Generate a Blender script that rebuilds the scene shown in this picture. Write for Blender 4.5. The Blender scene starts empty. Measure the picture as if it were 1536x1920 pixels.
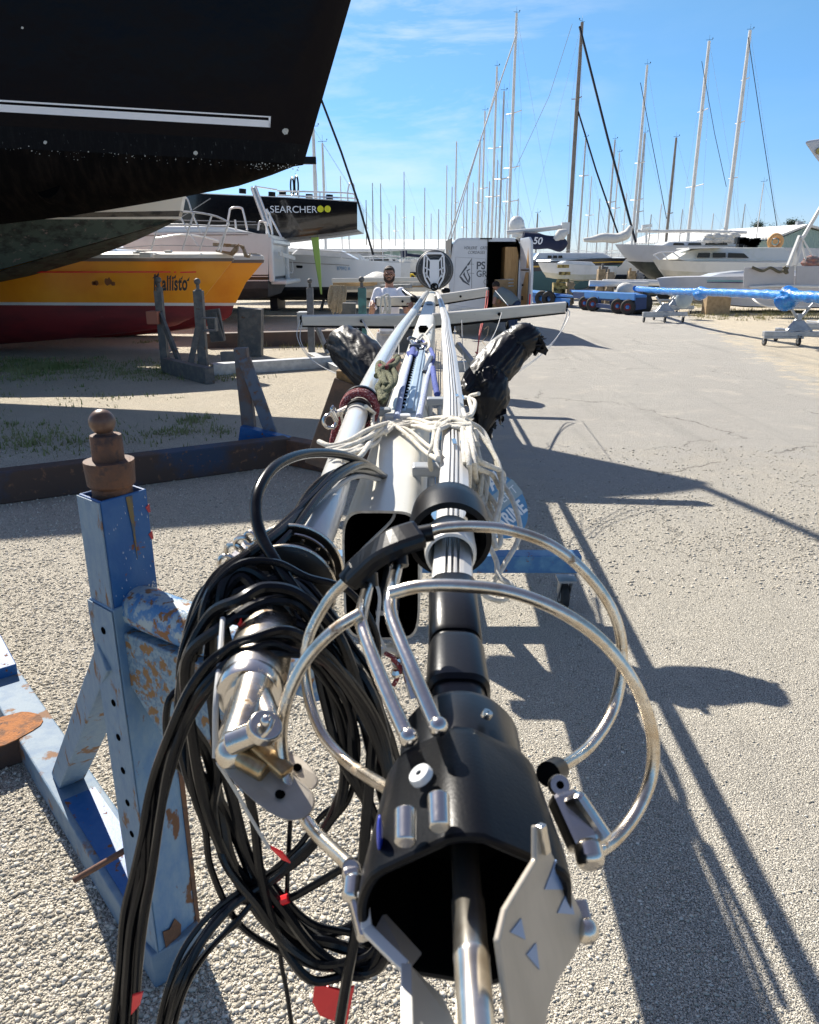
import bpy, bmesh, math, random
import numpy as np
from mathutils import Vector as V, Matrix, Euler, noise as mnoise
PI = math.pi; rad = math.radians
S = bpy.context.scene
random.seed(7)
# ------------------------------------------------------------------ camera
H = 1.84; PITCH = rad(18.2); F = 1420.0
cam = bpy.data.objects.new('camera', bpy.data.cameras.new('camera')); S.collection.objects.link(cam)
cam.location = (0, 0, H); cam.rotation_euler = (PI/2 - PITCH, 0, 0)
cam.data.sensor_fit = 'VERTICAL'; cam.data.sensor_height = 24; cam.data.lens = 24*F/1920
cam.data.clip_start = 0.05; cam.data.clip_end = 3000
cam.data.dof.use_dof = True; cam.data.dof.focus_distance = 6.0; cam.data.dof.aperture_fstop = 10
S.camera = cam
# ------------------------------------------------------------------ light
SDX, SDY = 0.64, -1.05                      # ground shadow offset per metre of height
SAZ = math.atan2(-SDX, -SDY); SEL = math.atan(1/math.hypot(SDX, SDY))
w = bpy.data.worlds.new('World'); S.world = w; w.use_nodes = True
nt = w.node_tree; nt.nodes.clear()
wo = nt.nodes.new('ShaderNodeOutputWorld'); bg = nt.nodes.new('ShaderNodeBackground')
sky = nt.nodes.new('ShaderNodeTexSky'); sky.sky_type = 'NISHITA'; sky.sun_disc = False
sky.sun_elevation = SEL; sky.sun_rotation = SAZ; sky.air_density = 1.0; sky.dust_density = 0.15; sky.ozone_density = 3.0; sky.altitude = 300
bg.inputs[1].default_value = 0.080
# thin cirrus: noise in the direction of view (world direction, not the lens)
tc = nt.nodes.new('ShaderNodeTexCoord'); mp = nt.nodes.new('ShaderNodeMapping'); mp.inputs['Scale'].default_value = (2.2, 2.2, 9.0)
mp.inputs['Rotation'].default_value = (0, rad(14), 0)
nz = nt.nodes.new('ShaderNodeTexNoise'); nz.inputs['Scale'].default_value = 1.6; nz.inputs['Detail'].default_value = 9; nz.inputs['Roughness'].default_value = 0.62; nz.inputs['Distortion'].default_value = 0.35
cr = nt.nodes.new('ShaderNodeValToRGB'); cr.color_ramp.elements[0].position = 0.44; cr.color_ramp.elements[1].position = 0.80
gm = nt.nodes.new('ShaderNodeVectorMath'); gm.operation = 'DISTANCE'; gm.inputs[1].default_value = (0.0, 0.965, 0.262)
gr = nt.nodes.new('ShaderNodeMapRange'); gr.inputs[1].default_value = 0.26; gr.inputs[2].default_value = 0.02; gr.inputs[3].default_value = 0.05; gr.inputs[4].default_value = 1.2
mu = nt.nodes.new('ShaderNodeMath'); mu.operation = 'MULTIPLY'; mu.use_clamp = True
mx = nt.nodes.new('ShaderNodeMixRGB'); mx.inputs[2].default_value = (7.5, 7.8, 8.2, 1)
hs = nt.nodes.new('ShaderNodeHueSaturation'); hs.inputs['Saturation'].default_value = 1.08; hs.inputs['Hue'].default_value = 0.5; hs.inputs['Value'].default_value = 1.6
L = nt.links.new
# tint by elevation: low air stays blue, unseen high sky brightened to fill shadows
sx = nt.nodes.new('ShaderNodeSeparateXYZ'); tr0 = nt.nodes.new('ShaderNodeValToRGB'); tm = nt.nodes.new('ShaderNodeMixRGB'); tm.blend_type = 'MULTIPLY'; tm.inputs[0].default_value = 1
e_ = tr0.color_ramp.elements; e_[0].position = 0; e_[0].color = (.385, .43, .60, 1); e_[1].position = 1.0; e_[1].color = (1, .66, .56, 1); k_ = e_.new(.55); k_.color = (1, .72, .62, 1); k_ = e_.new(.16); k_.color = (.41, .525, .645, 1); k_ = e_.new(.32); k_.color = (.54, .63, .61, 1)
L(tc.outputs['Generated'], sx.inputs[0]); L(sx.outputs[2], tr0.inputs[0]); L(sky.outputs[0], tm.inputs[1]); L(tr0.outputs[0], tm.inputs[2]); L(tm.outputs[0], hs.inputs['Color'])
L(tc.outputs['Generated'], mp.inputs[0]); L(mp.outputs[0], nz.inputs[0]); L(nz.outputs[0], cr.inputs[0])
L(tc.outputs['Generated'], gm.inputs[0]); L(gm.outputs['Value'], gr.inputs[0]); L(cr.outputs[0], mu.inputs[0]); L(gr.outputs[0], mu.inputs[1])
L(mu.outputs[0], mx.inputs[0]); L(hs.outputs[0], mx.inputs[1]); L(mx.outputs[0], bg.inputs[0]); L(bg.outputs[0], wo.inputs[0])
sun = bpy.data.objects.new('sun', bpy.data.lights.new('sun', 'SUN')); S.collection.objects.link(sun)
sun.data.energy = 5.0; sun.data.angle = rad(0.53); sun.data.color = (1.0, 0.94, 0.84)
sun.rotation_euler = V((SDX, SDY, -1)).to_track_quat('-Z', 'Y').to_euler()
S.view_settings.view_transform = 'Standard'; S.view_settings.look = 'None'; S.view_settings.exposure = 0.85; S.view_settings.gamma = 1
S.cycles.max_bounces = 7; S.cycles.transparent_max_bounces = 8

# ------------------------------------------------------------------ places: a pixel of the photograph at a forward distance Y, or on a level plane
_c, _s = math.cos(PITCH), math.sin(PITCH)
def ray(px, py):
    u = (px-768)/F; v = (960-py)/F
    return V((u, _c + v*_s, -_s + v*_c))
def P(px, py, Y):
    d = ray(px, py); t = Y/d.y
    return V((d.x*t, Y, H + d.z*t))
def G(px, py, z=0.0):
    d = ray(px, py); t = (z-H)/d.z
    return V((d.x*t, d.y*t, z))

# ------------------------------------------------------------------ materials
MATS = {}
def mat(name, col, rough=0.5, metal=0.0, c2=None, s2=3.0, lo=0.4, hi=0.65, c3=None, s3=8.0, lo3=0.58, hi3=0.66, bump=0.0, bs=60.0, coat=0.0, stretch=None, detail=6, spec=None, trans=0.0, emit=None, bd=0.01, s2rough=None):
    """principled material with up to two noise layers and a bump"""
    if name in MATS: return MATS[name]
    m = bpy.data.materials.new(name); m.use_nodes = True; MATS[name] = m
    n = m.node_tree.nodes; l = m.node_tree.links.new; b = n['Principled BSDF']
    b.inputs['Base Color'].default_value = (*col, 1); b.inputs['Roughness'].default_value = rough; b.inputs['Metallic'].default_value = metal
    if coat: b.inputs['Coat Weight'].default_value = coat; b.inputs['Coat Roughness'].default_value = 0.04
    if spec is not None: b.inputs['Specular IOR Level'].default_value = spec
    if trans: b.inputs['Transmission Weight'].default_value = trans
    t = n.new('ShaderNodeTexCoord'); src = t.outputs['Object']
    if stretch:
        q = n.new('ShaderNodeMapping'); q.inputs['Scale'].default_value = stretch; l(src, q.inputs[0]); src = q.outputs[0]
    def layer(prev, c, s, a, z):
        x = n.new('ShaderNodeTexNoise'); x.inputs['Scale'].default_value = s; x.inputs['Detail'].default_value = detail; x.inputs['Roughness'].default_value = 0.62; l(src, x.inputs[0])
        r = n.new('ShaderNodeMapRange'); r.inputs[1].default_value = a; r.inputs[2].default_value = z; l(x.outputs[0], r.inputs[0])
        k = n.new('ShaderNodeMixRGB'); k.inputs[2].default_value = (*c, 1); l(r.outputs[0], k.inputs[0])
        if prev is None: k.inputs[1].default_value = (*col, 1)
        else: l(prev, k.inputs[1])
        return k.outputs[0], r.outputs[0]
    o = None; f3 = None
    if c2: o, _ = layer(o, c2, s2, lo, hi)
    if c3:
        o, f3 = layer(o, c3, s3, lo3, hi3)
        mr = n.new('ShaderNodeMapRange'); mr.inputs[3].default_value = rough; mr.inputs[4].default_value = max(rough, 0.8); l(f3, mr.inputs[0]); l(mr.outputs[0], b.inputs['Roughness'])
        if metal > 0.3:
            mm = n.new('ShaderNodeMapRange'); mm.inputs[3].default_value = metal; mm.inputs[4].default_value = 0.1; l(f3, mm.inputs[0]); l(mm.outputs[0], b.inputs['Metallic'])
    if o is not None: l(o, b.inputs['Base Color'])
    if bump:
        x = n.new('ShaderNodeTexNoise'); x.inputs['Scale'].default_value = bs; x.inputs['Detail'].default_value = 5; l(src, x.inputs[0])
        k = n.new('ShaderNodeBump'); k.inputs['Strength'].default_value = bump; k.inputs['Distance'].default_value = bd; l(x.outputs[0], k.inputs['Height']); l(k.outputs[0], b.inputs['Normal'])
    return m

def hexc(h):
    r = [int(h[i:i+2], 16)/255 for i in (0, 2, 4)]
    return tuple((x/12.92 if x <= .04045 else ((x+.055)/1.055)**2.4) for x in r)
blueC = (.05, .17, .40); rustC = (.17, .065, .025)
M_BLUE = mat('weathered_blue_paint', (.085, .19, .34), .6, 0, (.15, .255, .36), 14, .40, .60, (.13, .06, .028), 13, .57, .61, .35, 140, bd=.003, stretch=(1, 1, .55))
M_BLUED = mat('deep_blue_paint', (.012, .085, .26), .45, 0, (.03, .11, .28), 13, .4, .6, rustC, 24, .62, .65, .2, 90, bd=.003, spec=.3)
M_BLUEP = mat('pale_blue_paint', (.165, .245, .32), .65, 0, (.12, .20, .30), 60, .40, .65, (.17, .09, .04), 16, .57, .61, .5, 260, bd=.003, stretch=(1, 1, .4))
M_RUST = mat('rusty_steel', (.075, .038, .024), .72, 0, (.15, .065, .03), 14, .4, .65, (.06, .035, .028), 30, .55, .65, .5, 160, bd=.004)
M_ORUST = mat('orange_rust_flakes', (.36, .13, .03), .85, 0, (.16, .07, .03), 22, .45, .6, (.08, .04, .03), 40, .6, .65, .8, 120, bd=.006)
M_BEAM = mat('rust_and_blue_beam', (.06, .036, .027), .7, 0, (.022, .042, .085), 1.6, .50, .62, (.17, .09, .05), 18, .6, .68, .5, 130, bd=.004)
M_STAND = mat('dark_stand_steel', (.085, .085, .085), .6, 0, (.14, .13, .115), 8, .45, .6, (.12, .06, .03), 12, .62, .68, .35, 90, bd=.004)
M_TEAL = mat('teal_stand_paint', (.06, .19, .18), .5, 0, (.04, .12, .12), 8, .45, .6, rustC, 12, .62, .68)
M_GALV = mat('galvanised_steel', (.42, .43, .44), .45, .6, (.33, .34, .35), 10, .4, .6, bump=.08, bs=60)
M_ALW = mat('white_painted_spar', (.60, .59, .53), .36, 0, (.54, .52, .45), 3.0, .5, .75, (.40, .35, .26), 7.5, .66, .8, coat=.1, stretch=(2, 1, 2))
M_SPR = mat('aged_spreader_paint', (.66, .63, .56), .38, .05, (.56, .53, .47), 3, .4, .65, (.3, .26, .2), 12, .66, .74, stretch=(.6, 3, 5))
M_FOIL = mat('anodised_foil', (.64, .63, .61), .36, .25, (.55, .54, .51), 6, .4, .7, stretch=(2, .4, 2))
M_INOX = mat('polished_stainless', (.60, .57, .53), .20, 1.0, (.62, .56, .47), 16, .5, .7, (.30, .18, .08), 26, .66, .74, bump=.04, bs=120)
M_INOXT = mat('tarnished_stainless', (.66, .61, .53), .27, 1.0, (.52, .43, .32), 30, .45, .65, (.27, .16, .07), 34, .62, .70, bump=.12, bs=160, bd=.002)
M_BLK = mat('black_moulded_plastic', (.003, .0035, .005), .30, 0, (.006, .007, .009), 12, .45, .7, spec=.3, bump=.05, bs=200, bd=.002)
M_BLKM = mat('matt_black_plastic', (.003, .0035, .005), .33, 0, (.006, .007, .009), 20, .5, .7, spec=.16, bump=.1, bs=300, bd=.002)
M_CABLE = mat('black_cable_rubber', (.004, .0045, .006), .24, 0, (.007, .008, .0095), 25, .45, .65, bump=.15, bs=90, bd=.002, spec=.28)
M_CABW = mat('grey_cable', (.45, .45, .44), .5)
M_ROPE = mat('white_braid', (.74, .70, .61), .85, 0, (.60, .56, .47), 60, .45, .6, (.10, .10, .12), 170, .69, .72, .9, 420, bd=.004)
M_ROPEB = mat('pale_blue_braid', (.50, .56, .70), .85, 0, (.24, .30, .54), 200, .48, .58, bump=.9, bs=420, bd=.004)
M_ROPEN = mat('blue_whipping', (.03, .06, .30), .85, 0, (.10, .14, .42), 160, .5, .6, bump=.9, bs=300, bd=.004)
M_ROPEG = mat('olive_braid', (.07, .075, .032), .9, 0, (.22, .22, .12), 130, .5, .6, (.02, .02, .015), 120, .6, .66, .9, 320, bd=.005)
M_ROPER = mat('red_fleck_braid', (.20, .025, .03), .85, 0, (.55, .42, .40), 210, .55, .62, bump=.9, bs=320, bd=.004)
M_ROPET = mat('tan_rope', (.46, .37, .25), .9, 0, (.3, .22, .14), 60, .45, .6, bump=.8, bs=200)
M_GREYP = mat('grey_bracket_plastic', (.33, .35, .37), .42, 0, (.27, .29, .31), 12, .45, .7)
M_RED = mat('red_tape', (.85, .012, .02), .4)
M_BAG = mat('black_bin_liner', (.0045, .005, .0075), .40, 0, bump=.35, bs=18, bd=.012, stretch=(1.0, 1.0, 1.8), spec=.3)
M_TRACK = mat('blue_grey_track', (.36, .45, .52), .4, .3, (.3, .38, .45), 10)
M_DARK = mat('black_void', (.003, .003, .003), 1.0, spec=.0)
M_RUB = mat('tyre_rubber', (.02, .02, .021), .8, 0, (.035, .034, .032), 30)
M_WHITE = mat('white_gelcoat', (.68, .68, .66), .3, 0, (.58, .58, .55), 2.0, .5, .75, coat=.3)
M_CREAM = mat('cream_gelcoat', (.70, .67, .60), .3, 0, (.60, .57, .50), 1.5, .5, .75, coat=.3)
M_GREYH = mat('grey_gelcoat', (.52, .52, .54), .35, 0, (.45, .45, .46), 1.5, .5, .75, coat=.2)
M_MASTG = mat('spar_aluminium', (.46, .45, .43), .4, .3, (.36, .35, .33), 2.0, .45, .7)
M_MASTW = mat('white_spar', (.66, .65, .62), .4, 0, (.56, .55, .52), 2.0, .45, .7)
M_MASTD = mat('dark_spar', (.20, .17, .14), .5, 0, (.13, .11, .09), 2.0, .45, .7)
M_WIRE = mat('rig_wire', (.30, .31, .33), .9, spec=.05)
M_NAVYS = mat('navy_sailcloth', (.012, .018, .05), .8, bump=.5, bs=6, bd=.05)
M_SAIL = mat('white_sailcloth', (.62, .60, .55), .8, bump=.6, bs=6, bd=.06)
M_GLASS = mat('dark_glass', (.008, .009, .011), .12, 0, spec=.3)
M_WOOD = mat('plywood', (.50, .31, .13), .6, 0, (.40, .23, .09), 3, .4, .65, stretch=(8, 8, 1))
M_CRATE = mat('timber', (.40, .28, .15), .75, 0, (.28, .19, .10), 8, .4, .65)

# ------------------------------------------------------------------ mesh builder
def frames(pts, closed=False):
    n = len(pts); T = []
    for i in range(n):
        a = pts[(i-1) % n] if (closed or i > 0) else pts[0]
        b = pts[(i+1) % n] if (closed or i < n-1) else pts[-1]
        d = (b-a); T.append(d.normalized() if d.length > 1e-9 else V((0, 0, 1)))
    u = T[0].orthogonal().normalized(); U = [u]
    for i in range(1, n):
        q = T[i-1].rotation_difference(T[i]); u = (q @ U[-1]); u = (u - T[i]*u.dot(T[i])).normalized(); U.append(u)
    if closed:                                   # spread the closing twist
        q = T[-1].rotation_difference(T[0]); e = q @ U[-1]
        a = math.atan2(U[0].cross(e).dot(T[0]), U[0].dot(e))
        for i in range(n): U[i] = Matrix.Rotation(-a*i/n, 3, T[i]) @ U[i]
    return T, U
def smooth(pts, k=6, closed=False):
    pts = [V(p) for p in pts]; n = len(pts)
    if n < 3 or k < 2: return pts
    out = []
    for i in range(n if closed else n-1):
        p0 = pts[(i-1) % n] if (closed or i > 0) else pts[0]*2-pts[1]
        p1 = pts[i]; p2 = pts[(i+1) % n]
        p3 = pts[(i+2) % n] if (closed or i < n-2) else pts[-1]*2-pts[-2]
        for j in range(k):
            t = j/k
            out.append(0.5*((2*p1) + (p2-p0)*t + (2*p0-5*p1+4*p2-p3)*t*t + (3*p1-p0-3*p2+p3)*t*t*t))
    if not closed: out.append(pts[-1])
    return out
class MB:
    def __init__(s): s.v = []; s.f = []; s.m = []; s.sm = []
    def add(s, vs, fs, mi=0, sm=False):
        o = len(s.v); s.v += [V(v) for v in vs]
        for f in fs: s.f.append([o+i for i in f]); s.m.append(mi); s.sm.append(sm)
        return s
    def box(s, c, size, R=None, mi=0):
        c = V(c); hx, hy, hz = [q/2 for q in size]
        vs = [V((x, y, z)) for x in (-hx, hx) for y in (-hy, hy) for z in (-hz, hz)]
        if R is not None: vs = [R @ v for v in vs]
        return s.add([v+c for v in vs], [(0,1,3,2), (4,6,7,5), (0,4,5,1), (2,3,7,6), (0,2,6,4), (1,5,7,3)], mi)
    def bar(s, a, b, w, h, up=(0, 0, 1), mi=0):
        a, b = V(a), V(b); t = (b-a).normalized(); up = V(up); x = t.cross(up)
        if x.length < 1e-4: x = t.cross(V((1, 0, 0)))
        x.normalize(); y = x.cross(t)
        vs = [p + x*sx*w/2 + y*sy*h/2 for p in (a, b) for sx, sy in ((-1,-1), (1,-1), (1,1), (-1,1))]
        return s.add(vs, [(3,2,1,0), (4,5,6,7), (0,1,5,4), (1,2,6,5), (2,3,7,6), (3,0,4,7)], mi)
    def tube(s, pts, r, n=8, closed=False, k=1, mi=0, flat=None, caps=True):
        pts = smooth(pts, k, closed) if k > 1 else [V(p) for p in pts]
        m = len(pts); R = r if isinstance(r, (list, tuple)) else None
        T, U = frames(pts, closed); vs = []
        for i, p in enumerate(pts):
            if R: q = i/(m-1)*(len(R)-1); a = int(min(q, len(R)-2)); rr = R[a]+(R[a+1]-R[a])*(q-a)
            else: rr = r
            W = T[i].cross(U[i])
            for j in range(n):
                a = 2*PI*j/n; vs.append(p + U[i]*math.cos(a)*rr + W*math.sin(a)*rr*(flat or 1))
        fs = [(i*n+j, i*n+(j+1) % n, ((i+1) % m)*n+(j+1) % n, ((i+1) % m)*n+j) for i in range(m if closed else m-1) for j in range(n)]
        s.add(vs, fs, mi, True)
        if not closed and caps:
            s.add(vs[:n], [tuple(range(n-1, -1, -1))], mi); s.add(vs[-n:], [tuple(range(n))], mi)
        return s
    def sweep(s, pts, sec, up=(0, 0, 1), scale=None, mi=0, sm=True, caps=True):
        """section sec = [(a, b)] swept along pts: a goes sideways, b along up"""
        pts = [V(p) for p in pts]; m = len(pts); n = len(sec); vs = []
        for i, p in enumerate(pts):
            t = (pts[min(i+1, m-1)]-pts[max(i-1, 0)]).normalized(); x = t.cross(V(up)).normalized(); y = x.cross(t)
            k = scale[i] if scale else 1
            vs += [p + x*a*k + y*b*k for a, b in sec]
        fs = [(i*n+j, i*n+(j+1) % n, (i+1)*n+(j+1) % n, (i+1)*n+j) for i in range(m-1) for j in range(n)]
        s.add(vs, fs, mi, sm)
        if caps: s.add(vs[:n], [tuple(range(n-1, -1, -1))], mi); s.add(vs[-n:], [tuple(range(n))], mi)
        return s
    def lathe(s, prof, o, ax, n=32, mi=0, sm=True, x=None):
        """prof = [(radius, height along ax)] round the axis ax from o"""
        o = V(o); ax = V(ax).normalized(); u = V(x).normalized() if x is not None else ax.orthogonal().normalized(); u = (u-ax*u.dot(ax)).normalized(); w_ = ax.cross(u); vs = []
        for r, h in prof:
            for j in range(n):
                a = 2*PI*j/n; vs.append(o + ax*h + u*math.cos(a)*r + w_*math.sin(a)*r)
        fs = [(i*n+j, i*n+(j+1) % n, (i+1)*n+(j+1) % n, (i+1)*n+j) for i in range(len(prof)-1) for j in range(n)]
        return s.add(vs, fs, mi, sm)
    def cyl(s, a, b, r, n=20, r2=None, mi=0):
        a, b = V(a), V(b); h = (b-a).length; r2 = r if r2 is None else r2
        return s.lathe([(1e-4, 0), (r, 0), (r, 0), (r2, h), (r2, h), (1e-4, h)], a, b-a, n, mi)
    def ring(s, o, ax, R, r, n=48, k=10, mi=0):
        prof = [(R + r*math.cos(2*PI*j/k), r*math.sin(2*PI*j/k)) for j in range(k+1)]
        return s.lathe(prof, o, ax, n, mi)
    def ball(s, c, r, n=16, mi=0, sc=(1, 1, 1)):
        vs = []; c = V(c)
        for i in range(n//2+1):
            a = PI*i/(n//2)
            for j in range(n):
                b = 2*PI*j/n; vs.append(c + V((math.sin(a)*math.cos(b)*r*sc[0], math.sin(a)*math.sin(b)*r*sc[1], math.cos(a)*r*sc[2])))
        return s.add(vs, [(i*n+j, (i+1)*n+j, (i+1)*n+(j+1) % n, i*n+(j+1) % n) for i in range(n//2) for j in range(n)], mi, True)
    def prism(s, poly, th, mi=0, mi_side=None):
        """flat polygon (3-D points) thickened by the vector th"""
        poly = [V(p) for p in poly]; th = V(th); n = len(poly); vs = poly + [p+th for p in poly]
        s.add(vs, [tuple(range(n-1, -1, -1)), tuple(range(n, 2*n))], mi)
        return s.add(vs, [(i, (i+1) % n, n+(i+1) % n, n+i) for i in range(n)], mi if mi_side is None else mi_side)
    def build(s, name, m, parent=None, bevel=0, label=None, fix=True, sub=0, shade=None):
        me = bpy.data.meshes.new(name); off = V((0, 0, 0)); q = parent
        while q is not None: off += q.location; q = q.parent
        me.from_pydata([v-off for v in s.v], [], s.f)
        for k in (m if isinstance(m, (list, tuple)) else [m]): me.materials.append(k)
        me.polygons.foreach_set('material_index', s.m); me.polygons.foreach_set('use_smooth', s.sm if shade is None else [shade]*len(s.sm))
        if fix:
            b = bmesh.new(); b.from_mesh(me); bmesh.ops.remove_doubles(b, verts=b.verts, dist=1e-5); bmesh.ops.recalc_face_normals(b, faces=b.faces)
            for e in b.edges:
                if len(e.link_faces) == 2 and e.calc_face_angle(0) > rad(38): e.smooth = False
            b.to_mesh(me); b.free()
        o = bpy.data.objects.new(name, me); S.collection.objects.link(o)
        if parent is not None: o.parent = parent
        if bevel:
            k = o.modifiers.new('bevel', 'BEVEL'); k.width = bevel; k.segments = 2; k.limit_method = 'ANGLE'; k.angle_limit = rad(50)
        if sub:
            k = o.modifiers.new('sub', 'SUBSURF'); k.levels = sub; k.render_levels = sub
        if label: o['label'] = label
        return o
def tag(o, label=None, cat=None, group=None, kind=None):
    if label: o['label'] = label
    if cat: o['category'] = cat
    if group: o['group'] = group
    if kind: o['kind'] = kind
    return o
def thing(name, label, cat, loc=(0, 0, 0), group=None):
    o = bpy.data.objects.new(name, None); S.collection.objects.link(o); o.location = loc; o.empty_display_size = .2
    return tag(o, label, cat, group)
def kids(o): return [c for c in bpy.data.objects if c.parent is o]
def dup(o, parent=None, label=None):
    c = o.copy(); S.collection.objects.link(c); c.parent = parent
    if label: c['label'] = label
    for ch in kids(o): dup(ch, c)
    return c
def text(name, body, size, o, right, up, m, parent, depth=.004, shear=0, bold=0, squash=1.0, align='LEFT', space=1.0):
    """lettering as a mesh on the plane (right, up) at o; cap height ~0.7 size"""
    cu = bpy.data.curves.new(name, 'FONT'); cu.body = body; cu.size = size; cu.extrude = depth/2; cu.shear = shear; cu.offset = bold; cu.align_x = align; cu.space_character = space
    t = bpy.data.objects.new(name, cu); S.collection.objects.link(t)
    dg = bpy.context.evaluated_depsgraph_get(); me = bpy.data.meshes.new_from_object(t.evaluated_get(dg)); bpy.data.objects.remove(t)
    r = V(right).normalized(); u = V(up).normalized(); nn = r.cross(u); o = V(o); off = V((0, 0, 0)); q = parent
    while q is not None: off += q.location; q = q.parent
    for v in me.vertices: v.co = o + r*v.co.x*squash + u*v.co.y + nn*v.co.z - off
    me.materials.clear(); me.materials.append(m)
    ob = bpy.data.objects.new(name, me); S.collection.objects.link(ob); ob.parent = parent
    return ob
def wav(p, s=1.0, seed=0): return mnoise.noise(V(p)*s + V((seed*7.3, seed*3.1, seed*1.7)))
# ------------------------------------------------------------------ ground
def ground_mat():
    m = bpy.data.materials.new('gravel_and_worn_asphalt'); m.use_nodes = True; n = m.node_tree.nodes; l = m.node_tree.links.new; b = n['Principled BSDF']
    geo = n.new('ShaderNodeNewGeometry'); pos = geo.outputs['Position']
    def tex(kind, sc, **k):
        t = n.new(kind); t.inputs['Scale'].default_value = sc; l(pos, t.inputs['Vector'])
        for a, v in k.items(): t.inputs[a].default_value = v
        return t
    def rng(x, a, z, c=0., d=1.):
        r = n.new('ShaderNodeMapRange'); l(x, r.inputs[0])
        for i, v in enumerate((a, z, c, d)): r.inputs[i+1].default_value = v
        return r.outputs[0]
    def mixc(f, A, B, mode='MIX'):
        k = n.new('ShaderNodeMixRGB'); k.blend_type = mode
        for q, i in ((f, 0), (A, 1), (B, 2)):
            if isinstance(q, tuple): k.inputs[i].default_value = (*q, 1)
            elif isinstance(q, (int, float)): k.inputs[i].default_value = q
            else: l(q, k.inputs[i])
        return k.outputs[0]
    def math_(op, A, B, clamp=False):
        k = n.new('ShaderNodeMath'); k.operation = op; k.use_clamp = clamp
        for q, i in ((A, 0), (B, 1)):
            if isinstance(q, (int, float)): k.inputs[i].default_value = q
            else: l(q, k.inputs[i])
        return k.outputs[0]
    sep = n.new('ShaderNodeSeparateXYZ'); l(pos, sep.inputs[0])
    X, Y = sep.outputs[0], sep.outputs[1]
    big = tex('ShaderNodeTexNoise', .45, Detail=4).outputs[0]; mid = tex('ShaderNodeTexNoise', 2.6, Detail=6, Roughness=.65).outputs[0]
    # road mask: right of a wandering line; smooth road further than ~5.5 m
    wob = rng(mid, .3, .7, -.5, .5)
    edge = math_('ADD', X, math_('MULTIPLY', wob, 1.6))
    edge = math_('SUBTRACT', edge, math_('MULTIPLY', Y, -0.0))
    road = rng(edge, .2, 1.4)
    far = rng(math_('ADD', Y, math_('MULTIPLY', wob, 3.0)), 5.2, 8.0)
    rightgravel = rng(math_('SUBTRACT', math_('SUBTRACT', X, math_('MULTIPLY', wob, 1.5)), math_('MULTIPLY', Y, .22)), 3.6, 4.3)   # sandy yard beyond the road
    smoothroad = math_('MULTIPLY', math_('MULTIPLY', road, far), math_('SUBTRACT', 1.0, rightgravel), True)
    # stones
    v1 = tex('ShaderNodeTexVoronoi', 112, Randomness=1.0); v2 = tex('ShaderNodeTexVoronoi', 235, Randomness=1.0); v3 = tex('ShaderNodeTexVoronoi', 30, Randomness=1.0)
    fine = tex('ShaderNodeTexNoise', 380, Detail=2).outputs[0]
    st = mixc(rng(v1.outputs['Color'], 0, 1), (.36, .325, .27), (.56, .52, .45))
    hsv = n.new('ShaderNodeSeparateColor'); l(v1.outputs['Color'], hsv.inputs[0]); rnd = hsv.outputs[0]
    hs2 = n.new('ShaderNodeSeparateColor'); l(v2.outputs['Color'], hs2.inputs[0]); rnd2 = hs2.outputs[0]
    gravel = mixc(rnd, (.33, .30, .25), (.58, .54, .47))
    gravel = mixc(rng(rnd2, .75, .95, 0, .55), gravel, (.24, .20, .16))
    gravel = mixc(rng(v1.outputs['Distance'], .006, .012, 0, .0), gravel, (.1, .09, .08))
    asph = mixc(rnd2, (.17, .16, .145), (.56, .53, .47))
    asph = mixc(rng(rnd, .8, .92, 0, .6), asph, (.16, .155, .15))
    asph = mixc(rng(mid, .35, .7, 0, .35), asph, (.36, .335, .28))
    sand = mixc(rng(mid, .3, .7), (.50, .43, .32), (.40, .35, .27))
    conc = mixc(rng(mid, .3, .7), (.285, .275, .258), (.345, .33, .30))
    conc = mixc(rng(big, .35, .7, 0, .6), conc, (.29, .28, .27))
    conc = mixc(rng(fine, .35, .65, 0, .5), conc, (.24, .235, .23)); conc = mixc(rng(rnd2, .6, 1, 0, .45), conc, (.22, .21, .20)); conc = mixc(rng(rnd2, .0, .2, .4, 0), conc, (.46, .45, .42))
    leftfar = rng(math_('ADD', Y, math_('MULTIPLY', wob, 2.0)), 6.0, 9.0)
    gr2 = mixc(leftfar, gravel, mixc(.35, sand, gravel))
    nearroad = mixc(rng(edge, -.2, 1.2), gr2, asph)
    base = mixc(smoothroad, nearroad, conc)
    base = mixc(rightgravel, base, sand)
    # dark gaps between the chips on the coarse ground
    gap = rng(v1.outputs['Distance'], .0045, .0085)
    gap2 = rng(v2.outputs['Distance'], .002, .004)
    rough_w = math_('SUBTRACT', 1.0, math_('MULTIPLY', smoothroad, .85))
    f2 = tex('ShaderNodeTexNoise', 190, Detail=4, Roughness=.7).outputs[0]
    base = mixc(math_('MULTIPLY', rng(f2, .51, .57, 0, .9), rough_w), base, (.075, .07, .062)); base = mixc(math_('MULTIPLY', rng(f2, .47, .40, 0, .8), rough_w), base, (.66, .62, .54))
    # blotches: damp, worn and dusty patches
    base = mixc(rng(big, .5, .72, 0, .30), base, (.27, .25, .22))
    base = mixc(rng(tex('ShaderNodeTexNoise', 1.1, Detail=8, Roughness=.7).outputs[0], .55, .7, 0, .35), base, (.50, .46, .39))
    # cracks
    wn = tex('ShaderNodeTexNoise', 1.3, Detail=7, Roughness=.7)
    va = n.new('ShaderNodeVectorMath'); va.operation = 'MULTIPLY_ADD'; l(wn.outputs['Color'], va.inputs[0]); va.inputs[1].default_value = (.9, .9, 0); l(pos, va.inputs[2])
    vc = n.new('ShaderNodeTexVoronoi'); vc.feature = 'DISTANCE_TO_EDGE'; vc.inputs['Scale'].default_value = .33; l(va.outputs[0], vc.inputs['Vector'])
    crk = rng(vc.outputs['Distance'], .0028, .0010)
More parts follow.
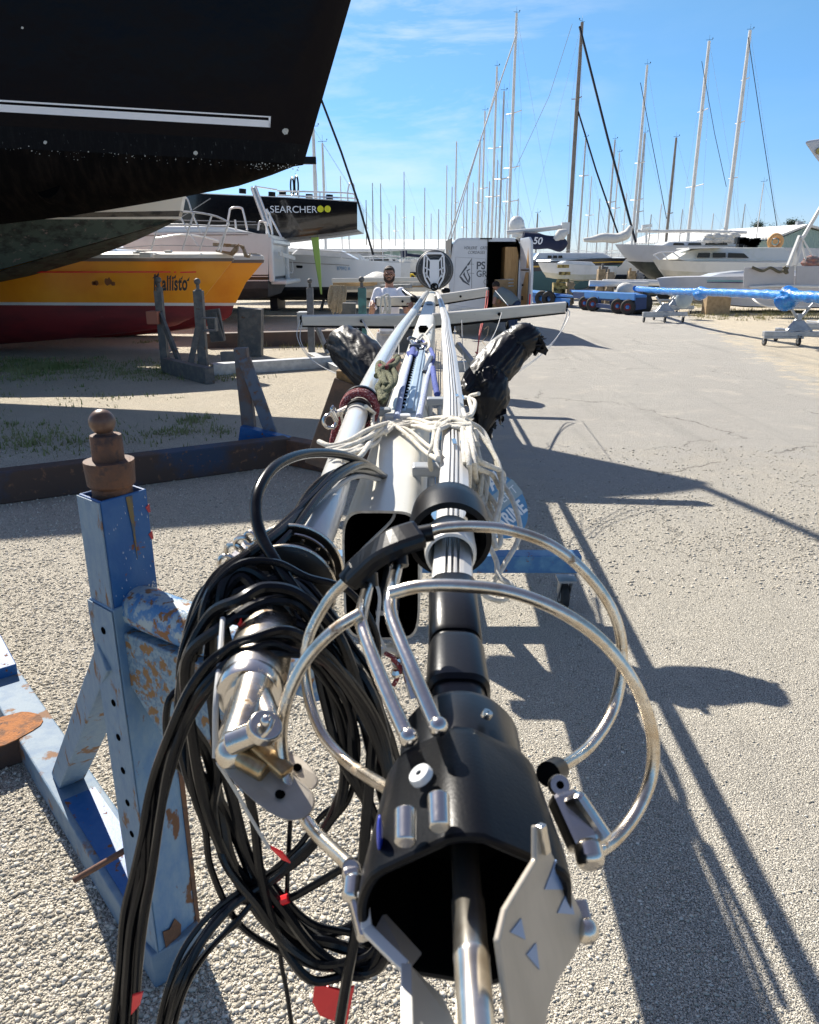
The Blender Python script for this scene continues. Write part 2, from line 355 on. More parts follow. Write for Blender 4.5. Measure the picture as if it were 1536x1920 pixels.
    ck = math_('MULTIPLY', crk, rng(tex('ShaderNodeTexNoise', .8, Detail=3).outputs[0], .47, .56), True)
    ck = math_('MULTIPLY', ck, rng(edge, .6, 1.2), True)
    base = mixc(math_('MULTIPLY', ck, .6, True), base, (.05, .045, .04))
    # oily tyre streaks along the road and round damp stains
    sm = n.new('ShaderNodeMapping'); sm.inputs['Scale'].default_value = (2.4, .16, 1); sm.inputs['Rotation'].default_value = (0, 0, rad(-9)); l(pos, sm.inputs[0]); sn = n.new('ShaderNodeTexNoise'); sn.inputs['Scale'].default_value = 1.1; sn.inputs['Detail'].default_value = 5; l(sm.outputs[0], sn.inputs[0])
    base = mixc(math_('MULTIPLY', rng(sn.outputs[0], .56, .72, 0, .34), road), base, (.17, .165, .155))
    base = mixc(rng(tex('ShaderNodeTexNoise', 3.1, Detail=3).outputs[0], .70, .76, 0, .5), base, (.16, .15, .135))
    base = mixc(1.0, base, (1.52, 1.50, 1.44), 'MULTIPLY')
    l(base, b.inputs['Base Color']); b.inputs['Roughness'].default_value = .93; b.inputs['Specular IOR Level'].default_value = .25
    # height
    h1 = rng(v1.outputs['Distance'], 0.12, .62, 1, 0); h2 = rng(v2.outputs['Distance'], 0.1, .6, 1, 0); 
    left_w = rng(edge, 1.0, -.3, .35, 1.0)
    hh = math_('MULTIPLY', math_('MULTIPLY', h1, rough_w), left_w)
    hh = math_('ADD', hh, math_('MULTIPLY', h2, .75)); hh = math_('ADD', hh, math_('MULTIPLY', mid, .9)); hh = math_('ADD', hh, math_('MULTIPLY', fine, .5))
    hh = math_('SUBTRACT', hh, math_('MULTIPLY', ck, 1.4))
    bp = n.new('ShaderNodeBump'); bp.inputs['Strength'].default_value = 1.0; bp.inputs['Distance'].default_value = .008; l(hh, bp.inputs['Height']); l(bp.outputs[0], b.inputs['Normal'])
    return m
gm_ = ground_mat()
g = MB(); g.add([(-900, -60, 0), (900, -60, 0), (900, 1600, 0), (-900, 1600, 0)], [(0, 1, 2, 3)])
tag(g.build('ground', gm_, fix=False), kind='structure')

# loose stones near the camera, denser on the left (gravel) than on the worn asphalt
def stones():
    rs = np.random.RandomState(3); N = 150000; out = []
    base = np.array([[1,0,0],[-1,0,0],[0,1,0],[0,-1,0],[0,0,1],[0,0,-1]], float)
    tri = np.array([[0,2,4],[2,1,4],[1,3,4],[3,0,4],[2,0,5],[1,2,5],[3,1,5],[0,3,5]])
    r = rs.rand(N, 4)
    Yv = 1.0 + 6.8*r[:, 0]**1.2; Xv = (-.85 + 1.75*r[:, 1])*(Yv*.62+.35)
    keep = np.ones(N, bool)
    dens = np.where(Xv < .25, 1.0, np.where(Xv < .9, .45, .16)); lo = 4.0+.45*np.sin(Xv*1.3+.6)+.22*np.sin(Xv*4.1+1)+.35*(rs.rand(N)-.5); hi = 6.9+.35*np.sin(Xv*1.1+2)+.2*np.sin(Xv*3.7)+.9*(rs.rand(N)-.5); pt = .5+.5*np.sin(Xv*2.9+np.sin(Yv*3.1)*1.7)*np.sin(Yv*2.3+Xv); band = np.clip((Yv-lo)/.9, 0, 1)*np.clip((hi-Yv)/.9, 0, 1)
    dens = np.where(Xv > .3, np.maximum(dens, band*(.30+.55*pt)), np.where(Yv > 4.3, dens*.75, dens))
    keep = r[:, 2] < dens; Xv = Xv[keep]; Yv = Yv[keep]; n = len(Xv)
    sz = .0022 + .0065*rs.rand(n)**3.6 + .0013*rs.rand(n); sz *= np.where(Xv < .3, 1.15, np.where(Yv > 4.0, 1.25, .8))
    A = rs.rand(n)*2*PI; ca, sa = np.cos(A), np.sin(A)
    jit = 1 + (rs.rand(n, 6)-.5)*.7
    vv = base[None]*jit[:, :, None]*sz[:, None, None]*np.stack([np.ones(n)*1.25, .7+.4*rs.rand(n), .45+.3*rs.rand(n)], 1)[:, None, :]
    x = vv[:, :, 0]*ca[:, None]-vv[:, :, 1]*sa[:, None] + Xv[:, None]; y = vv[:, :, 0]*sa[:, None]+vv[:, :, 1]*ca[:, None] + Yv[:, None]
    z = vv[:, :, 2] + sz[:, None]*.25
    vs = np.stack([x, y, z], 2).reshape(-1, 3); fs = (tri[None] + (np.arange(n)*6)[:, None, None]).reshape(-1, 3)
    me = bpy.data.meshes.new('loose_gravel'); me.vertices.add(len(vs)); me.vertices.foreach_set('co', vs.ravel())
    me.loops.add(fs.size); me.loops.foreach_set('vertex_index', fs.ravel().astype(np.int32)); me.polygons.add(len(fs)); me.polygons.foreach_set('loop_start', np.arange(0, fs.size, 3, dtype=np.int32)); me.polygons.foreach_set('loop_total', np.full(len(fs), 3, dtype=np.int32))
    me.update(); me.validate()
    m = bpy.data.materials.new('limestone_chips'); m.use_nodes = True; nn = m.node_tree.nodes; ll = m.node_tree.links.new
    gi = nn.new('ShaderNodeNewGeometry'); cr_ = nn.new('ShaderNodeValToRGB'); ll(gi.outputs['Random Per Island'], cr_.inputs[0])
    e = cr_.color_ramp.elements; e[0].color = (.26, .24, .20, 1); e[1].color = (.74, .69, .60, 1); k = e.new(.25); k.color = (.46, .42, .34, 1); k = e.new(.8); k.color = (.60, .55, .46, 1)
    ll(cr_.outputs[0], nn['Principled BSDF'].inputs['Base Color']); nn['Principled BSDF'].inputs['Roughness'].default_value = .9
    me.materials.append(m)
    o = bpy.data.objects.new('loose_gravel', me); S.collection.objects.link(o); tag(o, 'pale limestone chips lying loose on the yard surface', 'gravel', kind='stuff')
stones()

def blades(name, label, spots, hmax, col, col2):
    rs = random.Random(5); vs = []; fs = []
    for (cx, cy, rx, ry, n) in spots:
        cl = [(cx+rs.gauss(0, rx), cy+rs.gauss(0, ry), .06+.12*rs.random()) for _ in range(max(3, n//25))]
        for _ in range(n):
            q = rs.choice(cl); x = q[0]+rs.gauss(0, q[2]); y = q[1]+rs.gauss(0, q[2]); h = hmax*(.25+.75*rs.random()**2); a = rs.random()*2*PI; w_ = .006+.006*rs.random(); le = h*rs.random()*.8
            b = len(vs); dx, dy = math.cos(a)*w_, math.sin(a)*w_; lx, ly = math.cos(a+1.6)*le, math.sin(a+1.6)*le
            vs += [(x-dx, y-dy, 0), (x+dx, y+dy, 0), (x+lx, y+ly, h)]; fs.append((b, b+1, b+2))
    me = bpy.data.meshes.new(name); me.from_pydata(vs, [], fs)
    m = mat(name+'_leaf', col, .7, 0, col2, 1.5, .4, .6); me.materials.append(m)
    o = bpy.data.objects.new(name, me); S.collection.objects.link(o); tag(o, label, 'grass', kind='stuff')
rs_ = random.Random(11); sp = []
for i in range(60):
    p = G(rs_.uniform(-80, 420), rs_.uniform(672, 712)); sp.append((p.x, p.y, .5, .35, 80))
for i in range(30):
    p = G(rs_.uniform(-60, 330), rs_.uniform(715, 850)); sp.append((p.x, p.y, .4, .25, 28))
for px, py in ((70, 688), (90, 684), (60, 692), (120, 690), (40, 695)): p = G(px, py); sp.append((p.x, p.y, .3, .2, 500))
for px, py in ((350, 790), (380, 808), (372, 785), (300, 812), (245, 700), (480, 640), (300, 640), (270, 642), (420, 810), (150, 830), (20, 820), (60, 840), (100, 825), (25, 800)): p = G(px, py); sp.append((p.x, p.y, .12, .08, 90))
blades('green_grass', 'tufts of short green grass on the sandy ground left of the stands', sp, .09, (.15, .19, .05), (.27, .27, .12))
sp = []
for i in range(30): p = G(rs_.uniform(1290, 1600), rs_.uniform(580, 600)); sp.append((p.x, p.y, 1.2, .7, 160))
for i in range(14): p = G(rs_.uniform(1220, 1300), rs_.uniform(571, 577)); sp.append((p.x, p.y, .8, .9, 100))
for i in range(14): p = G(rs_.uniform(500, 620), rs_.uniform(640, 652)); sp.append((p.x, p.y, .4, .3, 60))
blades('dry_grass', 'dry yellowish weeds under the pale hulls on the right', sp, .16, (.24, .22, .07), (.36, .31, .14))
# ------------------------------------------------------------------ the unstepped mast
def MX(Y): return -.06 + .038*(Y-1.5)
def MTz(Y): return 1.35 + .006*(Y-1.5)
def MW(Y): return 1.0 if Y < 7 else 1.0 - .32*(Y-7)/5.4
def superell(a, b, e, n=40, cy=0):
    out = []
    for i in range(n):
        t = 2*PI*i/n; c, s_ = math.cos(t), math.sin(t)
        out.append((a*math.copysign(abs(c)**e, c), cy + b*math.copysign(abs(s_)**e, s_)))
    return out
mast = thing('unstepped_mast', 'long white aluminium mast lying on trestles with its cut open foot towards the viewer', 'mast', (MX(1.5), 1.5, 0))
Ys = [1.5, 1.52, 2, 2.6, 3.4, 4.4, 5.6, 7, 8.5, 10, 11.3, 12.4]
mb = MB(); sec = superell(.083, .150, .36)
def mline(Y, dz=-.15, dx=0): return V((MX(Y)+dx, Y, MTz(Y)+dz*MW(Y)))
mpts = [mline(Y) for Y in Ys]; sc = [MW(Y) for Y in Ys]
mb.sweep(mpts, sec, scale=sc, caps=False)
n0 = len(sec); o0 = len(mb.v)
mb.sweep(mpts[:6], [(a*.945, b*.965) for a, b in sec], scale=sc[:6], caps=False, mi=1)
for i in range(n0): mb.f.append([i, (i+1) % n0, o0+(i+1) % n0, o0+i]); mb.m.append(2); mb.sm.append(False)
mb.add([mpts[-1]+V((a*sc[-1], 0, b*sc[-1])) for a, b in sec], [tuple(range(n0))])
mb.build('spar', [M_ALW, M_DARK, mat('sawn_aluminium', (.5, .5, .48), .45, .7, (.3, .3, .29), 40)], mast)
# foot insides: slider channel, webbing and a grey conduit wire
m2 = MB(); m2.bar((MX(1.5)+.01, 1.53, 1.10), (MX(2.4)+.01, 2.4, 1.10), .05, .012)
m2.tube([P(700, 1230, 1.58), P(735, 1215, 1.56), P(760, 1232, 1.56)], .012, 8, k=4); m2.build('foot_fitting', M_GALV, mast)
m2 = MB(); m2.tube([P(742, 952, 1.56), P(735, 975, 1.55), P(700, 1010, 1.54), P(672, 1040, 1.53), P(662, 1075, 1.53)], .0035, 6, k=5)
m2.tube([P(702, 1085, 1.5), P(712, 1120, 1.49), P(708, 1180, 1.49), P(722, 1215, 1.49)], .004, 6, k=5); m2.build('conduit_wire', M_CABW, mast)
m2 = MB(); m2.bar(P(757, 1245, 1.46), P(775, 1310, 1.42), .014, .010); m2.ball(P(742, 1262, 1.46), .012, 8); m2.ball(P(745, 1240, 1.48), .016, 8); m2.build('foot_bolt', M_INOX, mast)
m2 = MB()
for k, (a, b) in enumerate([((735, 1235), (752, 1262)), ((742, 1255), (738, 1285)), ((722, 1225), (742, 1240))]): m2.tube([P(*a, 1.47), P((a[0]+b[0])/2+5, (a[1]+b[1])/2, 1.46), P(*b, 1.46)], .005, 6, k=4)
m2.build('foot_lashing', M_ROPER, mast)
# luff track with its slots
m2 = MB(); tr = [V((MX(Y)+.012, Y, MTz(Y)+.004)) for Y in (2.55, 3.2, 4.0, 4.9)]
m2.sweep(tr, [(-.030, -.006), (.030, -.006), (.030, .004), (-.030, .004)], sm=False)
m2.sweep([p+V((.008, 0, .006)) for p in tr], [(-.014, -.004), (.014, -.004), (.010, .006), (-.010, .006)], sm=False); m2.build('track', M_TRACK, mast, bevel=.0015)
m2 = MB()
for i in range(26):
    Y = 2.6+i*.075; m2.box((MX(Y)-.006, Y, MTz(Y)+.010), (.014, .012, .006))
m2.sweep([p+V((-.023, 0, .007)) for p in tr], [(-.003, -.003), (.003, -.003), (.003, .003), (-.003, .003)], sm=False); m2.build('track_slot', M_DARK, mast)
for (Y, h) in ((5.6, .045), (8.9, .04)):
    m2 = MB(); m2.box((MX(Y)+.005, Y, MTz(Y)+.012), (.07, .28, .014)); m2.box((MX(Y)+.005, Y-.10, MTz(Y)+.022), (.055, .02, .015)); m2.box((MX(Y)+.005, Y+.10, MTz(Y)+.022), (.055, .02, .015)); m2.build('track_gate', M_DARK if Y < 6 else M_TRACK, mast, bevel=.003)
m2 = MB(); m2.box((MX(2.38)-.012, 2.40, MTz(2.4)+.012), (.085, .045, .026)); m2.box((MX(2.38)-.05, 2.365, MTz(2.4)+.006), (.022, .04, .014)); m2.build('halyard_exit_box', M_CREAM, mast, bevel=.005)
# grey clip brackets holding the two furler extrusions
for (px, py, Y, sx, fl) in ((800, 880, 1.80, 1, 1), (818, 752, 2.75, 1, 1), (713, 772, 2.60, -1, 1)):
    c = P(px, py, Y); m2 = MB()
    m2.box(c, (.072, .055, .026)); m2.box(c+V((-.022*sx, -.012, -.05)), (.018, .03, .10)); m2.box(c+V((.012*sx, -.018, -.052)), (.016, .024, .08)); m2.box(c+V((.030*sx, 0, -.03)), (.012, .05, .06))
    m2.box(c+V((-.005*sx, -.01, -.095)), (.05, .03, .02))
    m2.build('clip_bracket', M_GREYP, mast, bevel=.006)
# spreaders
def spreader(pl, pr, Y, w0, w1, dark=.03):
    a, b = P(*pl, Y), P(*pr, Y); c = V((MX(Y), Y, MTz(Y)-.03*0 - .06)); out = []
    for e, m3 in ((a, -1), (b, 1)):
        q = MB(); t = (e-c).normalized(); up = V((0, -.25, 1)).normalized(); dep = V((0, .045, .012)); st = c + t*.05
        for k, (p, w_) in enumerate(((st, w0), (e, w1))): pass
        q.prism([st+up*w0*.5, e+up*w1*.5, e-up*w1*.5, st-up*w0*.5], dep)
        o = q.build('spreader', M_SPR, mast, bevel=.010)
        q = MB(); q.prism([e+up*w1*.46+t*.002, e+up*w1*.40+t*.018, e-up*w1*.40+t*.018, e-up*w1*.46+t*.002], dep*.9); q.build('end_cap', M_BLKM, o, bevel=.004)
        q = MB(); q.prism([st-up*(w0*.5+.002), e-up*(w1*.5+.002), e-up*(w1*.5+.010), st-up*(w0*.5+.024)], dep*.95); q.build('lower_edge_strip', M_BLKM, o)  # black strip along the lower edge of the spreader
        mid = c + (e-c)*.52 - V((0, .008, 0)); q = MB(); q.cyl(mid, mid-V((0, .02, 0)), .016, 12); q.build('wire_clamp', M_BLKM, o); q = MB(); q.cyl(c+(e-c)*.14-V((0, .012, 0)), c+(e-c)*.14-V((0, .018, 0)), .012, 12); q.build('wire_clamp', M_BLKM, o)
        out.append((e, mid))
    return out
s1 = spreader((566, 602), (1062, 577), 7.3, .115, .095)
s2 = spreader((706, 566), (915, 548), 10.8, .13, .12)
def wires(name, ps, r, m, parent, n=6, k=5, jit=0):
    q = MB()
    for p in ps: q.tube(p, r, n, k=k)
    return q.build(name, m, parent)
M_WRW = mat('rigging_wire_white', (.62, .61, .58), .4)
wires('shroud_wire', [[P(563, 600, 7.3), P(557, 630, 7.1), P(575, 665, 6.8), P(612, 692, 6.5), P(655, 707, 6.2), P(700, 703, 5.9)],
   [P(566, 605, 7.3), P(564, 640, 7.1), P(590, 678, 6.8), P(630, 700, 6.5), P(665, 712, 6.2), P(705, 712, 5.9)],
   [P(1063, 578, 7.3), P(1068, 590, 7.2), P(1050, 625, 7.0), P(1010, 668, 6.7), P(960, 700, 6.3), P(925, 712, 6)],
   [P(1064, 582, 7.3), P(1060, 600, 7.2), P(1040, 640, 7.0), P(1000, 678, 6.7), P(955, 706, 6.3), P(918, 716, 6)],
   [P(679, 600, 7.25), P(700, 640, 6.7), P(722, 668, 6.2)], [P(681, 602, 7.25), P(704, 636, 6.7), P(730, 668, 6.2)],
   [P(941, 586, 7.25), P(930, 620, 6.9), P(905, 665, 6.4), P(885, 705, 6.0), P(873, 740, 5.4)],
   [P(929, 545, 10.7), P(942, 560, 9.5), P(953, 573, 8.3)], [P(853, 582, 8.5), P(853, 640, 7.2), P(853, 700, 6.2)], [P(749, 620, 6.8), P(748, 660, 6.4), P(747, 668, 6.3)],
   [P(835, 570, 9), P(870, 575, 9), P(930, 583, 8.4)]], .0035, M_WRW, mast)
wires('shroud_wire', [[P(741, 610, 7), P(738, 640, 6.4), P(733, 660, 6.2)], [P(822, 660, 5.5), P(822, 700, 4.8), P(824, 760, 3.2)], [P(828, 640, 5.5), P(826, 700, 4.5), P(826, 750, 3.2)], [P(818, 640, 5.5), P(815, 700, 4.5), P(812, 730, 3.6)], [P(866, 600, 7), P(868, 660, 6), P(876, 720, 5)]], .003, M_WIRE, mast)
# radar scanner and bracket at the mast head
rc = P(815, 506, 12.2); q = MB(); q.lathe([(1e-3, -.05), (.255, -.05), (.285, -.03), (.292, 0), (.292, .08), (.26, .14), (.15, .17), (1e-3, .175)], rc, (0, 1, 0), 40)
rd = q.build('radar_scanner', mat('black_radome', (.03, .032, .035), .5), mast)
q = MB(); q.ring(rc+V((0, -.045, 0)), (0, 1, 0), .262, .010, 48, 8); q.ring(rc+V((0, -.052, 0)), (0, 1, 0), .19, .006, 40, 6)
for i in range(10): a = 2*PI*i/10+.3; q.ball(rc+V((.235*math.cos(a), -.056, .235*math.sin(a))), .010, 8)
q.build('radome_rim', mat('radome_rim', (.12, .125, .13), .45), rd)
def PR(x, y, dy=0): return P(680+x/3.657, 400+y/3.657, 12.2-.09+dy)
M_WHP = mat('white_powder_coat', (.74, .75, .77), .35)
q = MB(); th = V((0, .018, 0))
outl = [(425, 290), (445, 274), (540, 274), (556, 290), (562, 400), (550, 452), (516, 510), (520, 535), (462, 535), (466, 510), (430, 452), (418, 400)]
# frame bars of the cast bracket
def bars(lst, w_, closed=False):
    L_ = len(lst)
    for i in range(L_ if closed else L_-1): q.bar(PR(*lst[i]), PR(*lst[(i+1) % L_]), w_, .02, (0, 1, 0))
bars(outl[1:3], .030); bars([outl[0], outl[11], outl[10], outl[9]], .026); bars([outl[3], outl[4], outl[5], outl[6]], .026); bars([(425, 290), (445, 274)], .026); bars([(540, 274), (556, 290)], .026)
q.prism([PR(*p) for p in [(462, 318), (524, 318), (526, 420), (516, 520), (470, 520), (458, 420)]], th)
for a, b in (((436, 290), (466, 330)), ((550, 290), (520, 330)), ((428, 372), (466, 392)), ((556, 372), (518, 392)), ((432, 405), (468, 470)), ((550, 405), (514, 470)), ((444, 300), (440, 440)), ((540, 300), (544, 440))): q.bar(PR(*a), PR(*b), .020, .022, (0, 1, 0))
q.build('radar_bracket', M_WHP, mast, bevel=.003)
q = MB(); q.ring(PR(493, 505, -.03), (0, 1, 0), .05, .012, 20, 6); q.ball(PR(490, 490, -.04), .03, 8); q.bar(PR(478, 500, -.03), PR(508, 525, -.03), .03, .03); q.build('masthead_shackle', M_BLKM, mast)

# ------------------------------------------------------------------ luff extrusions and furlers
def foil_sec(w_, h):
    a = w_/2; b = h/2
    return [(-a, -b*.2), (-a*.92, b*.55), (-a*.55, b*.9), (-a*.34, b), (-a*.33, b*.45), (-a*.23, b*.45), (-a*.22, b*1.05), (-a*.06, b*1.1), (-a*.05, b*.5), (a*.05, b*.5), (a*.06, b*1.1), (a*.22, b*1.05), (a*.23, b*.45), (a*.33, b*.45), (a*.34, b), (a*.55, b*.9), (a*.92, b*.55), (a, -b*.2), (a*.6, -b), (-a*.6, -b)]
A0 = V((.045, .45, 1.365)); A1 = V((.058, .95, 1.425)); AX = (A1-A0).normalized()
def AP(Y): return A0 + AX*((Y-.45)/AX.y)
fur = thing('headsail_furler', 'black and stainless headsail furler with wire guard hoops in the foreground, right of the mast', 'furler', AP(.5))
q = MB(); fp = [AP(.86), V((.058, .95, 1.425)), V((.098, 1.6, 1.43)), V((.140, 2.4, 1.42)), V((.19, 3.6, 1.415)), V((.235, 4.9, 1.415)), V((.28, 6.0, 1.42)), V((.33, 8.0, 1.43)), V((.385, 10.2, 1.42)), V((.42, 12.0, 1.415))]
fs_ = [1, 1, 1.05, 1.13, 1.15, 1.15, 1.1, 1, .9, .8]
q.sweep(fp, foil_sec(.058, .036), scale=fs_, sm=False); q.build('luff_extrusion', M_FOIL, fur, bevel=.0008)
# joint sleeve marks in the extrusion
q = MB()
for Y in (1.66, 2.28): p = V((.10+.063*(Y-1.6)/.9, Y, 1.452)); q.box(p+V((-.004, 0, .008)), (.010, .05, .003)); q.box(p+V((.012, -.03, .008)), (.006, .07, .003))
q.build('joint_screw_cover', M_INOX, fur, bevel=.001)
# upper bell with its white collar
q = MB(); q.lathe([(.030, .10), (.050, .095), (.060, .075), (.063, .04), (.0635, 0), (.0635, -.012), (.055, -.015), (.052, 0), (.048, .05), (.030, .06)], AP(1.09), AX, 48); q.build('swivel_bell', M_BLKM, fur)
q = MB(); q.lathe([(.031, .05), (.037, .05), (.0385, 0), (.037, -.012), (.033, -.014), (.030, 0), (.030, .05)], AP(1.04), AX, 40); q.build('feeder_collar', M_CREAM, fur)
q = MB(); q.box(AP(1.045)+V((0, 0, .0395)), (.026, .02, .003)); q.build('collar_label', mat('blue_print', (.03, .06, .45), .4), fur)
# torque tube pieces
q = MB(); sq = [(.031*math.copysign(abs(math.cos(t))**.6, math.cos(t)), .034*math.copysign(abs(math.sin(t))**.6, math.sin(t))) for t in [2*PI*i/36 for i in range(36)]]
q.sweep([AP(.795), AP(.80), AP(.92), AP(.925)], sq, scale=[.97, 1.03, 1.02, .95]); q.sweep([AP(.70), AP(.705), AP(.775), AP(.785)], sq, scale=[1.0, 1.12, 1.06, 1.0]); q.sweep([AP(.78), AP(.80)], sq, scale=[.9, .9]); q.sweep([AP(.64), AP(.71)], sq, scale=[.98, .92])
q.build('torque_tube', M_BLK, fur)
# housing: spool guard body
q = MB(); q.lathe([(.030, .085), (.052, .083), (.058, .07), (.060, 0), (.06, -.01)], AP(.575), AX, 44); q.build('drum_shoulder', M_BLK, fur)
def octo(r, k=1, fl=0):
    out = []
    for i in range(60):
        a = 6*i; rr = r*1.04
        for c in (56, 119, 175, 232, 282, 330): 
            d = rad(a-c); 
            if math.cos(d) > .3: rr = min(rr, r*.955/math.cos(d))
        out.append((rr*math.cos(rad(a)), rr*math.sin(rad(a))))
    return out
q = MB(); q.sweep([AP(.59), AP(.575), AP(.48), AP(.452)], [p for p in octo(.078)], scale=[.80, .88, 1.04, 1.06], sm=True, caps=False)
n_ = 60; o_ = len(q.v); q.sweep([AP(.56), AP(.452)], [(a*.90, b*.90) for a, b in octo(.078)], scale=[.9, 1.06], sm=False, caps=False, mi=1)
for i in range(n_): q.f.append([3*n_+i, 3*n_+(i+1) % n_, o_+n_+(i+1) % n_, o_+n_+i]); q.m.append(0); q.sm.append(False)
q.add([AP(.56)+V((-a*.8, 0, b*.8)) for a, b in octo(.078)], [tuple(range(n_))], 1)
hs_ = q.build('drum_housing', [M_BLKM, M_DARK], fur, bevel=.005)
def wash(parent, px, py, Y, nrm, R, r, name='washer_screw', m=M_WHITE):
    c = P(px, py, Y); nrm = V(nrm).normalized(); z = MB(); z.lathe([(r, -.002), (r, .001), (R*.9, .001), (R, -.001), (R, -.005)], c, nrm, 28); o = z.build(name, m, parent)
    z = MB(); z.cyl(c-nrm*.004, c-nrm*.0005, r, 12); z.build('screw_socket', M_DARK, o)
wash(hs_, 786, 1450, .508, (-.55, -.05, .83), .0100, .0026)
wash(hs_, 915, 1336, .60, (.35, 0, .9), .005, .001, m=M_INOX)
q = MB(); q.ball(P(712, 1565, .475), .016, 14, sc=(.15, .5, 1.1)); q.build('blue_decal', mat('blue_print', (0, 0, 1)), hs_)
# front pins
for px, py in ((823, 1512), (760, 1540)):
    q = MB(); a = P(px, py, .452); q.cyl(a+V((0, .012, 0)), a-V((0, .013, .008)), .0082, 18, .0078); q.build('guard_pin', M_INOX, fur, bevel=.0015)
# guard hoops
def hoop(name, pts, r=.0064, m=M_INOXT): q = MB(); q.tube([P(*p) for p in pts], r, 14, k=7); return q.build(name, m, fur)
hoop('guard_hoop', [(733, 1112, .68), (790, 1099, .675), (870, 1099, .67), (960, 1111, .665), (1050, 1146, .66), (1130, 1203, .66), (1190, 1282, .655), (1222, 1370, .65), (1222, 1450, .64), (1195, 1520, .62), (1150, 1577, .59), (1092, 1614, .55)])
hoop('guard_hoop', [(677, 1150, .68), (625, 1183, .675), (572, 1240, .67), (536, 1320, .66), (528, 1400, .65), (545, 1480, .63), (585, 1552, .59), (655, 1622, .52)])
hoop('guard_hoop', [(798, 1000, .80), (830, 990, .80), (890, 987, .80), (960, 995, .80), (1040, 1026, .795), (1110, 1087, .79), (1155, 1160, .785), (1167, 1240, .775), (1150, 1330, .755), (1105, 1400, .71), (1045, 1443, .65)])
hoop('guard_hoop', [(652, 1085, .80), (612, 1130, .80), (576, 1205, .79), (576, 1290, .775), (602, 1372, .74), (655, 1432, .69), (730, 1480, .61)])
hoop('guard_rod', [(747, 1040, .80), (742, 1070, .77), (733, 1112, .70), (735, 1160, .665), (775, 1260, .60), (823, 1372, .545)], .0068, M_INOX)
hoop('guard_rod', [(692, 1080, .80), (687, 1110, .77), (678, 1150, .70), (680, 1180, .67), (718, 1280, .605), (768, 1392, .545)], .0068, M_INOX)
for px, py in ((822, 1362), (766, 1382)): q = MB(); q.ball(P(px, py, .542), .0085, 14); q.build('rod_end', M_INOX, fur)
# black pad joining the hoops
q = MB(); pts = [P(655, 1085, .80), P(690, 1052, .795), P(735, 1020, .79), P(790, 1000, .80)]
q.sweep(smooth(pts, 5), [(-.022, -.008), (.022, -.008), (.018, .010), (-.018, .010)], up=(0, -.3, 1), sm=False)
pad = q.build('hoop_clamp_pad', M_BLK, fur, bevel=.006)
q = MB(); q.cyl(P(650, 1088, .80), P(668, 1066, .80), .011, 16); q.cyl(P(785, 1003, .80), P(812, 998, .80), .010, 16); q.cyl(P(692, 1100, .79), P(690, 1075, .795), .011, 16); q.cyl(P(748, 1062, .785), P(746, 1035, .795), .011, 16); q.build('hoop_socket', M_BLK, pad)
wash(pad, 708, 1037, .782, (-.2, -.45, .85), .0085, .001)
# side clamps
q = MB(); a = P(1045, 1442, .62); q.cyl(a, P(1028, 1452, .60), .012, 16); q.build('hoop_socket', M_BLK, fur)
q = MB(); q.bar(P(1052, 1490, .56), P(1098, 1590, .52), .026, .022); q.cyl(P(1100, 1580, .52), P(1110, 1625, .50), .012, 14); q.bar(P(1060, 1495, .55), P(1120, 1585, .53), .014, .036); cl = q.build('side_clamp', M_INOX, fur, bevel=.005)
wash(cl, 1050, 1472, .56, (.1, -.7, .7), .0095, .0035, m=M_INOX)
q = MB(); q.bar(P(656, 1628, .52), P(690, 1760, .47), .016, .018); q.cyl(P(665, 1640, .51), P(660, 1690, .49), .009, 14); cl = q.build('side_clamp', M_INOX, fur, bevel=.004)
wash(cl, 658, 1628, .515, (-.1, -.7, .7), .0075, .002, m=M_INOX)
# toggle plates and centre shaft
def plate(name, pts, th, m, bevel=.0012): q = MB(); q.prism([P(*p) for p in pts], th); return q.build(name, m, fur, bevel=bevel)
M_PLT = mat('brushed_plate', (.46, .41, .34), .42, .30, (.36, .32, .26), 18, .4, .7, bump=.06, bs=300, bd=.001, stretch=(1, 1, .2))
pa, pb_, pc_ = P(1012, 1545, .445), P(1095, 1735, .462), P(960, 1935, .345); pn_ = (pb_-pa).cross(pc_-pa).normalized()
pn_ = pn_ if pn_.y < 0 else -pn_
def PL(px, py, off=0.0):
    d = ray(px, py); t = ((pa+pn_*off)-V((0, 0, H))).dot(pn_)/d.dot(pn_); return V((0, 0, H))+d*t
q = MB(); q.prism([PL(*p) for p in [(1006, 1548), (1024, 1546), (1036, 1600), (1060, 1645), (1092, 1712), (1100, 1745), (1078, 1792), (1048, 1838), (1030, 1890), (1022, 1945), (960, 1945), (948, 1850), (936, 1765), (950, 1705), (980, 1655), (1006, 1612)]], pn_*-.0045); rp = q.build('toggle_plate', M_PLT, fur, bevel=.0014)
for tri in (((1043, 1612), (1058, 1668), (1022, 1668)), ((1066, 1668), (1078, 1715), (1046, 1712)), ((978, 1722), (986, 1762), (958, 1748)), ((1006, 1768), (1012, 1818), (988, 1790))):
    q = MB(); q.prism([PL(x, y, .0008) for x, y in tri], pn_*-.0006); q.build('cutout_sky_reflection', mat('painted_sky_reflection', (.16, .27, .48), .3, .3), rp)  # sky reflected in the cutouts, painted as flat blue triangles
q = MB(); q.bar(PL(1014, 1546, .002), PL(1024, 1600, .002), .006, .006); q.build('plate_lip', M_INOX, rp, bevel=.001)
lp = [P(680, 1672, .475), P(688, 1742, .455), P(762, 1815, .425), P(764, 1935, .375)]
q = MB()
for a, b in zip(lp[:-1], lp[1:]): q.bar(a, b, .0085, .010, (0, -.5, 1))
pl = q.build('toggle_strap', mat('bright_strap', (.66, .65, .62), .35, .3), fur, bevel=.001)
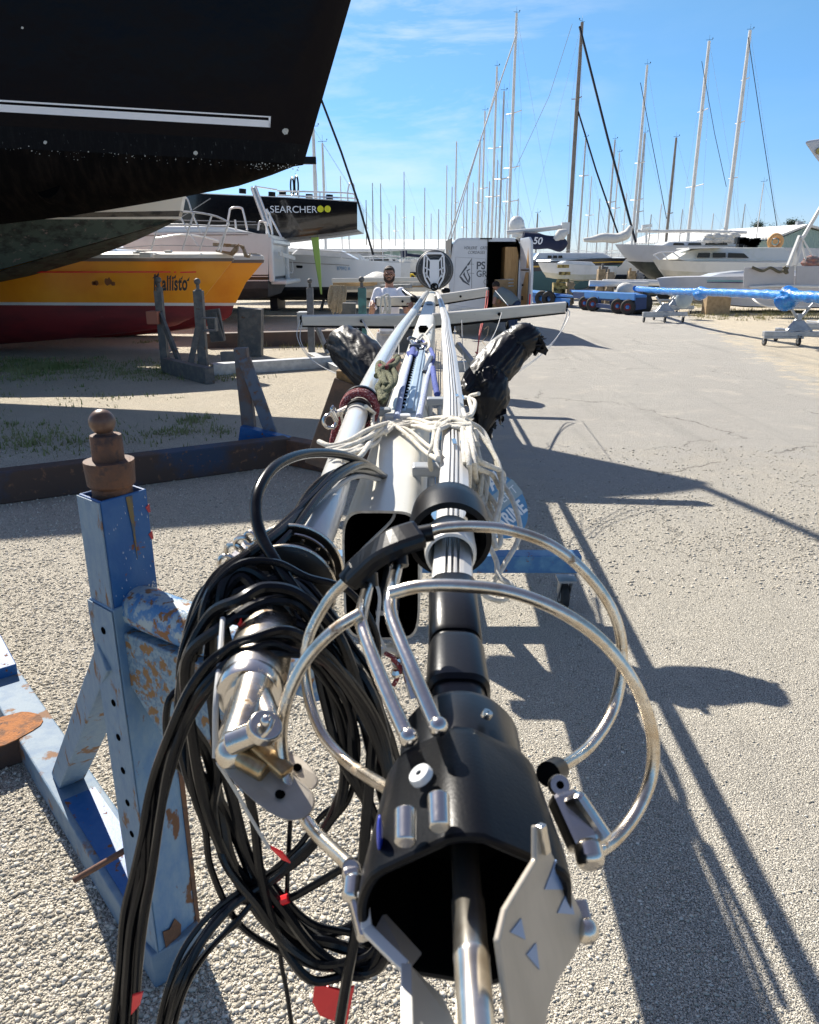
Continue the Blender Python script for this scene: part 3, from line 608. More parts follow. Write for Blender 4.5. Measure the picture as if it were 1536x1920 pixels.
q = MB(); q.prism([P(770, 1815, .425), P(830, 1872, .43), P(858, 1935, .40), P(772, 1935, .372)], (.0, .003, -.001)); q.prism([P(694, 1745, .455), P(770, 1815, .425), P(790, 1790, .45), P(712, 1705, .48)], (0, .003, -.001)); q.build('strap_web', mat('bright_strap', (0, 0, 0)), pl)
q = MB(); sa, sb = P(868, 1545, .50), P(895, 1960, .325); ax_ = (sb-sa).normalized(); Lq = (sb-sa).length
q.lathe([(1e-3, 0), (.0105, 0), (.0105, Lq*.42), (.0105, Lq*.42), (.0118, Lq*.43), (.0118, Lq*.66), (.0122, Lq*.665), (.0122, Lq*.69), (.0118, Lq*.70), (.0120, Lq), (1e-3, Lq)], sa, ax_, 28); q.build('centre_shaft', mat('worn_shaft_steel', (.70, .66, .58), .22, .95, (.42, .37, .30), 26, .45, .7, stretch=(1, 1, .5)), fur)
q = MB(); q.bar(P(1085, 1690, .48), P(1098, 1745, .46), .012, .012); q.ball(P(1100, 1745, .458), .010, 12); q.build('clevis_end', M_INOXT, fur, bevel=.002)

# second furler: inner forestay
B0, B1, B2 = P(545, 1085, 1.10), P(478, 1265, .82), P(463, 1390, .68)
fb = thing('inner_stay_furler', 'tarnished stainless furler drum with toggle, under the black cables on the white tube', 'furler', B1)
BX = (B0-B2).normalized()
q = MB(); tp = [B0, V((-.158, 1.25, 1.40)), V((-.157, 1.8, 1.405)), V((-.156, 2.5, 1.405)), V((-.125, 3.6, 1.41)), V((-.07, 5.0, 1.41)), V((-.008, 6.4, 1.40)), V((.06, 7.8, 1.40)), V((.16, 10, 1.40)), V((.27, 12, 1.415))]
q.tube(smooth(tp, 4), [.032, .032, .032, .033, .035, .038, .038, .034, .03], 24); q.build('luff_tube', mat('gloss_white_tube', (.66, .66, .63), .22, 0, (.58, .58, .55), 3, .5, .7, coat=.25), fb)
q = MB()
q.lathe([(.03, .006), (.070, .004), (.079, .0), (.079, .010), (.074, .014), (.05, .016), (.03, .018)], B0+BX*.02, BX, 48); q.lathe([(.03, 0), (.066, 0), (.072, .003), (.072, .009), (.066, .012), (.03, .014)], B0-BX*.05, BX, 48)
df = q.build('drum_flange', mat('dark_drum_brown', (.012, .010, .008), .35), fb)
q = MB(); q.ring(B0+BX*.026, BX, .080, .0032, 48, 8); q.ring(B0-BX*.044, BX, .073, .0028, 48, 8); q.build('flange_rim', M_INOXT, df)
q = MB(); q.lathe([(.045, -.06), (.045, .03)], B0, BX, 32); q.lathe([(.080, .034), (.066, .034), (.05, .05), (.036, .06)], B0, BX, 40); q.build('drum_core', M_BLKM, fb)
q = MB(); q.ring(B0+BX*.018, BX, .068, .0025, 40, 6); q.ring(B0+BX*.018, BX, .054, .002, 40, 6)
for i in range(14): a = 2*PI*i/14; u_ = BX.orthogonal().normalized(); w2 = BX.cross(u_); q.ball(B0+BX*.0165+(u_*math.cos(a)+w2*math.sin(a))*.061, .004, 6)
q.build('bearing_race', M_INOX, fb)
q = MB(); q.lathe([(.028, .0), (.038, .0), (.040, .01), (.040, .16), (.036, .2), (.03, .22)], B1-BX*.03, BX, 36); q.build('swivel_body', M_INOXT, fb)
q = MB(); Bc = B1 - BX*.045
q.lathe([(.026, -.006), (.036, -.006), (.039, 0), (.039, .016), (.036, .018), (.036, .024), (.039, .026), (.039, .040), (.034, .045)], Bc, BX, 44); q.build('bearing_collar', M_INOX, fb)
q = MB(); q.lathe([(.017, -.02), (.026, -.018), (.027, -.004), (.027, .03)], Bc, BX, 36); q.lathe([(1e-3, -.085), (.020, -.08), (.021, -.03), (.018, -.01), (.017, .0)], Bc, BX, 12, sm=False); q.build('swivel_eye', M_INOX, fb)
fk = P(458, 1395, .665)
q = MB()
q.tube([P(476, 1288, .765), P(466, 1330, .725), P(450, 1375, .69), P(438, 1405, .665), P(430, 1425, .65)], [.021, .021, .019, .017, .013], 22, k=3)
q.tube([P(482, 1300, .755), P(500, 1340, .715), P(512, 1375, .685)], [.016, .014, .011], 18, k=3); q.ball(P(436, 1412, .655), .0175, 20)
q.build('toggle_fork', M_INOXT, fb)
q = MB(); q.cyl(P(430, 1395, .65), P(520, 1360, .65), .0125, 22); q.cyl(P(492, 1372, .64), P(500, 1358, .635), .017, 22); q.ball(P(500, 1352, .63), .0065, 12); q.ball(P(488, 1378, .63), .0055, 12); q.build('clevis_pin', M_INOX, fb, bevel=.002)
q = MB(); q.tube([P(478, 1388, .628), P(494, 1380, .622), P(506, 1366, .622), P(512, 1348, .626)], .0022, 8, k=3); q.build('split_pin', M_INOX, fb)
def oval_plate(pts, th, hole, hr): q = MB(); q.prism(smooth([P(*p) for p in pts], 4, True), th); o = q.build('link_plate', M_PLT, fb, bevel=.0012); q = MB(); c = P(*hole); n1 = V(th).normalized(); q.cyl(c-n1*.001, c+n1*(V(th).length+.001), hr, 18); q.build('pin_hole', M_DARK, o)
oval_plate([(415, 1425, .655), (432, 1400, .665), (470, 1402, .668), (530, 1440, .65), (580, 1478, .63), (592, 1508, .615), (575, 1532, .60), (540, 1538, .595), (495, 1515, .605), (440, 1465, .63)], (-.001, -.003, .003), (527, 1490, .617), .0042)
oval_plate([(500, 1392, .69), (560, 1418, .675), (592, 1450, .655), (598, 1470, .645), (580, 1480, .64), (540, 1450, .66), (492, 1412, .685)], (-.001, -.003, .003), (560, 1440, .66), .004)
q = MB(); q.bar(P(470, 1388, .66), P(540, 1450, .63), .018, .010); q.cyl(P(448, 1418, .65), P(500, 1448, .635), .011, 16); q.build('toggle_link', mat('brown_stained_steel', (.50, .38, .22), .3, .8, (.25, .15, .06), 30), fb, bevel=.003)
# shackles and lead fittings by the drum
q = MB()
for (px, py, r) in ((440, 1035, .014), (455, 1020, .012), (425, 1055, .012), (470, 1010, .010)): q.ring(P(px, py, 1.12), (random.uniform(-.4, .4), -1, random.uniform(-.2, .6)), r, .004, 20, 8)
q.bar(P(415, 1075, 1.10), P(470, 1015, 1.15), .014, .01); q.build('line_guide', M_INOX, fb)
# halyard swivel with its red flecked line and snap shackle further up the tube
c = V((-.157, 2.33, 1.405)); q = MB(); q.lathe([(.036, 0), (.060, .0), (.062, .012), (.058, .03), (.036, .035)], c+V((0, .10, 0)), (0, 1, 0), 36); q.lathe([(.034, 0), (.040, 0), (.041, .03), (.035, .03)], c+V((0, -.04, 0)), (0, 1, 0), 32)
sw = q.build('halyard_swivel', M_BLKM, fb)
q = MB(); 
for i in range(3): q.ring(c+V((0, .015+i*.022, 0)), (0, 1, .1), .052, .011, 36, 8)
q.tube([c+V((-.055, .02, -.01)), c+V((-.075, 0, -.06)), c+V((-.085, -.04, -.12)), c+V((-.08, -.08, -.16))], .011, 8, k=4); q.build('wound_line', M_ROPER, sw)
q = MB(); q.ring(P(619, 790, 2.28), (.3, -1, .2), .020, .0055, 24, 8); q.ring(P(625, 768, 2.28), (1, -.5, .2), .010, .004, 20, 8); q.bar(P(628, 778, 2.28), P(655, 765, 2.3), .02, .018); q.cyl(P(632, 790, 2.27), P(622, 770, 2.27), .009, 12); q.bar(P(640, 770, 2.28), P(645, 800, 2.28), .012, .012); q.build('snap_shackle', M_INOX, sw, bevel=.002)
q = MB(); q.lathe([(.039, 0), (.0405, 0), (.0405, .02), (.039, .02)], V((-.157, 2.22, 1.405)), (0, 1, 0), 32); q.build('clamp_band', M_BLKM, sw)

# ------------------------------------------------------------------ cables
cb = thing('cable_coil', 'thick coil of black cables hanging from the furler, led out of a mast slot', 'cable', P(560, 1300, 1.0))
rc_ = random.Random(21)
def strands(name, ctrl, n, spread, r, m, closed=False, k=6, wob=1.0, rr=None, taper=None):
    base = [P(*p) for p in ctrl]
    q = MB()
    for i in range(n):
        a = rc_.random()*6.28; ph = rc_.random()*100; d = spread*math.sqrt(rc_.random()); pts = []
        for j, p in enumerate(base):
            t = j*.55; off = V((math.cos(a+t*wob*.6)*d, math.sin(a+t*wob*.6)*d*.8, math.sin(a*1.7+t*wob*.5)*d))
            off += V((mnoise.noise((t, ph, 0)), mnoise.noise((t, ph, 5)), mnoise.noise((t, ph, 9))))*spread*.9
            if not closed and (j == 0): off *= .35
            pts.append(p+off)
        q.tube(pts, r if rr is None else rc_.uniform(*rr), 8, closed=closed, k=k)
    return q.build(name, m, cb)
# thick power cable out of the slot
q = MB(); q.tube([P(p[0], p[1], p[2]) for p in [(724, 897, 1.78), (690, 872, 1.62), (640, 853, 1.45), (575, 851, 1.3), (520, 872, 1.18), (487, 915, 1.1), (480, 960, 1.06), (490, 1005, 1.03), (515, 1050, 1.0), (545, 1095, .98), (600, 1170, .97), (660, 1270, .96)]], .0088, 14, k=8); q.build('power_cable', M_CABLE, cb)
strands('cable_bundle', [(722, 897, 1.77), (680, 880, 1.56), (635, 890, 1.40), (590, 932, 1.26), (540, 988, 1.13), (480, 1035, 1.04), (425, 1075, 1.0), (385, 1140, .96), (360, 1230, .94)], 4, .013, .0068, M_CABLE)
strands('grey_core', [(715, 900, 1.74), (670, 893, 1.52), (620, 922, 1.36), (575, 963, 1.24), (535, 1005, 1.15)], 1, .004, .0055, M_CABW)
coil = [(352, 1250, .95), (375, 1165, .97), (420, 1105, .98), (480, 1075, .99), (545, 1085, 1.0), (605, 1130, .99), (655, 1200, .97), (695, 1290, .96), (722, 1390, .95), (742, 1500, .94), (755, 1600, .93), (758, 1690, .92), (735, 1765, .91), (690, 1800, .90), (625, 1800, .90), (555, 1765, .90), (490, 1700, .90), (435, 1620, .91), (393, 1530, .92), (368, 1440, .93), (353, 1340, .94)]
strands('cable_loop', coil, 6, .034, .0064, M_CABLE, closed=True, rr=(.0050, .0092))
coil2 = [(398, 1170, .93), (440, 1130, .94), (500, 1120, .95), (560, 1145, .95), (615, 1200, .94), (660, 1290, .93), (700, 1400, .92), (730, 1520, .91), (745, 1630, .9), (725, 1740, .9), (665, 1785, .9), (590, 1765, .9), (520, 1700, .9), (460, 1610, .9), (420, 1500, .91), (395, 1380, .92), (385, 1260, .92)]
strands('cable_loop', coil2, 4, .034, .006, M_CABLE, closed=True, rr=(.006, .0085))
coil3 = [(425, 1160, .91), (470, 1165, .92), (540, 1190, .92), (600, 1240, .92), (640, 1320, .92), (655, 1400, .92), (640, 1490, .92), (610, 1540, .92), (560, 1600, .91), (500, 1650, .9), (430, 1700, .88), (370, 1770, .85), (330, 1850, .82), (300, 1950, .8)]
strands('cable_tail', coil3, 5, .013, .0042, M_CABLE, rr=(.0035, .0052))
# flat bundle over the swivel that hangs at the left
strands('cable_bundle', [(735, 1480, .86), (700, 1370, .88), (640, 1270, .87), (580, 1215, .85), (520, 1192, .84), (460, 1200, .83), (405, 1230, .82), (355, 1290, .81), (318, 1370, .80), (292, 1450, .80), (275, 1540, .79), (268, 1640, .78), (250, 1730, .77), (238, 1830, .76), (230, 1945, .75)], 5, .0115, .0058, M_CABLE, wob=.8)
strands('cable_bundle', [(560, 1225, .83), (500, 1215, .82), (440, 1235, .81), (385, 1285, .80), (345, 1350, .80), (318, 1430, .79), (300, 1520, .78), (282, 1640, .77), (262, 1760, .76), (248, 1945, .75)], 3, .008, .0045, M_CABLE, wob=.9)
# single tails
def tail(name, pts, r, m=M_CABLE): q = MB(); q.tube([P(*p) for p in pts], r, 8, k=6); return q.build(name, m, cb)
tail('cable_tail', [(700, 1380, .9), (690, 1500, .88), (680, 1620, .86), (668, 1740, .84), (650, 1840, .82), (632, 1950, .8)], .0078)
tail('cable_tail', [(545, 1530, .93), (540, 1620, .92), (536, 1720, .90), (526, 1790, .9), (538, 1860, .89), (550, 1945, .88)], .0036)
tail('cable_tail', [(700, 1600, .9), (640, 1630, .9), (580, 1665, .9), (540, 1685, .9), (490, 1692, .9), (430, 1685, .9)], .0058)
tail('cable_tail', [(640, 1480, .92), (600, 1560, .91), (520, 1640, .9), (450, 1720, .88), (385, 1790, .86), (345, 1860, .84), (320, 1950, .82)], .0048)
tail('cable_tail', [(450, 1730, .88), (400, 1770, .87), (350, 1830, .85), (310, 1900, .83), (295, 1950, .82)], .0035)
tail('thin_grey_wire', [(408, 1430, .76), (440, 1480, .78), (480, 1550, .80), (505, 1590, .82)], .0022, M_CABW)
tail('thin_grey_wire', [(418, 1160, .90), (412, 1240, .82), (405, 1320, .76), (404, 1420, .74)], .0035, M_CABW)
tail('red_tape', [(496, 1694, .898), (520, 1691, .896), (541, 1684, .896)], .0068, M_RED)
def flag(pts, th=(0, .004, 0)): q = MB(); q.prism([P(*p) for p in pts], th); q.build('red_tape_flag', M_RED, cb, bevel=.001)
flag([(590, 1845, .89), (640, 1858, .87), (665, 1850, .86), (650, 1925, .85), (600, 1905, .88), (586, 1880, .89)])
flag([(500, 1585, .84), (530, 1600, .85), (545, 1620, .86), (528, 1612, .86)]); flag([(248, 1868, .74), (268, 1862, .73), (262, 1885, .73), (245, 1905, .74)])
flag([(445, 1172, .9), (452, 1160, .9), (456, 1180, .9)])

# ------------------------------------------------------------------ ropes
def lashp(px, py, Y):
    if py <= 872 and px <= 892:
        z = 1.447 if px < 688 else (1.447+(1.374-1.447)*(px-688)/16 if px < 704 else (1.374 if px < 800 else (1.374+(1.452-1.374)*(px-800)/16 if px < 816 else 1.452)))
        return G(px, py, z)
    return P(px, py, Y*.835)
def rope(name, label, runs, r, m, group=None, n=10, pf=P):
    q = MB()
    for run in runs: q.tube([pf(*p) for p in run], r, n, k=7)
    o = q.build(name, m); return tag(o, label, 'rope', group)
rl = random.Random(77); loops = []
for i in range(6):
    x0 = rl.uniform(872, 890); xl = rl.uniform(896, 952); yl = rl.uniform(880, 1080); Yl = 2.35-(yl-800)*.0019
    loops.append([(x0, 796+rl.uniform(-8, 10), 2.4), (x0+rl.uniform(8, 26), 815+(yl-800)*.35, 2.33-(yl-800)*.0006), (xl, yl-30, Yl+.04), (xl-8+rl.uniform(-6, 6), yl, Yl), (xl-20, yl-26, Yl+.04), (x0+rl.uniform(-4, 8), 830+(yl-800)*.3, 2.3-(yl-800)*.0006), (x0-rl.uniform(2, 10), 800, 2.38)])
for i in range(5):
    d = i*9; loops.append([(640-d*.8, 850+rl.uniform(-12, 8), 2.1), (668, 838+rl.uniform(-8, 8), 2.2), (700, 812+d*.25, 2.33), (735, 798+rl.uniform(-4, 4), 2.4), (780, 792+rl.uniform(-6, 8), 2.42), (815, 800+rl.uniform(-8, 8), 2.4), (850, 792+rl.uniform(-8, 8), 2.42), (884, 802, 2.36), (893, 826+d*.5, 2.28)])
rope('lashing_rope', 'white flecked rope lashed round the mast and extrusion, hanging in loose bights on the right', [
  [(598, 828, 2.15), (622, 836, 2.2), (655, 826, 2.28), (690, 806, 2.36), (730, 792, 2.40), (775, 786, 2.42), (812, 795, 2.4), (850, 800, 2.36), (880, 808, 2.33), (892, 832, 2.3)],
  [(612, 850, 2.1), (650, 838, 2.2), (690, 820, 2.3), (722, 800, 2.38), (760, 798, 2.4), (800, 786, 2.42), (840, 784, 2.42), (880, 800, 2.36), (898, 838, 2.2)],
  [(735, 800, 2.38), (765, 806, 2.34), (800, 834, 2.2), (825, 850, 2.1)], [(730, 792, 2.4), (760, 812, 2.32), (795, 845, 2.2), (822, 862, 2.1)],
  [(850, 782, 2.44), (820, 795, 2.4), (812, 830, 2.3), (806, 858, 2.2), (810, 890, 2.15)], [(862, 784, 2.44), (828, 800, 2.38), (818, 835, 2.3), (822, 860, 2.25)],
  [(860, 790, 2.43), (900, 815, 2.3), (935, 870, 2.15), (940, 930, 2.05), (925, 990, 1.95), (930, 1030, 1.9)],
  [(870, 786, 2.43), (905, 808, 2.35), (925, 850, 2.25), (940, 900, 2.15), (962, 940, 2.05), (975, 1000, 1.95), (945, 1060, 1.85), (920, 1100, 1.8)],
  [(880, 800, 2.36), (888, 850, 2.25), (893, 900, 2.15), (905, 940, 2.05), (895, 985, 1.98), (885, 1000, 1.95)],
  [(872, 810, 2.34), (880, 870, 2.25), (880, 930, 2.15), (893, 965, 2.05), (903, 900, 2.1), (895, 840, 2.2), (880, 805, 2.33)],
  [(905, 1000, 1.9), (930, 1050, 1.85), (935, 1080, 1.8), (960, 1100, 1.75), (945, 1125, 1.75), (912, 1118, 1.75), (905, 1095, 1.78)],
  [(893, 810, 2.3), (898, 870, 2.2), (912, 920, 2.1), (902, 965, 2.05), (893, 930, 2.1)],
  [(686, 762, 2.5), (708, 782, 2.44), (706, 806, 2.36), (690, 835, 2.25), (672, 858, 2.1), (640, 862, 2.05)],
  [(716, 810, 2.36), (708, 828, 2.3), (690, 838, 2.25), (665, 850, 2.15), (645, 848, 2.15)], [(700, 770, 2.5), (700, 800, 2.4), (720, 812, 2.36), (738, 800, 2.4)],
  [(898, 738, 2.7), (880, 745, 2.65), (885, 772, 2.55), (872, 780, 2.5)], [(872, 745, 2.6), (890, 752, 2.6), (886, 775, 2.5), (874, 782, 2.48), (868, 768, 2.5)]] + loops, .0060, M_ROPE, pf=lashp)
rope('topping_lift', 'pale blue braided line with dark blue whipping lying left of the track on the mast', [[(744, 782, 2.48), (752, 742, 2.85), (760, 706, 3.35), (769, 675, 3.95), (773, 655, 4.4)]], .0112, M_ROPEB, pf=lambda x, y, Y: G(x, y, 1.376))
rope('topping_lift', 'pale blue braided line lying right of the track on the mast', [[(786, 782, 2.48), (792, 752, 2.75), (801, 710, 3.3), (807, 690, 3.6), (806, 665, 4.1)]], .0112, M_ROPEB, pf=lambda x, y, Y: G(x, y, 1.376))
q = MB(); q.tube([P(773, 671, 4.0), P(774, 660, 4.2), P(778, 648, 4.5)], .020, 12, k=4); q.tube([P(766, 662, 4.1), P(775, 672, 4.0), P(782, 662, 4.15)], .012, 8, k=4)
q.tube([P(806, 690, 3.6), P(813, 670, 3.9), P(808, 655, 4.3)], .011, 10, k=4); q.tube([P(812, 690, 3.5), P(815, 715, 3.1), P(820, 740, 2.9)], .012, 10, k=4)
q.tube([P(780, 650, 4.4), P(790, 640, 4.7), P(797, 645, 4.6), P(790, 655, 4.4), P(782, 652, 4.4)], .010, 8, k=4)
tag(q.build('whipped_splice', M_ROPEN), 'dark blue spliced eyes and knots on the mast above the track', 'rope')
q = MB()
for (px, py, Y, a) in ((782, 652, 4.3, 0), (790, 648, 4.5, 1), (776, 640, 4.6, .5)): q.ring(P(px, py, Y), (a, -.4, 1), .035, .009, 24, 8)
q.bar(P(771, 645, 4.5), P(784, 672, 4.1), .02, .05); q.cyl(P(768, 650, 4.3), P(786, 650, 4.3), .014, 12)
q2 = MB(); q2.bar(P(796, 700, 3.5), P(809, 672, 3.8), .02, .03); tag(q2.build('cam_cleat', mat('block_dark_steel', (.10, .11, .13), .35, .4), bevel=.003), 'slim grey steel cleat lying across the right hand blue line', 'cleat'); tag(q.build('halyard_block', mat('block_dark_steel', (.10, .11, .13), .35, .4), bevel=.003), 'dark steel block shackled to the mast at the head of the track', 'block')
rope('knotted_halyard', 'white rope knot piled on the mast behind the blue eyes', [[(780, 640, 4.6), (792, 628, 4.8), (802, 635, 4.7), (805, 650, 4.4), (798, 660, 4.3)], [(790, 640, 4.7), (800, 625, 5.0), (812, 610, 5.5)], [(798, 665, 4.2), (810, 680, 3.9), (815, 700, 3.6)], [(784, 636, 4.7), (790, 646, 4.5), (800, 642, 4.6), (795, 632, 4.7)]], .009, M_ROPE)
rope('olive_halyard', 'olive green and black rope tied in a bunch beside the left hand white tube', [
  [(726, 690, 3.6), (712, 680, 3.7), (708, 695, 3.5), (716, 712, 3.3), (708, 728, 3.15), (722, 735, 3.1), (734, 720, 3.2), (728, 702, 3.4), (716, 698, 3.45)],
  [(745, 668, 3.9), (730, 685, 3.7), (718, 695, 3.5), (722, 715, 3.3), (716, 742, 3.05)], [(735, 690, 3.6), (742, 705, 3.4), (736, 722, 3.2), (722, 718, 3.2), (720, 704, 3.4), (732, 700, 3.4)],
  [(706, 705, 3.4), (718, 690, 3.5), (738, 685, 3.6), (748, 672, 3.8)], [(712, 735, 3.1), (716, 752, 2.95), (724, 742, 3.0)]], .0105, M_ROPEG, pf=lambda x, y, Y: P(x, y, Y*.80))
rope('red_line', 'short dark red line tied into the olive rope bunch', [[(712, 686, 2.85), (722, 690, 2.8), (732, 680, 2.9), (738, 676, 2.95)]], .009, mat('dark_red_braid', (.20, .02, .025), .85, bump=.8, bs=300))
rope('rope_coil_white', 'small white rope coil hanging over the end of the far left spreader', [[(716, 555, 10.6), (714, 575, 10.6), (716, 592, 10.6), (722, 575, 10.6), (720, 556, 10.6), (724, 575, 10.6), (726, 590, 10.6), (730, 575, 10.6), (726, 556, 10.6)], [(718, 556, 10.6), (728, 553, 10.6), (732, 570, 10.6), (731, 590, 10.6)]], .014, M_ROPE)
rope('hanging_red_line', 'thin red line hanging from the right spreader in front of the van', [[(916, 545, 10.6), (914, 570, 10.4), (906, 605, 9.5), (898, 640, 8.6), (894, 668, 8.0)], [(913, 545, 10.6), (909, 580, 10), (900, 620, 9), (895, 665, 8)], [(892, 660, 8), (897, 668, 7.95), (893, 672, 8)]], .007, mat('salmon_line', (.42, .06, .05), .8))
rope('thin_tangled_line', 'thin pale tangled line below the spreader in front of the van bumper', [[(908, 618, 9), (916, 612, 9), (913, 630, 9), (905, 640, 9), (912, 650, 8.8), (905, 660, 8.6), (890, 668, 8.2), (870, 672, 8.0), (862, 680, 7.8)]], .004, M_ROPET)

# ------------------------------------------------------------------ bin-liner wrapped spreader roots
def bag(name, label, pts, radii, seed, extra=None):
    base = smooth([P(*p) for p in pts], 16); q = MB(); q.tube(base, radii, 96, caps=True)
    ax = (base[-1]-base[0]).normalized(); out = []
    for v in q.v:
        # long taut folds along the roll plus crumpling
        d = min(((v-b).length, i) for i, b in enumerate(base))[1]; c = base[d]; rr = (v-c); L_ = rr.length
        if L_ < 1e-5: out.append(v); continue
        ang = math.atan2(rr.z, rr.x); t = d/len(base)
        ca, sa = math.cos(ang), math.sin(ang); f = .07*mnoise.noise((ca*1.6+seed, sa*1.6, t*2.6)) + .055*(1-2.4*abs(mnoise.noise((ca*2.6+t*2, sa*2.6-t*3, seed+t*2)))) + .045*(1-2.4*abs(mnoise.noise((ca*4+t*9, sa*4, seed+t*7)))) + .015*mnoise.noise((ca*8-t*10, sa*8, seed+t*16)) - .03
        e = max(0, 1-t*9)+max(0, (t-.86)*7); f += .30*e*mnoise.noise((ang*4.0, t*20, seed+9))
        out.append(c+rr*(1+f))
    q.v = out
    if extra: extra(q)
    o = q.build(name, M_BAG, fix=False); return tag(o, label, 'bag', 'bin liners taped over the mast fittings')
def rag(q, c, n, s, seed, dirv=(0, 0, -1)):
    rr = random.Random(seed)
    for _ in range(max(4, n//2)):
        a = V((rr.gauss(0, 1), rr.gauss(0, 1), rr.gauss(0, 1))).normalized(); d = (V(dirv)+V((rr.gauss(0, .5), rr.gauss(0, .5), rr.gauss(0, .5)))).normalized()
        p = c+a*s*.35*rr.random(); w_ = d.cross(a).normalized()*s*rr.uniform(.22, .42); L_ = s*rr.uniform(.3, .75); k = 9; vs = []
        for i in range(k+1):
            t = i/k; m_ = p+d*L_*t+a*s*.12*math.sin(t*5+rr.random()*2); ww = w_*(1-.75*t)+a*s*.05*math.cos(t*7)
            vs += [m_-ww, m_+a*s*.04*math.sin(i*1.3), m_+ww]
        q.add(vs, [(3*i+j, 3*i+j+1, 3*i+j+4, 3*i+j+3) for i in range(k) for j in range(2)], 0, True)
bag('wrapped_fitting', 'black bin liner rolled round a fitting left of the mast below the spreader', [(632, 640, 4.7), (650, 650, 4.6), (680, 675, 4.46), (712, 712, 4.3), (735, 745, 4.2)], [.06, .115, .125, .125, .11, .08], 2.0, lambda q: (rag(q, P(632, 640, 4.7), 26, .12, 4, (-.6, 0, .1)), rag(q, P(672, 628, 4.6), 10, .08, 5, (-.3, 0, .4))))
bag('wrapped_fitting', 'black bin liner rolled round a fitting right of the mast, torn end up', [(872, 745, 4.2), (900, 715, 4.3), (930, 685, 4.4), (965, 650, 4.5), (985, 634, 4.5), (1000, 632, 4.55)], [.06, .10, .115, .105, .095, .05], 5.0, lambda q: (rag(q, P(994, 634, 4.5), 34, .15, 8, (.55, 0, -.5)), rag(q, P(1008, 645, 4.48), 22, .11, 9, (.2, 0, -.9))))
bag('hanging_bin_liner', 'loose black bin liner hanging in folds below the wrapped fitting right of the mast', [(905, 700, 4.3), (918, 735, 4.25), (915, 775, 4.2), (903, 815, 4.15)], [.09, .12, .105, .05, .02], 9.0, lambda q: (rag(q, P(925, 715, 4.25), 30, .15, 12, (.45, 0, -.1)), rag(q, P(905, 785, 4.2), 26, .16, 13, (0, 0, -1)), rag(q, P(922, 770, 4.2), 14, .13, 15, (.5, 0, -.5))))
# ------------------------------------------------------------------ blue trestle at the left
fc = V((-.661, 1.544, 0)); er = V((.067, .098, 0)); el = V((-.073, .062, 0)); zz = V((0, 0, 1))
st = thing('boat_stand', 'chipped blue steel stand with a rusty ball on its post, left foreground', 'boat stand', fc)
def quadtube(q, c, a, b, z0, z1, t=.007):
    for (p, e) in ((c, a), (c+b, a)):
        pass
    A = [c, c+a, c+a+b, c+b]; an, bn = a.normalized()*t, b.normalized()*t
    I = [c+an+bn, c+a-an+bn, c+a+b-an-bn, c+b+an-bn]
    vs = [p+zz*z0 for p in A]+[p+zz*z1 for p in A]+[p+zz*z0 for p in I]+[p+zz*z1 for p in I]
    fs = []
    for i in range(4): j = (i+1) % 4; fs += [(i, j, 4+j, 4+i), (8+i, 12+i, 12+j, 8+j), (4+i, 4+j, 12+j, 12+i)]
    q.add(vs, fs)
q = MB(); quadtube(q, fc, er, el, 1.0, 1.355); 
up_ = q.build('upper_post', [M_BLUED], st, bevel=.003)
# paler blue outer face of the post, a thin separate sheet
q = MB(); q.prism([fc+el.normalized()*(-.0)+V((-.003, -.003, 0))*1.0+zz*1.0, fc+el+V((-.003, -.003, 0))+zz*1.0, fc+el+V((-.003, -.003, 0))+zz*1.352, fc+V((-.003, -.003, 0))+zz*1.352], (.002, .002, 0)); q.build('post_side', M_BLUEP, st)
c2 = fc - er*.06 - el*.05; q = MB(); quadtube(q, c2, er*1.14, el*1.12, 0, 1.165-.06); q.build('post', [M_BLUE], st, bevel=.004)
nl = V((-el.y, el.x, 0)).normalized()*-1
nl = V((el.y, -el.x, 0)).normalized(); nl = nl if nl.dot(V((-1, -1, 0))) > 0 else -nl
def onleft(s, z, o=.002): return c2 + el*1.12*s + nl*o + zz*z
q = MB(); q.prism([onleft(0, 0), onleft(1, 0), onleft(1, 1.10), onleft(0, 1.10)], nl*.002); q.build('post_side', M_BLUEP, st)
q = MB()
for i in range(9): c = onleft(.45, .28+i*.095, .004); q.cyl(c, c+nl*.0015, .009, 12)
q.build('adjustment_hole', M_DARK, st)
q = MB(); nf = V((er.y, -er.x, 0)).normalized(); a_ = c2+er*1.14
q.prism([a_+nf*.001, a_-er*.10+nf*.001, a_-er*.13+nf*.001+zz*.9, a_+nf*.001+zz*.9], nf*.002); q.build('rusted_edge', M_RUST, st)
q = MB(); p0 = c2+er*.12+nf*.0035; q.prism([p0, p0+er*.45, p0+er*.5+zz*.05, p0+er*.44+zz*.10, p0+er*.5+zz*.145, p0+er*.36+zz*.18, p0+er*.2+zz*.16, p0+er*.02+zz*.17, p0+er*.06+zz*.08], nf*.0015); q.build('rust_patch', M_RUST, st); q = MB()
p0 = fc+er*.52+nf*.0015; q.prism([p0+zz*1.35, p0+er*.14+zz*1.35, p0+er*.11+zz*1.27, p0+er*.09+zz*1.20, p0+er*.06+zz*1.27], nf*.001); q.build('rust_streak', mat('rust_streak', (.16, .12, .05), .8, 0, (.08, .09, .10), 30, .5, .6), st)
q = MB(); p0 = fc+nf*.0015; rr3 = random.Random(3)
for _ in range(260):
    u_ = rr3.random(); zq = 1.075+u_*.045+rr3.gauss(0, .009); w_ = rr3.uniform(.001, .0045); c = p0+er*(.06+.9*u_)+zz*zq; q.add([c, c+er.normalized()*w_*1.6, c+er.normalized()*w_+zz*w_], [(0, 1, 2)])
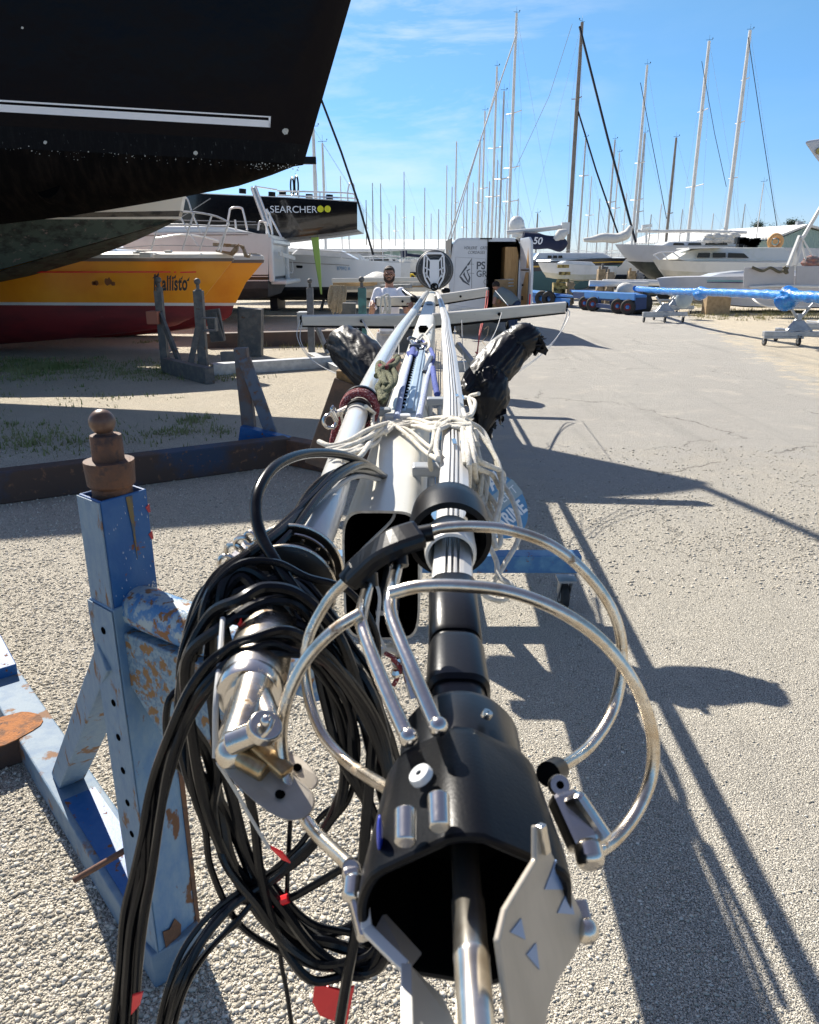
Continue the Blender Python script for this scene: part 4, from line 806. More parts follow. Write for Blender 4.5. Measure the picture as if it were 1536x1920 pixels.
for _ in range(40): c = p0+er*rr3.uniform(.05, .95)+zz*rr3.uniform(1.1, 1.34); w_ = rr3.uniform(.001, .004); q.add([c, c+er.normalized()*w_*.5, c+zz*w_*2], [(0, 1, 2)])
q.build('chipped_paint', mat('chipped_white', (.55, .60, .62), .6), st, fix=False)
q = MB(); 
for z in (1.30, 1.235, 1.09, 1.075): c = fc+er*.97+nf*.001+zz*z; q.prism([c, c+er*.05, c+er*.04+zz*.02, c+zz*.014-er*.05], nf*.001)
q.build('red_mark', mat('red_paint_mark', (.35, .02, .03), .5), st)
# ball head
pc = fc+(er+el)*.5; q = MB(); tilt = V((-.05, 0, 1)).normalized()
q.lathe([(1e-3, 1.20), (.0435, 1.20), (.0435, 1.366), (.051, 1.374), (.054, 1.425), (.0535, 1.427), (.034, 1.428), (.0335, 1.482), (.032, 1.484), (.018, 1.486), (.014, 1.492), (.014, 1.50)], pc-V((-.05*1.36, 0, 0))*0, zz, 36); bh = q.build('jack_cap', M_RUST, st)
q = MB(); q.ball(pc+V((-.004, 0, 1.512)), .028, 28); q.build('ball_head', mat('smooth_rusty_ball', (.15, .085, .055), .38, .2, (.09, .045, .03), 25, .4, .65, bump=.15, bs=120, bd=.002), bh)
# cross arm: round tube over a gusset box
a1 = pc + V((0, 0, 1.085)); dr = nf; 
q = MB(); q.tube([a1+dr*.03, a1+dr*.60], .050, 24); arm = q.build('cross_tube', mat('flaking_blue_tube', (.05, .17, .36), .5, 0, (.28, .36, .40), 34, .46, .54, (.22, .10, .035), 40, .53, .58, .5, 150, bd=.004), st)
e_ = er.normalized()*.052
q = MB(); b0 = a1+dr*.05-zz*.045; q.prism([b0-e_, b0-e_+dr*.38-zz*.0, b0-e_+dr*.38-zz*.24, b0-e_+dr*.10-zz*.24, b0-e_-zz*.14], e_*2*.97); q.build('gusset_box', mat('speckled_blue_plate', (.18, .27, .33), .6, 0, (.09, .17, .26), 90, .45, .55, (.22, .12, .045), 36, .52, .57, .4, 200, bd=.003), st, bevel=.004)
q = MB(); b1 = b0-e_-zz*.14+dr*.02; q.bar(b1+e_+zz*.02+dr*.02, b1+e_+dr*.35-zz*.16, .07, .03, (0, 0, 1)); q.build('gusset_stay', M_BLUE, st, bevel=.003)
q = MB(); p = a1+dr*.40; q.bar(p+zz*.03, p-zz*.24, .08, .016, dr); q.build('end_plate', M_BLUED, st, bevel=.002)
# base beam from the post to the far left, with the brace
s0 = G(310, 1835); s1_ = G(-120, 1130); d_ = (s1_-s0).normalized(); s0 = c2+er*.5+el*.45; bw = .145
q = MB(); q.bar(s0+zz*.058-d_*.06, s0+d_*3.4+zz*.058, bw, .112); q.build('base_beam', [mat('pale_blue_beam', (.15, .215, .275), .65, 0, (.08, .15, .24), 9, .44, .62, (.20, .10, .045), 7, .57, .62, .45, 220, bd=.003)], st, bevel=.006)
q = MB(); q.bar(s0+d_*.05+zz*.1155, s0+d_*.72+zz*.1155, .104, .004); q.build('beam_top_shade', M_BLUED, st)  # post's shade on the beam top, painted as a deep blue strip
q = MB(); q.bar(s0+d_*.86+zz*.10, onleft(.5, .97, -.03), .085, .075, (0, 0, 1)); q.build('brace', M_BLUEP, st, bevel=.004)
nrm_ = V((-d_.y, d_.x, 0)); jn = s0+d_*1.30
nrm_ = nrm_ if nrm_.x < 0 else -nrm_
q = MB(); q.bar(jn+nrm_*.05+zz*.055, jn+nrm_*1.3+zz*.055+d_*.2, .20, .105); q.build('cross_beam', [M_BEAM], st, bevel=.005)
q = MB(); rr3 = random.Random(8); cc = jn+nrm_*.12+zz*.1135; ring_ = []
for i in range(26): a = 2*PI*i/26; k = 1+.22*mnoise.noise((math.cos(a)*1.5, math.sin(a)*1.5, 2)); ring_.append(cc+d_*math.cos(a)*.11*k+nrm_*math.sin(a)*.16*k)
q.prism(ring_, zz*.004); q.build('rust_patch', M_ORUST, st)
q = MB(); q.bar(jn+d_*.42+zz*.118, jn+d_*.9+zz*.22, .12, .1); q.build('beam_sleeve', M_BLUED, st, bevel=.004)
q = MB(); q.tube([P(262, 1588, 1.62), P(240, 1592, 1.62), P(205, 1612, 1.6), P(140, 1650, 1.58)], .0085, 12, k=5); q.build('locking_rod', mat('brown_rod', (.16, .075, .045), .6, .2, (.10, .05, .03), 30, bump=.4, bs=300, bd=.002), st)

# ------------------------------------------------------------------ wheeled blue trestle under the mast
tr_ = thing('wheeled_trestle', 'blue wheeled trestle under the mast carrying an oval blue and white sign', 'trestle', V((MX(3.9), 3.9, 0)))
q = MB(); q.bar((-.55, 3.85, .29), (.93, 3.85, .29), .10, .10); q.bar((-.10, 3.85, .34), (MX(3.9), 3.86, 1.02), .07, .07); q.bar((.30, 3.85, .34), (MX(3.9)+.02, 3.88, 1.02), .07, .07); q.bar((-.18, 3.9, 1.0), (.24, 3.9, 1.0), .09, .07)
q.bar((.16, 3.85, .30), (.16, 4.6, .30), .08, .08); q.build('frame', mat('scuffed_blue_frame', (.05, .16, .34), .5, 0, (.12, .28, .42), 6, .45, .6, rustC, 14, .62, .67, .2, 90, bd=.003), tr_, bevel=.005)
def caster(parent, x, y, r=.075, z=None):
    q = MB(); q.box((x, y, 2*r+.045), (.10, .10, .012)); q.prism([(x-.035, y-.03, 2*r+.04), (x-.035, y+.04, 2*r+.04), (x-.035, y+.075, r-.01), (x-.035, y+.035, r-.02)], (.006, 0, 0)); q.prism([(x+.029, y-.03, 2*r+.04), (x+.029, y+.04, 2*r+.04), (x+.029, y+.075, r-.01), (x+.029, y+.035, r-.02)], (.006, 0, 0)); q.cyl((x-.045, y+.05, r), (x+.045, y+.05, r), .012, 10)
    f = q.build('caster_fork', M_GALV, parent)
    q = MB(); q.lathe([(.02, -.022), (r*.6, -.02), (r*.92, -.022), (r, -.014), (r, .014), (r*.92, .022), (r*.6, .02), (.02, .022)], (x, y+.05, r), (1, 0, 0), 28); w1 = q.build('caster_wheel', M_RUB, f)
    q = MB(); q.lathe([(1e-3, -.026), (r*.5, -.024), (r*.52, -.018)], (x, y+.05, r), (1, 0, 0), 20); q.build('wheel_hub', M_GALV, w1)
caster(tr_, .86, 3.83); caster(tr_, -.50, 3.83); caster(tr_, .16, 4.55)
# oval sign
sc_ = P(930, 945, 3.62); R_ = (P(975, 985, 3.62)-P(905, 915, 3.60)).normalized(); R_ = V((.34, -.10, -.26)).normalized(); nn_ = V((.15, -.75, .62)); nn_ = (nn_-R_*nn_.dot(R_)).normalized(); U_ = nn_.cross(R_).normalized()
U_ = U_ if U_.z > 0 else -U_
SR = V((.62, -.25, -.72)).normalized(); SU = V((.55, .35, .42)); SU = (SU-SR*SU.dot(SR)).normalized(); SN = SR.cross(SU)
if SN.y > 0: SN = -SN
# writing runs up to the right in the picture
WR = SU; WU = -SR
def sp_(a, b, o=0): return sc_ + WR*a + WU*b + WR.cross(WU)*o
q = MB(); q.prism([sp_(.150*math.cos(2*PI*i/48), .190*math.sin(2*PI*i/48)) for i in range(48)], WR.cross(WU)*-.006)
sg = q.build('sign_board', [mat('sign_blue', (.10, .26, .45), .4)], tr_)
q = MB(); q.prism([sp_(x, y, .0015) for x, y in ((-.150, .045), (.150, .045), (.152, .038), (.152, -.038), (.150, -.045), (-.150, -.045), (-.152, -.038), (-.152, .038))], WR.cross(WU)*.001); q.build('sign_band', mat('sign_grey', (.30, .38, .42), .4), sg)
M_SW = mat('sign_white', (.75, .78, .80), .4)
text('sign_lettering', 'METAL', .105, sp_(0, .062, .002), WR, WU, M_SW, sg, .001, bold=.003, align='CENTER', squash=.80)
text('sign_lettering', 'GREEMENT', .062, sp_(0, -.022, .004), WR, WU, M_SW, sg, .001, align='CENTER', squash=.88)
text('sign_lettering', 'MARINE', .10, sp_(0, -.125, .002), WR, WU, M_SW, sg, .001, bold=.003, align='CENTER', squash=.62)

# ------------------------------------------------------------------ rusty long beam stand in the middle left
rb = thing('long_beam_stand', 'long rusty beam on the ground with a short braced blue grey post at its end', 'boat stand', G(300, 925))
a, b = G(-60, 955), G(548, 872); h = .26
q = MB(); dxy = (b-a).normalized(); pn = V((-dxy.y, dxy.x, 0))
q.bar(a+pn*.09+zz*h/2, b+pn*.09+zz*h/2, .18, h); q.build('ground_beam', M_BEAM, rb, bevel=.01)
q = MB(); b2 = G(690, 905); q.bar(b+pn*.09+zz*(h/2-.003), b2+V((.0, .1, h/2-.003)), .16, h-.012); q.build('ground_beam', M_RUST, rb, bevel=.01)
Yb = G(480, 862).y+.12
q = MB(); q.bar(P(470, 826, Yb+.10), P(452, 652, Yb+.10), .125, .12, (0, 1, 0)); q.build('post', mat('post_grey_rust', (.10, .10, .11), .6, 0, (.12, .07, .05), 6, .45, .6, (.16, .075, .04), 16, .58, .66, .3, 90), rb, bevel=.006)
q = MB(); q.bar(P(512, 822, Yb+.05), P(458, 672, Yb+.05), .12, .05, (0, 1, 0)); q.build('brace', mat('post_grey_blue', (.10, .13, .18), .6, 0, (.12, .09, .08), 7, .5, .6, (.16, .08, .05), 16, .58, .66), rb, bevel=.005)
q = MB(); q.bar(P(452, 815, Yb+.02), P(540, 838, Yb-.05), .12, .20, (0, 0, 1)); q.build('foot_plate', M_BLUED, rb, bevel=.004)
q = MB(); q.bar(P(418, 668, Yb+.3), P(458, 668, Yb+.2), .08, .09); q.build('side_stub', M_STAND, rb, bevel=.004)
# leaning brown brace with its head plate
lb = thing('brown_strut_stand', 'dark brown leaning strut with a rust yellow head plate left of the mast', 'boat stand', G(600, 880))
q = MB(); q.bar(P(592, 872, 5.7), P(648, 715, 5.75), .17, .10, (0, 1, 0)); q.build('strut', mat('dark_brown_steel', (.05, .035, .028), .65, 0, (.10, .06, .04), 12, bump=.3, bs=80), lb, bevel=.006)
q = MB(); q.bar(P(632, 706, 5.8), P(690, 706, 5.8), .12, .10, (0, 0, 1)); q.build('head_plate', mat('rust_yellow', (.24, .15, .06), .8, 0, (.14, .08, .035), 30, bump=.5, bs=120), lb, bevel=.005)
q = MB(); q.bar(P(645, 715, 5.8), P(650, 880, 5.8), .10, .10, (0, 1, 0)); q.build('post', M_RUST, lb, bevel=.005)

# ------------------------------------------------------------------ far stands on the left
def post(q, x0, y0, x1, y1, Y, w_, d=None): q.bar(P(x0, y0, Y), P(x1, y1, Y), w_, d or w_, (0, 1, 0))
def knob(x, y, Y, parent, r=.055):
    c = P(x, y, Y); q = MB(); q.ball(c, r, 14); q.cyl(c-zz*.05, c-zz*.16, .028, 12); q.cyl(c-zz*.12, c-zz*.22, .06, 14); q.build('ball_head', M_STAND, parent)
Y2 = G(340, 705).y
s2_ = thing('twin_post_stand', 'dark twin post stand with ball heads in front of the yellow hull', 'boat stand', G(340, 705))
q = MB(); post(q, 312, 700, 297, 545, Y2+.9, .13); q.build('post', M_STAND, s2_, bevel=.006)
q = MB(); post(q, 384, 720, 372, 545, Y2+.05, .15); q.build('post', M_STAND, s2_, bevel=.006)
q = MB(); q.bar(P(300, 588, Y2+.8), P(338, 682, Y2+.5), .06, .10); q.build('brace', M_STAND, s2_, bevel=.004)
q = MB(); q.bar(P(372, 612, Y2), P(356, 690, Y2-.05), .08, .10); q.build('brace', M_STAND, s2_, bevel=.004)
q = MB(); a = G(308, 700); b = G(392, 722); q.bar(a+V((0, .1, .13)), b+V((0, .1, .13)), .16, .26); q.build('ground_beam', M_STAND, s2_, bevel=.008)
q = MB(); a = G(392, 706); b = G(640, 690); q.bar(a+V((.02, .15, .10)), b+V((0, .2, .10)), .22, .20); q.build('ground_beam', M_GALV, s2_, bevel=.008)
knob(297, 525, Y2+.9, s2_); knob(370, 528, Y2+.05, s2_)
q = MB(); c = P(394, 608, Y2-.1); q.box(c+V((.0, 0, .10)), (.22, .18, .02)); q.box(c+V((0, 0, -.10)), (.22, .18, .02)); q.box(c+V((.10, 0, 0)), (.02, .18, .18)); q.build('steel_socket', M_STAND, s2_)
q = MB(); c = P(290, 595, Y2+.8); q.box(c, (.20, .3, .22)); q.build('wooden_pad', mat('red_wood', (.35, .12, .07), .7), s2_, bevel=.01)
s3_ = thing('box_post_stand', 'wide dark steel box post standing beyond the twin post stand', 'boat stand', G(470, 668))
Y3 = G(470, 668).y; q = MB(); post(q, 472, 667, 472, 578, Y3+.05, .44, .3); q.build('box_post', M_STAND, s3_, bevel=.01)
q = MB(); post(q, 452, 655, 452, 575, Y3+.4, .12); q.bar(P(410, 640, Y3+.5), P(398, 580, Y3+.5), .30, .12, (0, 1, 0)); q.bar(P(418, 640, Y3+.4), P(402, 585, Y3+.4), .07, .1, (0, 1, 0)); q.build('post', M_STAND, s3_, bevel=.006)
q = MB(); q.bar(G(380, 655)+V((0, .3, .16)), G(640, 648)+V((0, .3, .16)), .3, .34); q.build('ground_beam', mat('brown_beam', (.10, .06, .045), .7, 0, (.06, .045, .04), 3), s3_, bevel=.01)
s4_ = thing('slim_post_stand', 'slim grey post stand with a leaning galvanised brace left of the man', 'boat stand', G(585, 668))
Y4 = G(585, 668).y; q = MB(); post(q, 585, 666, 581, 540, Y4, .13); q.build('post', mat('grey_post', (.16, .17, .19), .55, 0, (.10, .10, .10), 8), s4_, bevel=.006); knob(581, 527, Y4, s4_, .05)
q = MB(); q.bar(P(592, 606, Y4-.1), P(616, 664, Y4-.4), .08, .08); q.build('brace', M_GALV, s4_, bevel=.005)
q = MB(); q.bar(G(585, 672)+zz*.06, G(640, 700)+zz*.06, .16, .12); q.bar(P(560, 600, Y4+1), P(582, 600, Y4+1), .4, .35); q.build('foot', M_GALV, s4_, bevel=.005)
s5_ = thing('teal_post_stand', 'teal painted post stand with a dark ball head beside the man', 'boat stand', G(680, 650))
Y5 = 13.2; q = MB(); post(q, 681, 640, 679, 540, Y5, .135); q.build('post', M_TEAL, s5_, bevel=.006); knob(678, 524, Y5, s5_, .05)
q = MB(); q.bar(P(655, 600, Y5+.3), P(655, 568, Y5+.3), .22, .2, (0, 1, 0)); q.bar(P(655, 620, Y5+.3), P(655, 600, Y5+.3), .16, .12, (0, 1, 0)); q.build('foot', M_STAND, s5_)
q = MB(); q.bar(P(755, 660, 9.5), P(757, 600, 9.5), .24, .2, (0, 1, 0)); tag(q.build('steel_pillar', M_STAND, bevel=.01), 'dark steel pillar under the mast just right of the man', 'pillar')
q = MB(); a = P(858, 645, 7.4); q.bar(a, P(890, 685, 7.2), .05, .05); q.bar(P(853, 687, 7.3), P(940, 683, 7.3), .09, .09); q.bar(P(893, 688, 7.2), G(905, 735), .05, .05)
tag(q.build('galvanised_trestle', M_GALV, bevel=.004), 'galvanised trestle leg under the right spreader', 'trestle')
# rack of old spars and hanging rope behind the posts
rk = thing('spar_rack', 'rack of old pale spars between the slim post and the teal post', 'rack', G(660, 640))
rr3 = random.Random(31)
for i in range(9):
    q = MB(); y = 532+rr3.uniform(-6, 14); q.bar(P(628+rr3.uniform(-6, 6), y, 15.2+rr3.random()), P(800+rr3.uniform(-30, 20), y+rr3.uniform(-4, 5), 15+rr3.random()), .08, .08); q.build('old_spar', rr3.choice([M_CREAM, M_CRATE, M_GALV]), rk, bevel=.01)
q = MB(); q.bar(P(640, 545, 15.2), P(640, 612, 15.2), .1, .1); q.bar(P(730, 545, 15.2), P(730, 612, 15.2), .1, .1); q.build('rack_post', M_STAND, rk)
q = MB()
for i in range(26):
    x = 620+rr3.random()*26; q.tube([P(x+rr3.uniform(-3, 3), 535, 14.8), P(x-4, 550+rr3.random()*10, 14.8), P(x+rr3.uniform(-5, 5), 575+rr3.random()*14, 14.8), P(x+4, 560, 14.75), P(x+5, 536, 14.8)], .015, 6, k=4)
tag(q.build('hanging_rope_hank', M_ROPET), 'hank of tan rope hanging off the spar rack left of the teal post', 'rope')
q = MB(); q.lathe([(.35, 0), (.36, .1), (.30, .4), (.1, .5), (1e-3, .52)], P(708, 548, 16.5)-zz*.1, zz, 20); tag(q.build('covered_bundle', M_SAIL), 'rounded white covered bundle behind the left shoulder of the man', 'bundle')
# ------------------------------------------------------------------ big black hull at the upper left
M_NAVY = mat('black_topside_gloss', (.0018, .0019, .0048), .12, 0, (.0026, .0024, .0045), 1.2, .45, .62, spec=.065, bump=.25, bs=.8, bd=.12)
M_NAVB = mat('dull_black_boot_top', (.004, .0045, .006), .5, 0, (.009, .010, .011), 9, .5, .7, (.10, .11, .11), 24, .66, .72, stretch=(3, 1, .5), spec=.06)
M_ANTI = mat('worn_black_antifouling', (.0035, .003, .0028), .75, 0, (.012, .009, .007), 3.0, .45, .68, (.09, .09, .085), 30, .70, .74, .4, 40, stretch=(3.2, 1, .7), spec=.04)
def zat(py, Y): return P(768, py, Y).z
bh = thing('black_yacht', 'huge glossy black yacht hull propped up at the upper left with a double white stripe', 'yacht', (-6, 12.8, 0))
HK = .227; FL = .11
def PH(px, py, off=0.0):
    d = ray(px, py); k = d.x/d.y; Y = (12.204+off)/(1-HK*k); t = Y/d.y
    return V((d.x*t, Y, H+d.z*t))
def HY(x, off=0.0): return 12.204+off+HK*x
wlp = [(-900, 250), (0, 277), (300, 292), (560, 307)]; btp = [(-900, 470), (0, 413), (150, 396), (300, 378), (430, 359), (500, 341), (545, 327), (566, 311)]
def itp(L_, x):
    for (a, b), (c, d) in zip(L_[:-1], L_[1:]):
        if x <= c: return b+(d-b)*max(0, (x-a))/(c-a)
    return L_[-1][1]
def loft(q, rows, closed_deck=True, mis=None, mirror=None, endcap=True):
    """rows[station][row] near-side points; mirrored about Y = mirror; last row joins its mirror (keel)"""
    ns, nr = len(rows), len(rows[0]); vs = [p for r in rows for p in r]; far_ = [(mirror(p) if callable(mirror) else V((p.x, 2*mirror-p.y, p.z))) for r in rows for p in r]
    fs, mi = [], []
    q0 = len(q.v); q.v += vs+far_; N = len(vs)
    def F(idx, m, sm=True): q.f.append([q0+i for i in idx]); q.m.append(m); q.sm.append(sm)
    for i in range(ns-1):
        for j in range(nr-1):
            a, b, c, d = i*nr+j, (i+1)*nr+j, (i+1)*nr+j+1, i*nr+j+1
            F((a, b, c, d), mis[j]); F((N+d, N+c, N+b, N+a), mis[j])
        F((i*nr, N+i*nr, N+(i+1)*nr, (i+1)*nr), mis[-1], False)
    if endcap:
        for i in (0, ns-1):
            for j in range(nr-1): F((i*nr+j, i*nr+j+1, N+i*nr+j+1, N+i*nr+j), mis[j], False)
rows = []
for px in (566, 556, 540, 500, 430, 350, 250, 150, 50, -100, -300, -600, -900):
    pw = PH(px, itp(wlp, px)); pb = PH(px, itp(btp, px), 1.3); zw, zb, x0 = pw.z, pb.z, pw.x; e = max(0, 1-(566-px)/46); YN = lambda x: HY(x)+(12.02-HY(x))*e**2
    r = []
    for z in (5.34, 4.9, 4.2, 3.7, zw+.26, zw): x = x0+(z-zw)*.36*(1 if px > -200 else .2); r.append(V((x, YN(x)-FL*(z-zw)*(1-e*e), z)))
    for ph in (14, 28, 42, 56, 72, 90):
        f = rad(ph); r.append(V((x0, YN(x0)+(12.01-YN(x0))*(1-math.cos(f)), zw-(zw-zb)*math.sin(f))))
    rows.append(r)
q = MB(); loft(q, rows, mirror=12.02, mis=[0]*4+[1]+[2]*6+[0]); q.build('hull', [M_NAVY, M_NAVB, M_ANTI], bh)
def onside(px, py, o=.006):
    zw_ = PH(px, itp(wlp, px)).z; off = 0
    for _ in range(5): p = PH(px, py, off); off = -FL*max(0, p.z-zw_)
    return PH(px, py, off-o)
q = MB()
for k in range(24):
    f0, f1 = k/24, (k+1)/24
    def L2(f, a0, a1): return a0+(a1-a0)*f
    for t0, b0, t1, b1 in ((195.5, 209.5, 226, 239), (187, 190.5, 218, 220.5)):
        xs = (-420+927*f0, -420+927*f1); ff = [(x-0)/507 for x in xs]
        q.add([onside(xs[0], t0+(t1-t0)*ff[0]), onside(xs[1], t0+(t1-t0)*ff[1]), onside(xs[1], b0+(b1-b0)*ff[1]), onside(xs[0], b0+(b1-b0)*ff[0])], [(0, 1, 2, 3)])
q.add([onside(504, 218.5), onside(508, 218), onside(507, 239), onside(503.5, 239)], [(0, 1, 2, 3)])
q.build('white_stripe', mat('stripe_white', (.74, .74, .76), .3), bh, fix=False)
def blot(q, px, py, r, n=14, sd=0, o=.006, Y=None):
    pts = []
    for i in range(n):
        a = 2*PI*i/n; k = r*(1+.35*mnoise.noise((math.cos(a)*2+px, math.sin(a)*2, sd))); pts.append(onside(px+math.cos(a)*k, py+math.sin(a)*k, o) if Y is None else P(px+math.cos(a)*k, py+math.sin(a)*k, Y))
    q.add(pts, [tuple(range(n))])
q = MB(); blot(q, 535, 246, 6); blot(q, 42, 52, 2.5); blot(q, 85, 267, 3.5); blot(q, 367, 287, 4)
rc2 = random.Random(14)
for i in range(90):
    x = rc2.uniform(0, 560); blot(q, x, itp(wlp, x)+rc2.gauss(5, 5)+(4 if x > 400 else 0), .35+1.0*rc2.random()**3, 7, sd=i, o=.03)
for i in range(40): x = rc2.uniform(470, 562); blot(q, x, itp(wlp, x)+rc2.uniform(2, 16), .4+1.1*rc2.random()**2, 7, sd=i, o=.03)
q.build('paint_chip', mat('chip_filler', (.50, .50, .46), .8, 0, (.35, .35, .32), 60), bh, fix=False)
q = MB(); tc_ = PH(92, 352, .22); q.lathe([(.16, .0), (.17, -.02), (.18, .02), (.16, .15)], tc_, (.15, 1, -.55), 32); q.lathe([(1e-3, .0), (.165, .0)], tc_+V((0, -.005, 0)), (.15, 1, -.55), 32, mi=1)
q.build('thruster_tunnel', [M_ANTI, M_DARK], bh)
q = MB(); q.bar(PH(626, 46, .05), PH(640, -30, .05), .05, .05); q.build('pushpit_rail', M_INOX, bh)
q = MB(); q.tube([V((-.90, 12.02, 5.30)), V((-4.1, 12.02, 14.4)), V((-6.2, 12.02, 20.4))], .055, 10); q.build('furled_headsail', M_NAVYS, bh)
# its fin keel and legs further left, carrying the hull
q = MB(); q.box((-9.5, 12.0, 1.2), (2.4, .35, 2.4)); q.build('fin_keel', M_ANTI, bh, bevel=.08)
q = MB()
for x in (-6.6,): q.bar((x-1.6, 12.9, 0), (x-1.6, 12.6, 2.7), .14, .14); q.bar((x-1.4, 14.0, 0), (x-1.6, 12.9, 2.5), .10, .10)
q.build('prop_leg', M_STAND, bh)

# bow of a black and cream boat with dark green antifouling, behind the black hull
gb = thing('green_bottomed_boat', 'cream decked black boat bow with blotchy dark green bottom under the big black hull', 'boat', (-9, 15, 0))
M_GREEN = mat('blotchy_green_antifouling', (.055, .080, .066), .7, 0, (.020, .024, .023), 3.5, .47, .60, (.20, .15, .14), 9, .60, .68, .3, 40, stretch=(1, 1, 1.6))
rows = []; Yg = 13.6
for k, (dx) in enumerate((0, 15, 40, 90, 160, 260, 380, 560, 800)):
    e = max(0, 1-dx/330); bt = 412+(345-15-(345-15-dx)) * .29; yk = min(412+dx*.285, 560)
    x = 338-dx; Yn = Yg+1.5*(e**1.6)
    rows.append([P(x+6, 362+dx*.12, Yn), P(x, 395+dx*.018, Yn), P(x-3, 406+dx*.008, Yn), P(x-5, 411, Yn), P(x-9, 411+(yk-411)*.5+1, Yn+.1), P(x-14, yk+1.5, Yn+.5*(1-e)), P(x-14, yk+2, Yg+1.55)])
q = MB(); loft(q, rows, mirror=Yg+1.6, mis=[0, 1, 0, 2, 2, 2, 0]); q.build('hull', [M_CREAM, mat('black_gelcoat', (.008, .008, .010), .15, coat=.4), M_GREEN], gb)
q = MB(); q.bar((-10, 15.2, 0), (-10, 15.2, 2.0), .5, .4); q.build('keel', M_GREEN, gb)

# ------------------------------------------------------------------ yellow catamaran
M_YEL = mat('faded_orange_gelcoat', (.86, .33, .012), .30, 0, (.78, .26, .008), 1.0, .45, .65, coat=.25)
M_REDB = mat('dark_red_antifouling', (.19, .014, .018), .55, 0, (.12, .012, .015), 1.6, .45, .62, (.26, .08, .075), 3, .66, .76, stretch=(.5, 1, 2))
ka = thing('yellow_catamaran', 'orange yellow catamaran with dark red bottoms and blackletter name on its bow', 'catamaran', (-7, 18, 0))
def cathull(tipx, tipy, wlx, Y0, hb, name, ydeck=490, leftend=-700):
    rows = []; Yc = Y0+hb
    for k, t in enumerate((0, .02, .05, .10, .18, .28, .42, .6, .8, 1.0)):
        e = (1-min(1, t/.42))**1.8; Yn = Y0+hb*.985*e
        def X_(a): return a+(leftend-a)*t
        xb = X_(wlx-18); yb = 600+(658-600)*min(1, (t*1.9))**.55
        r = [P(X_(tipx), tipy+2*t, Yn), P(X_(tipx-32), 530, Yn), P(X_(wlx+2), 568.0-4*t, Yn), P(X_(wlx-2), 573.5-4*t, Yn), P(X_(wlx-6), 590, Yn+.02), P(X_(wlx-12), 590+(yb-590)*.6, Yn+.08*(1-e)), P(xb, yb-2, Yn+.35*(1-e)), P(xb, yb, Yc-.02)]
        rows.append(r)
    q = MB(); loft(q, rows, mirror=Yc, mis=[0, 0, 1, 2, 2, 2, 2, 1]); o = q.build(name, [M_YEL, M_WHITE, M_REDB], ka)
    q = MB(); rr = []
    for k, t in enumerate((0, .02, .05, .10, .18, .28, .42, .6, .8, 1.0)):
        e = (1-min(1, t/.42))**1.8; Yn = Y0+hb*.985*e-.02; x = tipx+(leftend-tipx)*t
        rr.append([P(x-10, tipy-17, Yn+.10), P(x-4, tipy-15, Yn+.03), P(x, tipy-12, Yn-.02), P(x+1, tipy-5, Yn-.03), P(x+1, tipy-4, Yn-.035), P(x, tipy+1, Yn-.03)])
    loft(q, rr, mirror=Yc, mis=[0, 0, 0, 1, 1, 0]); q.build('deck_moulding', [mat('aged_white_deck', (.62, .60, .54), .45, 0, (.50, .48, .42), 3, .5, .7), mat('rubbing_strake', (.16, .12, .09), .6)], ka)
    return o
h1 = cathull(436, 489, 372, 16.2, .85, 'near_hull'); h1.name = 'hull'
h2 = cathull(493, 492, 440, 19.6, .9, 'far_hull'); h2.name = 'hull'
q = MB(); q.box((-9.5, 18.2, 1.9), (6, 3.0, .5)); q.box((-10.5, 18.2, 2.3), (5, 3.4, .6)); q.build('bridge_deck', M_CREAM, ka, bevel=.15)
YK = 16.185
q = MB()
for x0, x1 in ((-400, 320), (326, 331), (338, 368)): q.add([P(x0, 509.4+.0, YK), P(x1, 508.6, YK), P(x1, 511.2, YK), P(x0, 511.8, YK)], [(0, 1, 2, 3)])
q.build('red_pinstripe', M_RED, ka, fix=False)
q = MB(); blot(q, 180, 530.5, 5, Y=YK, sd=3); blot(q, 176, 531, 4, Y=YK, sd=9); q.build('brown_scuff', mat('brown_scuff', (.22, .07, .015), .6), ka, fix=False); q = MB(); blot(q, 203, 528, 7, Y=YK, sd=5); blot(q, 212, 532, 4, Y=YK, sd=8); q.build('brown_scuff', mat('brown_scuff', (0, 0, 0)), ka, fix=False)
o_ = P(288, 544, YK-.004); r_ = P(372, 543, YK-.004)-o_; u_ = P(288, 515, YK-.004)-o_
text('name_lettering', 'K', .46, o_+V((0, 0, -.01)), r_, u_, mat('lettering_black', (.012, .012, .012), .4), ka, .004, squash=.40, bold=.012)
text('name_lettering', 'allisto', .40, P(304, 544, YK-.004), r_, u_, mat('lettering_black', (0, 0, 0)), ka, .004, squash=.50, bold=.012, space=1.08)
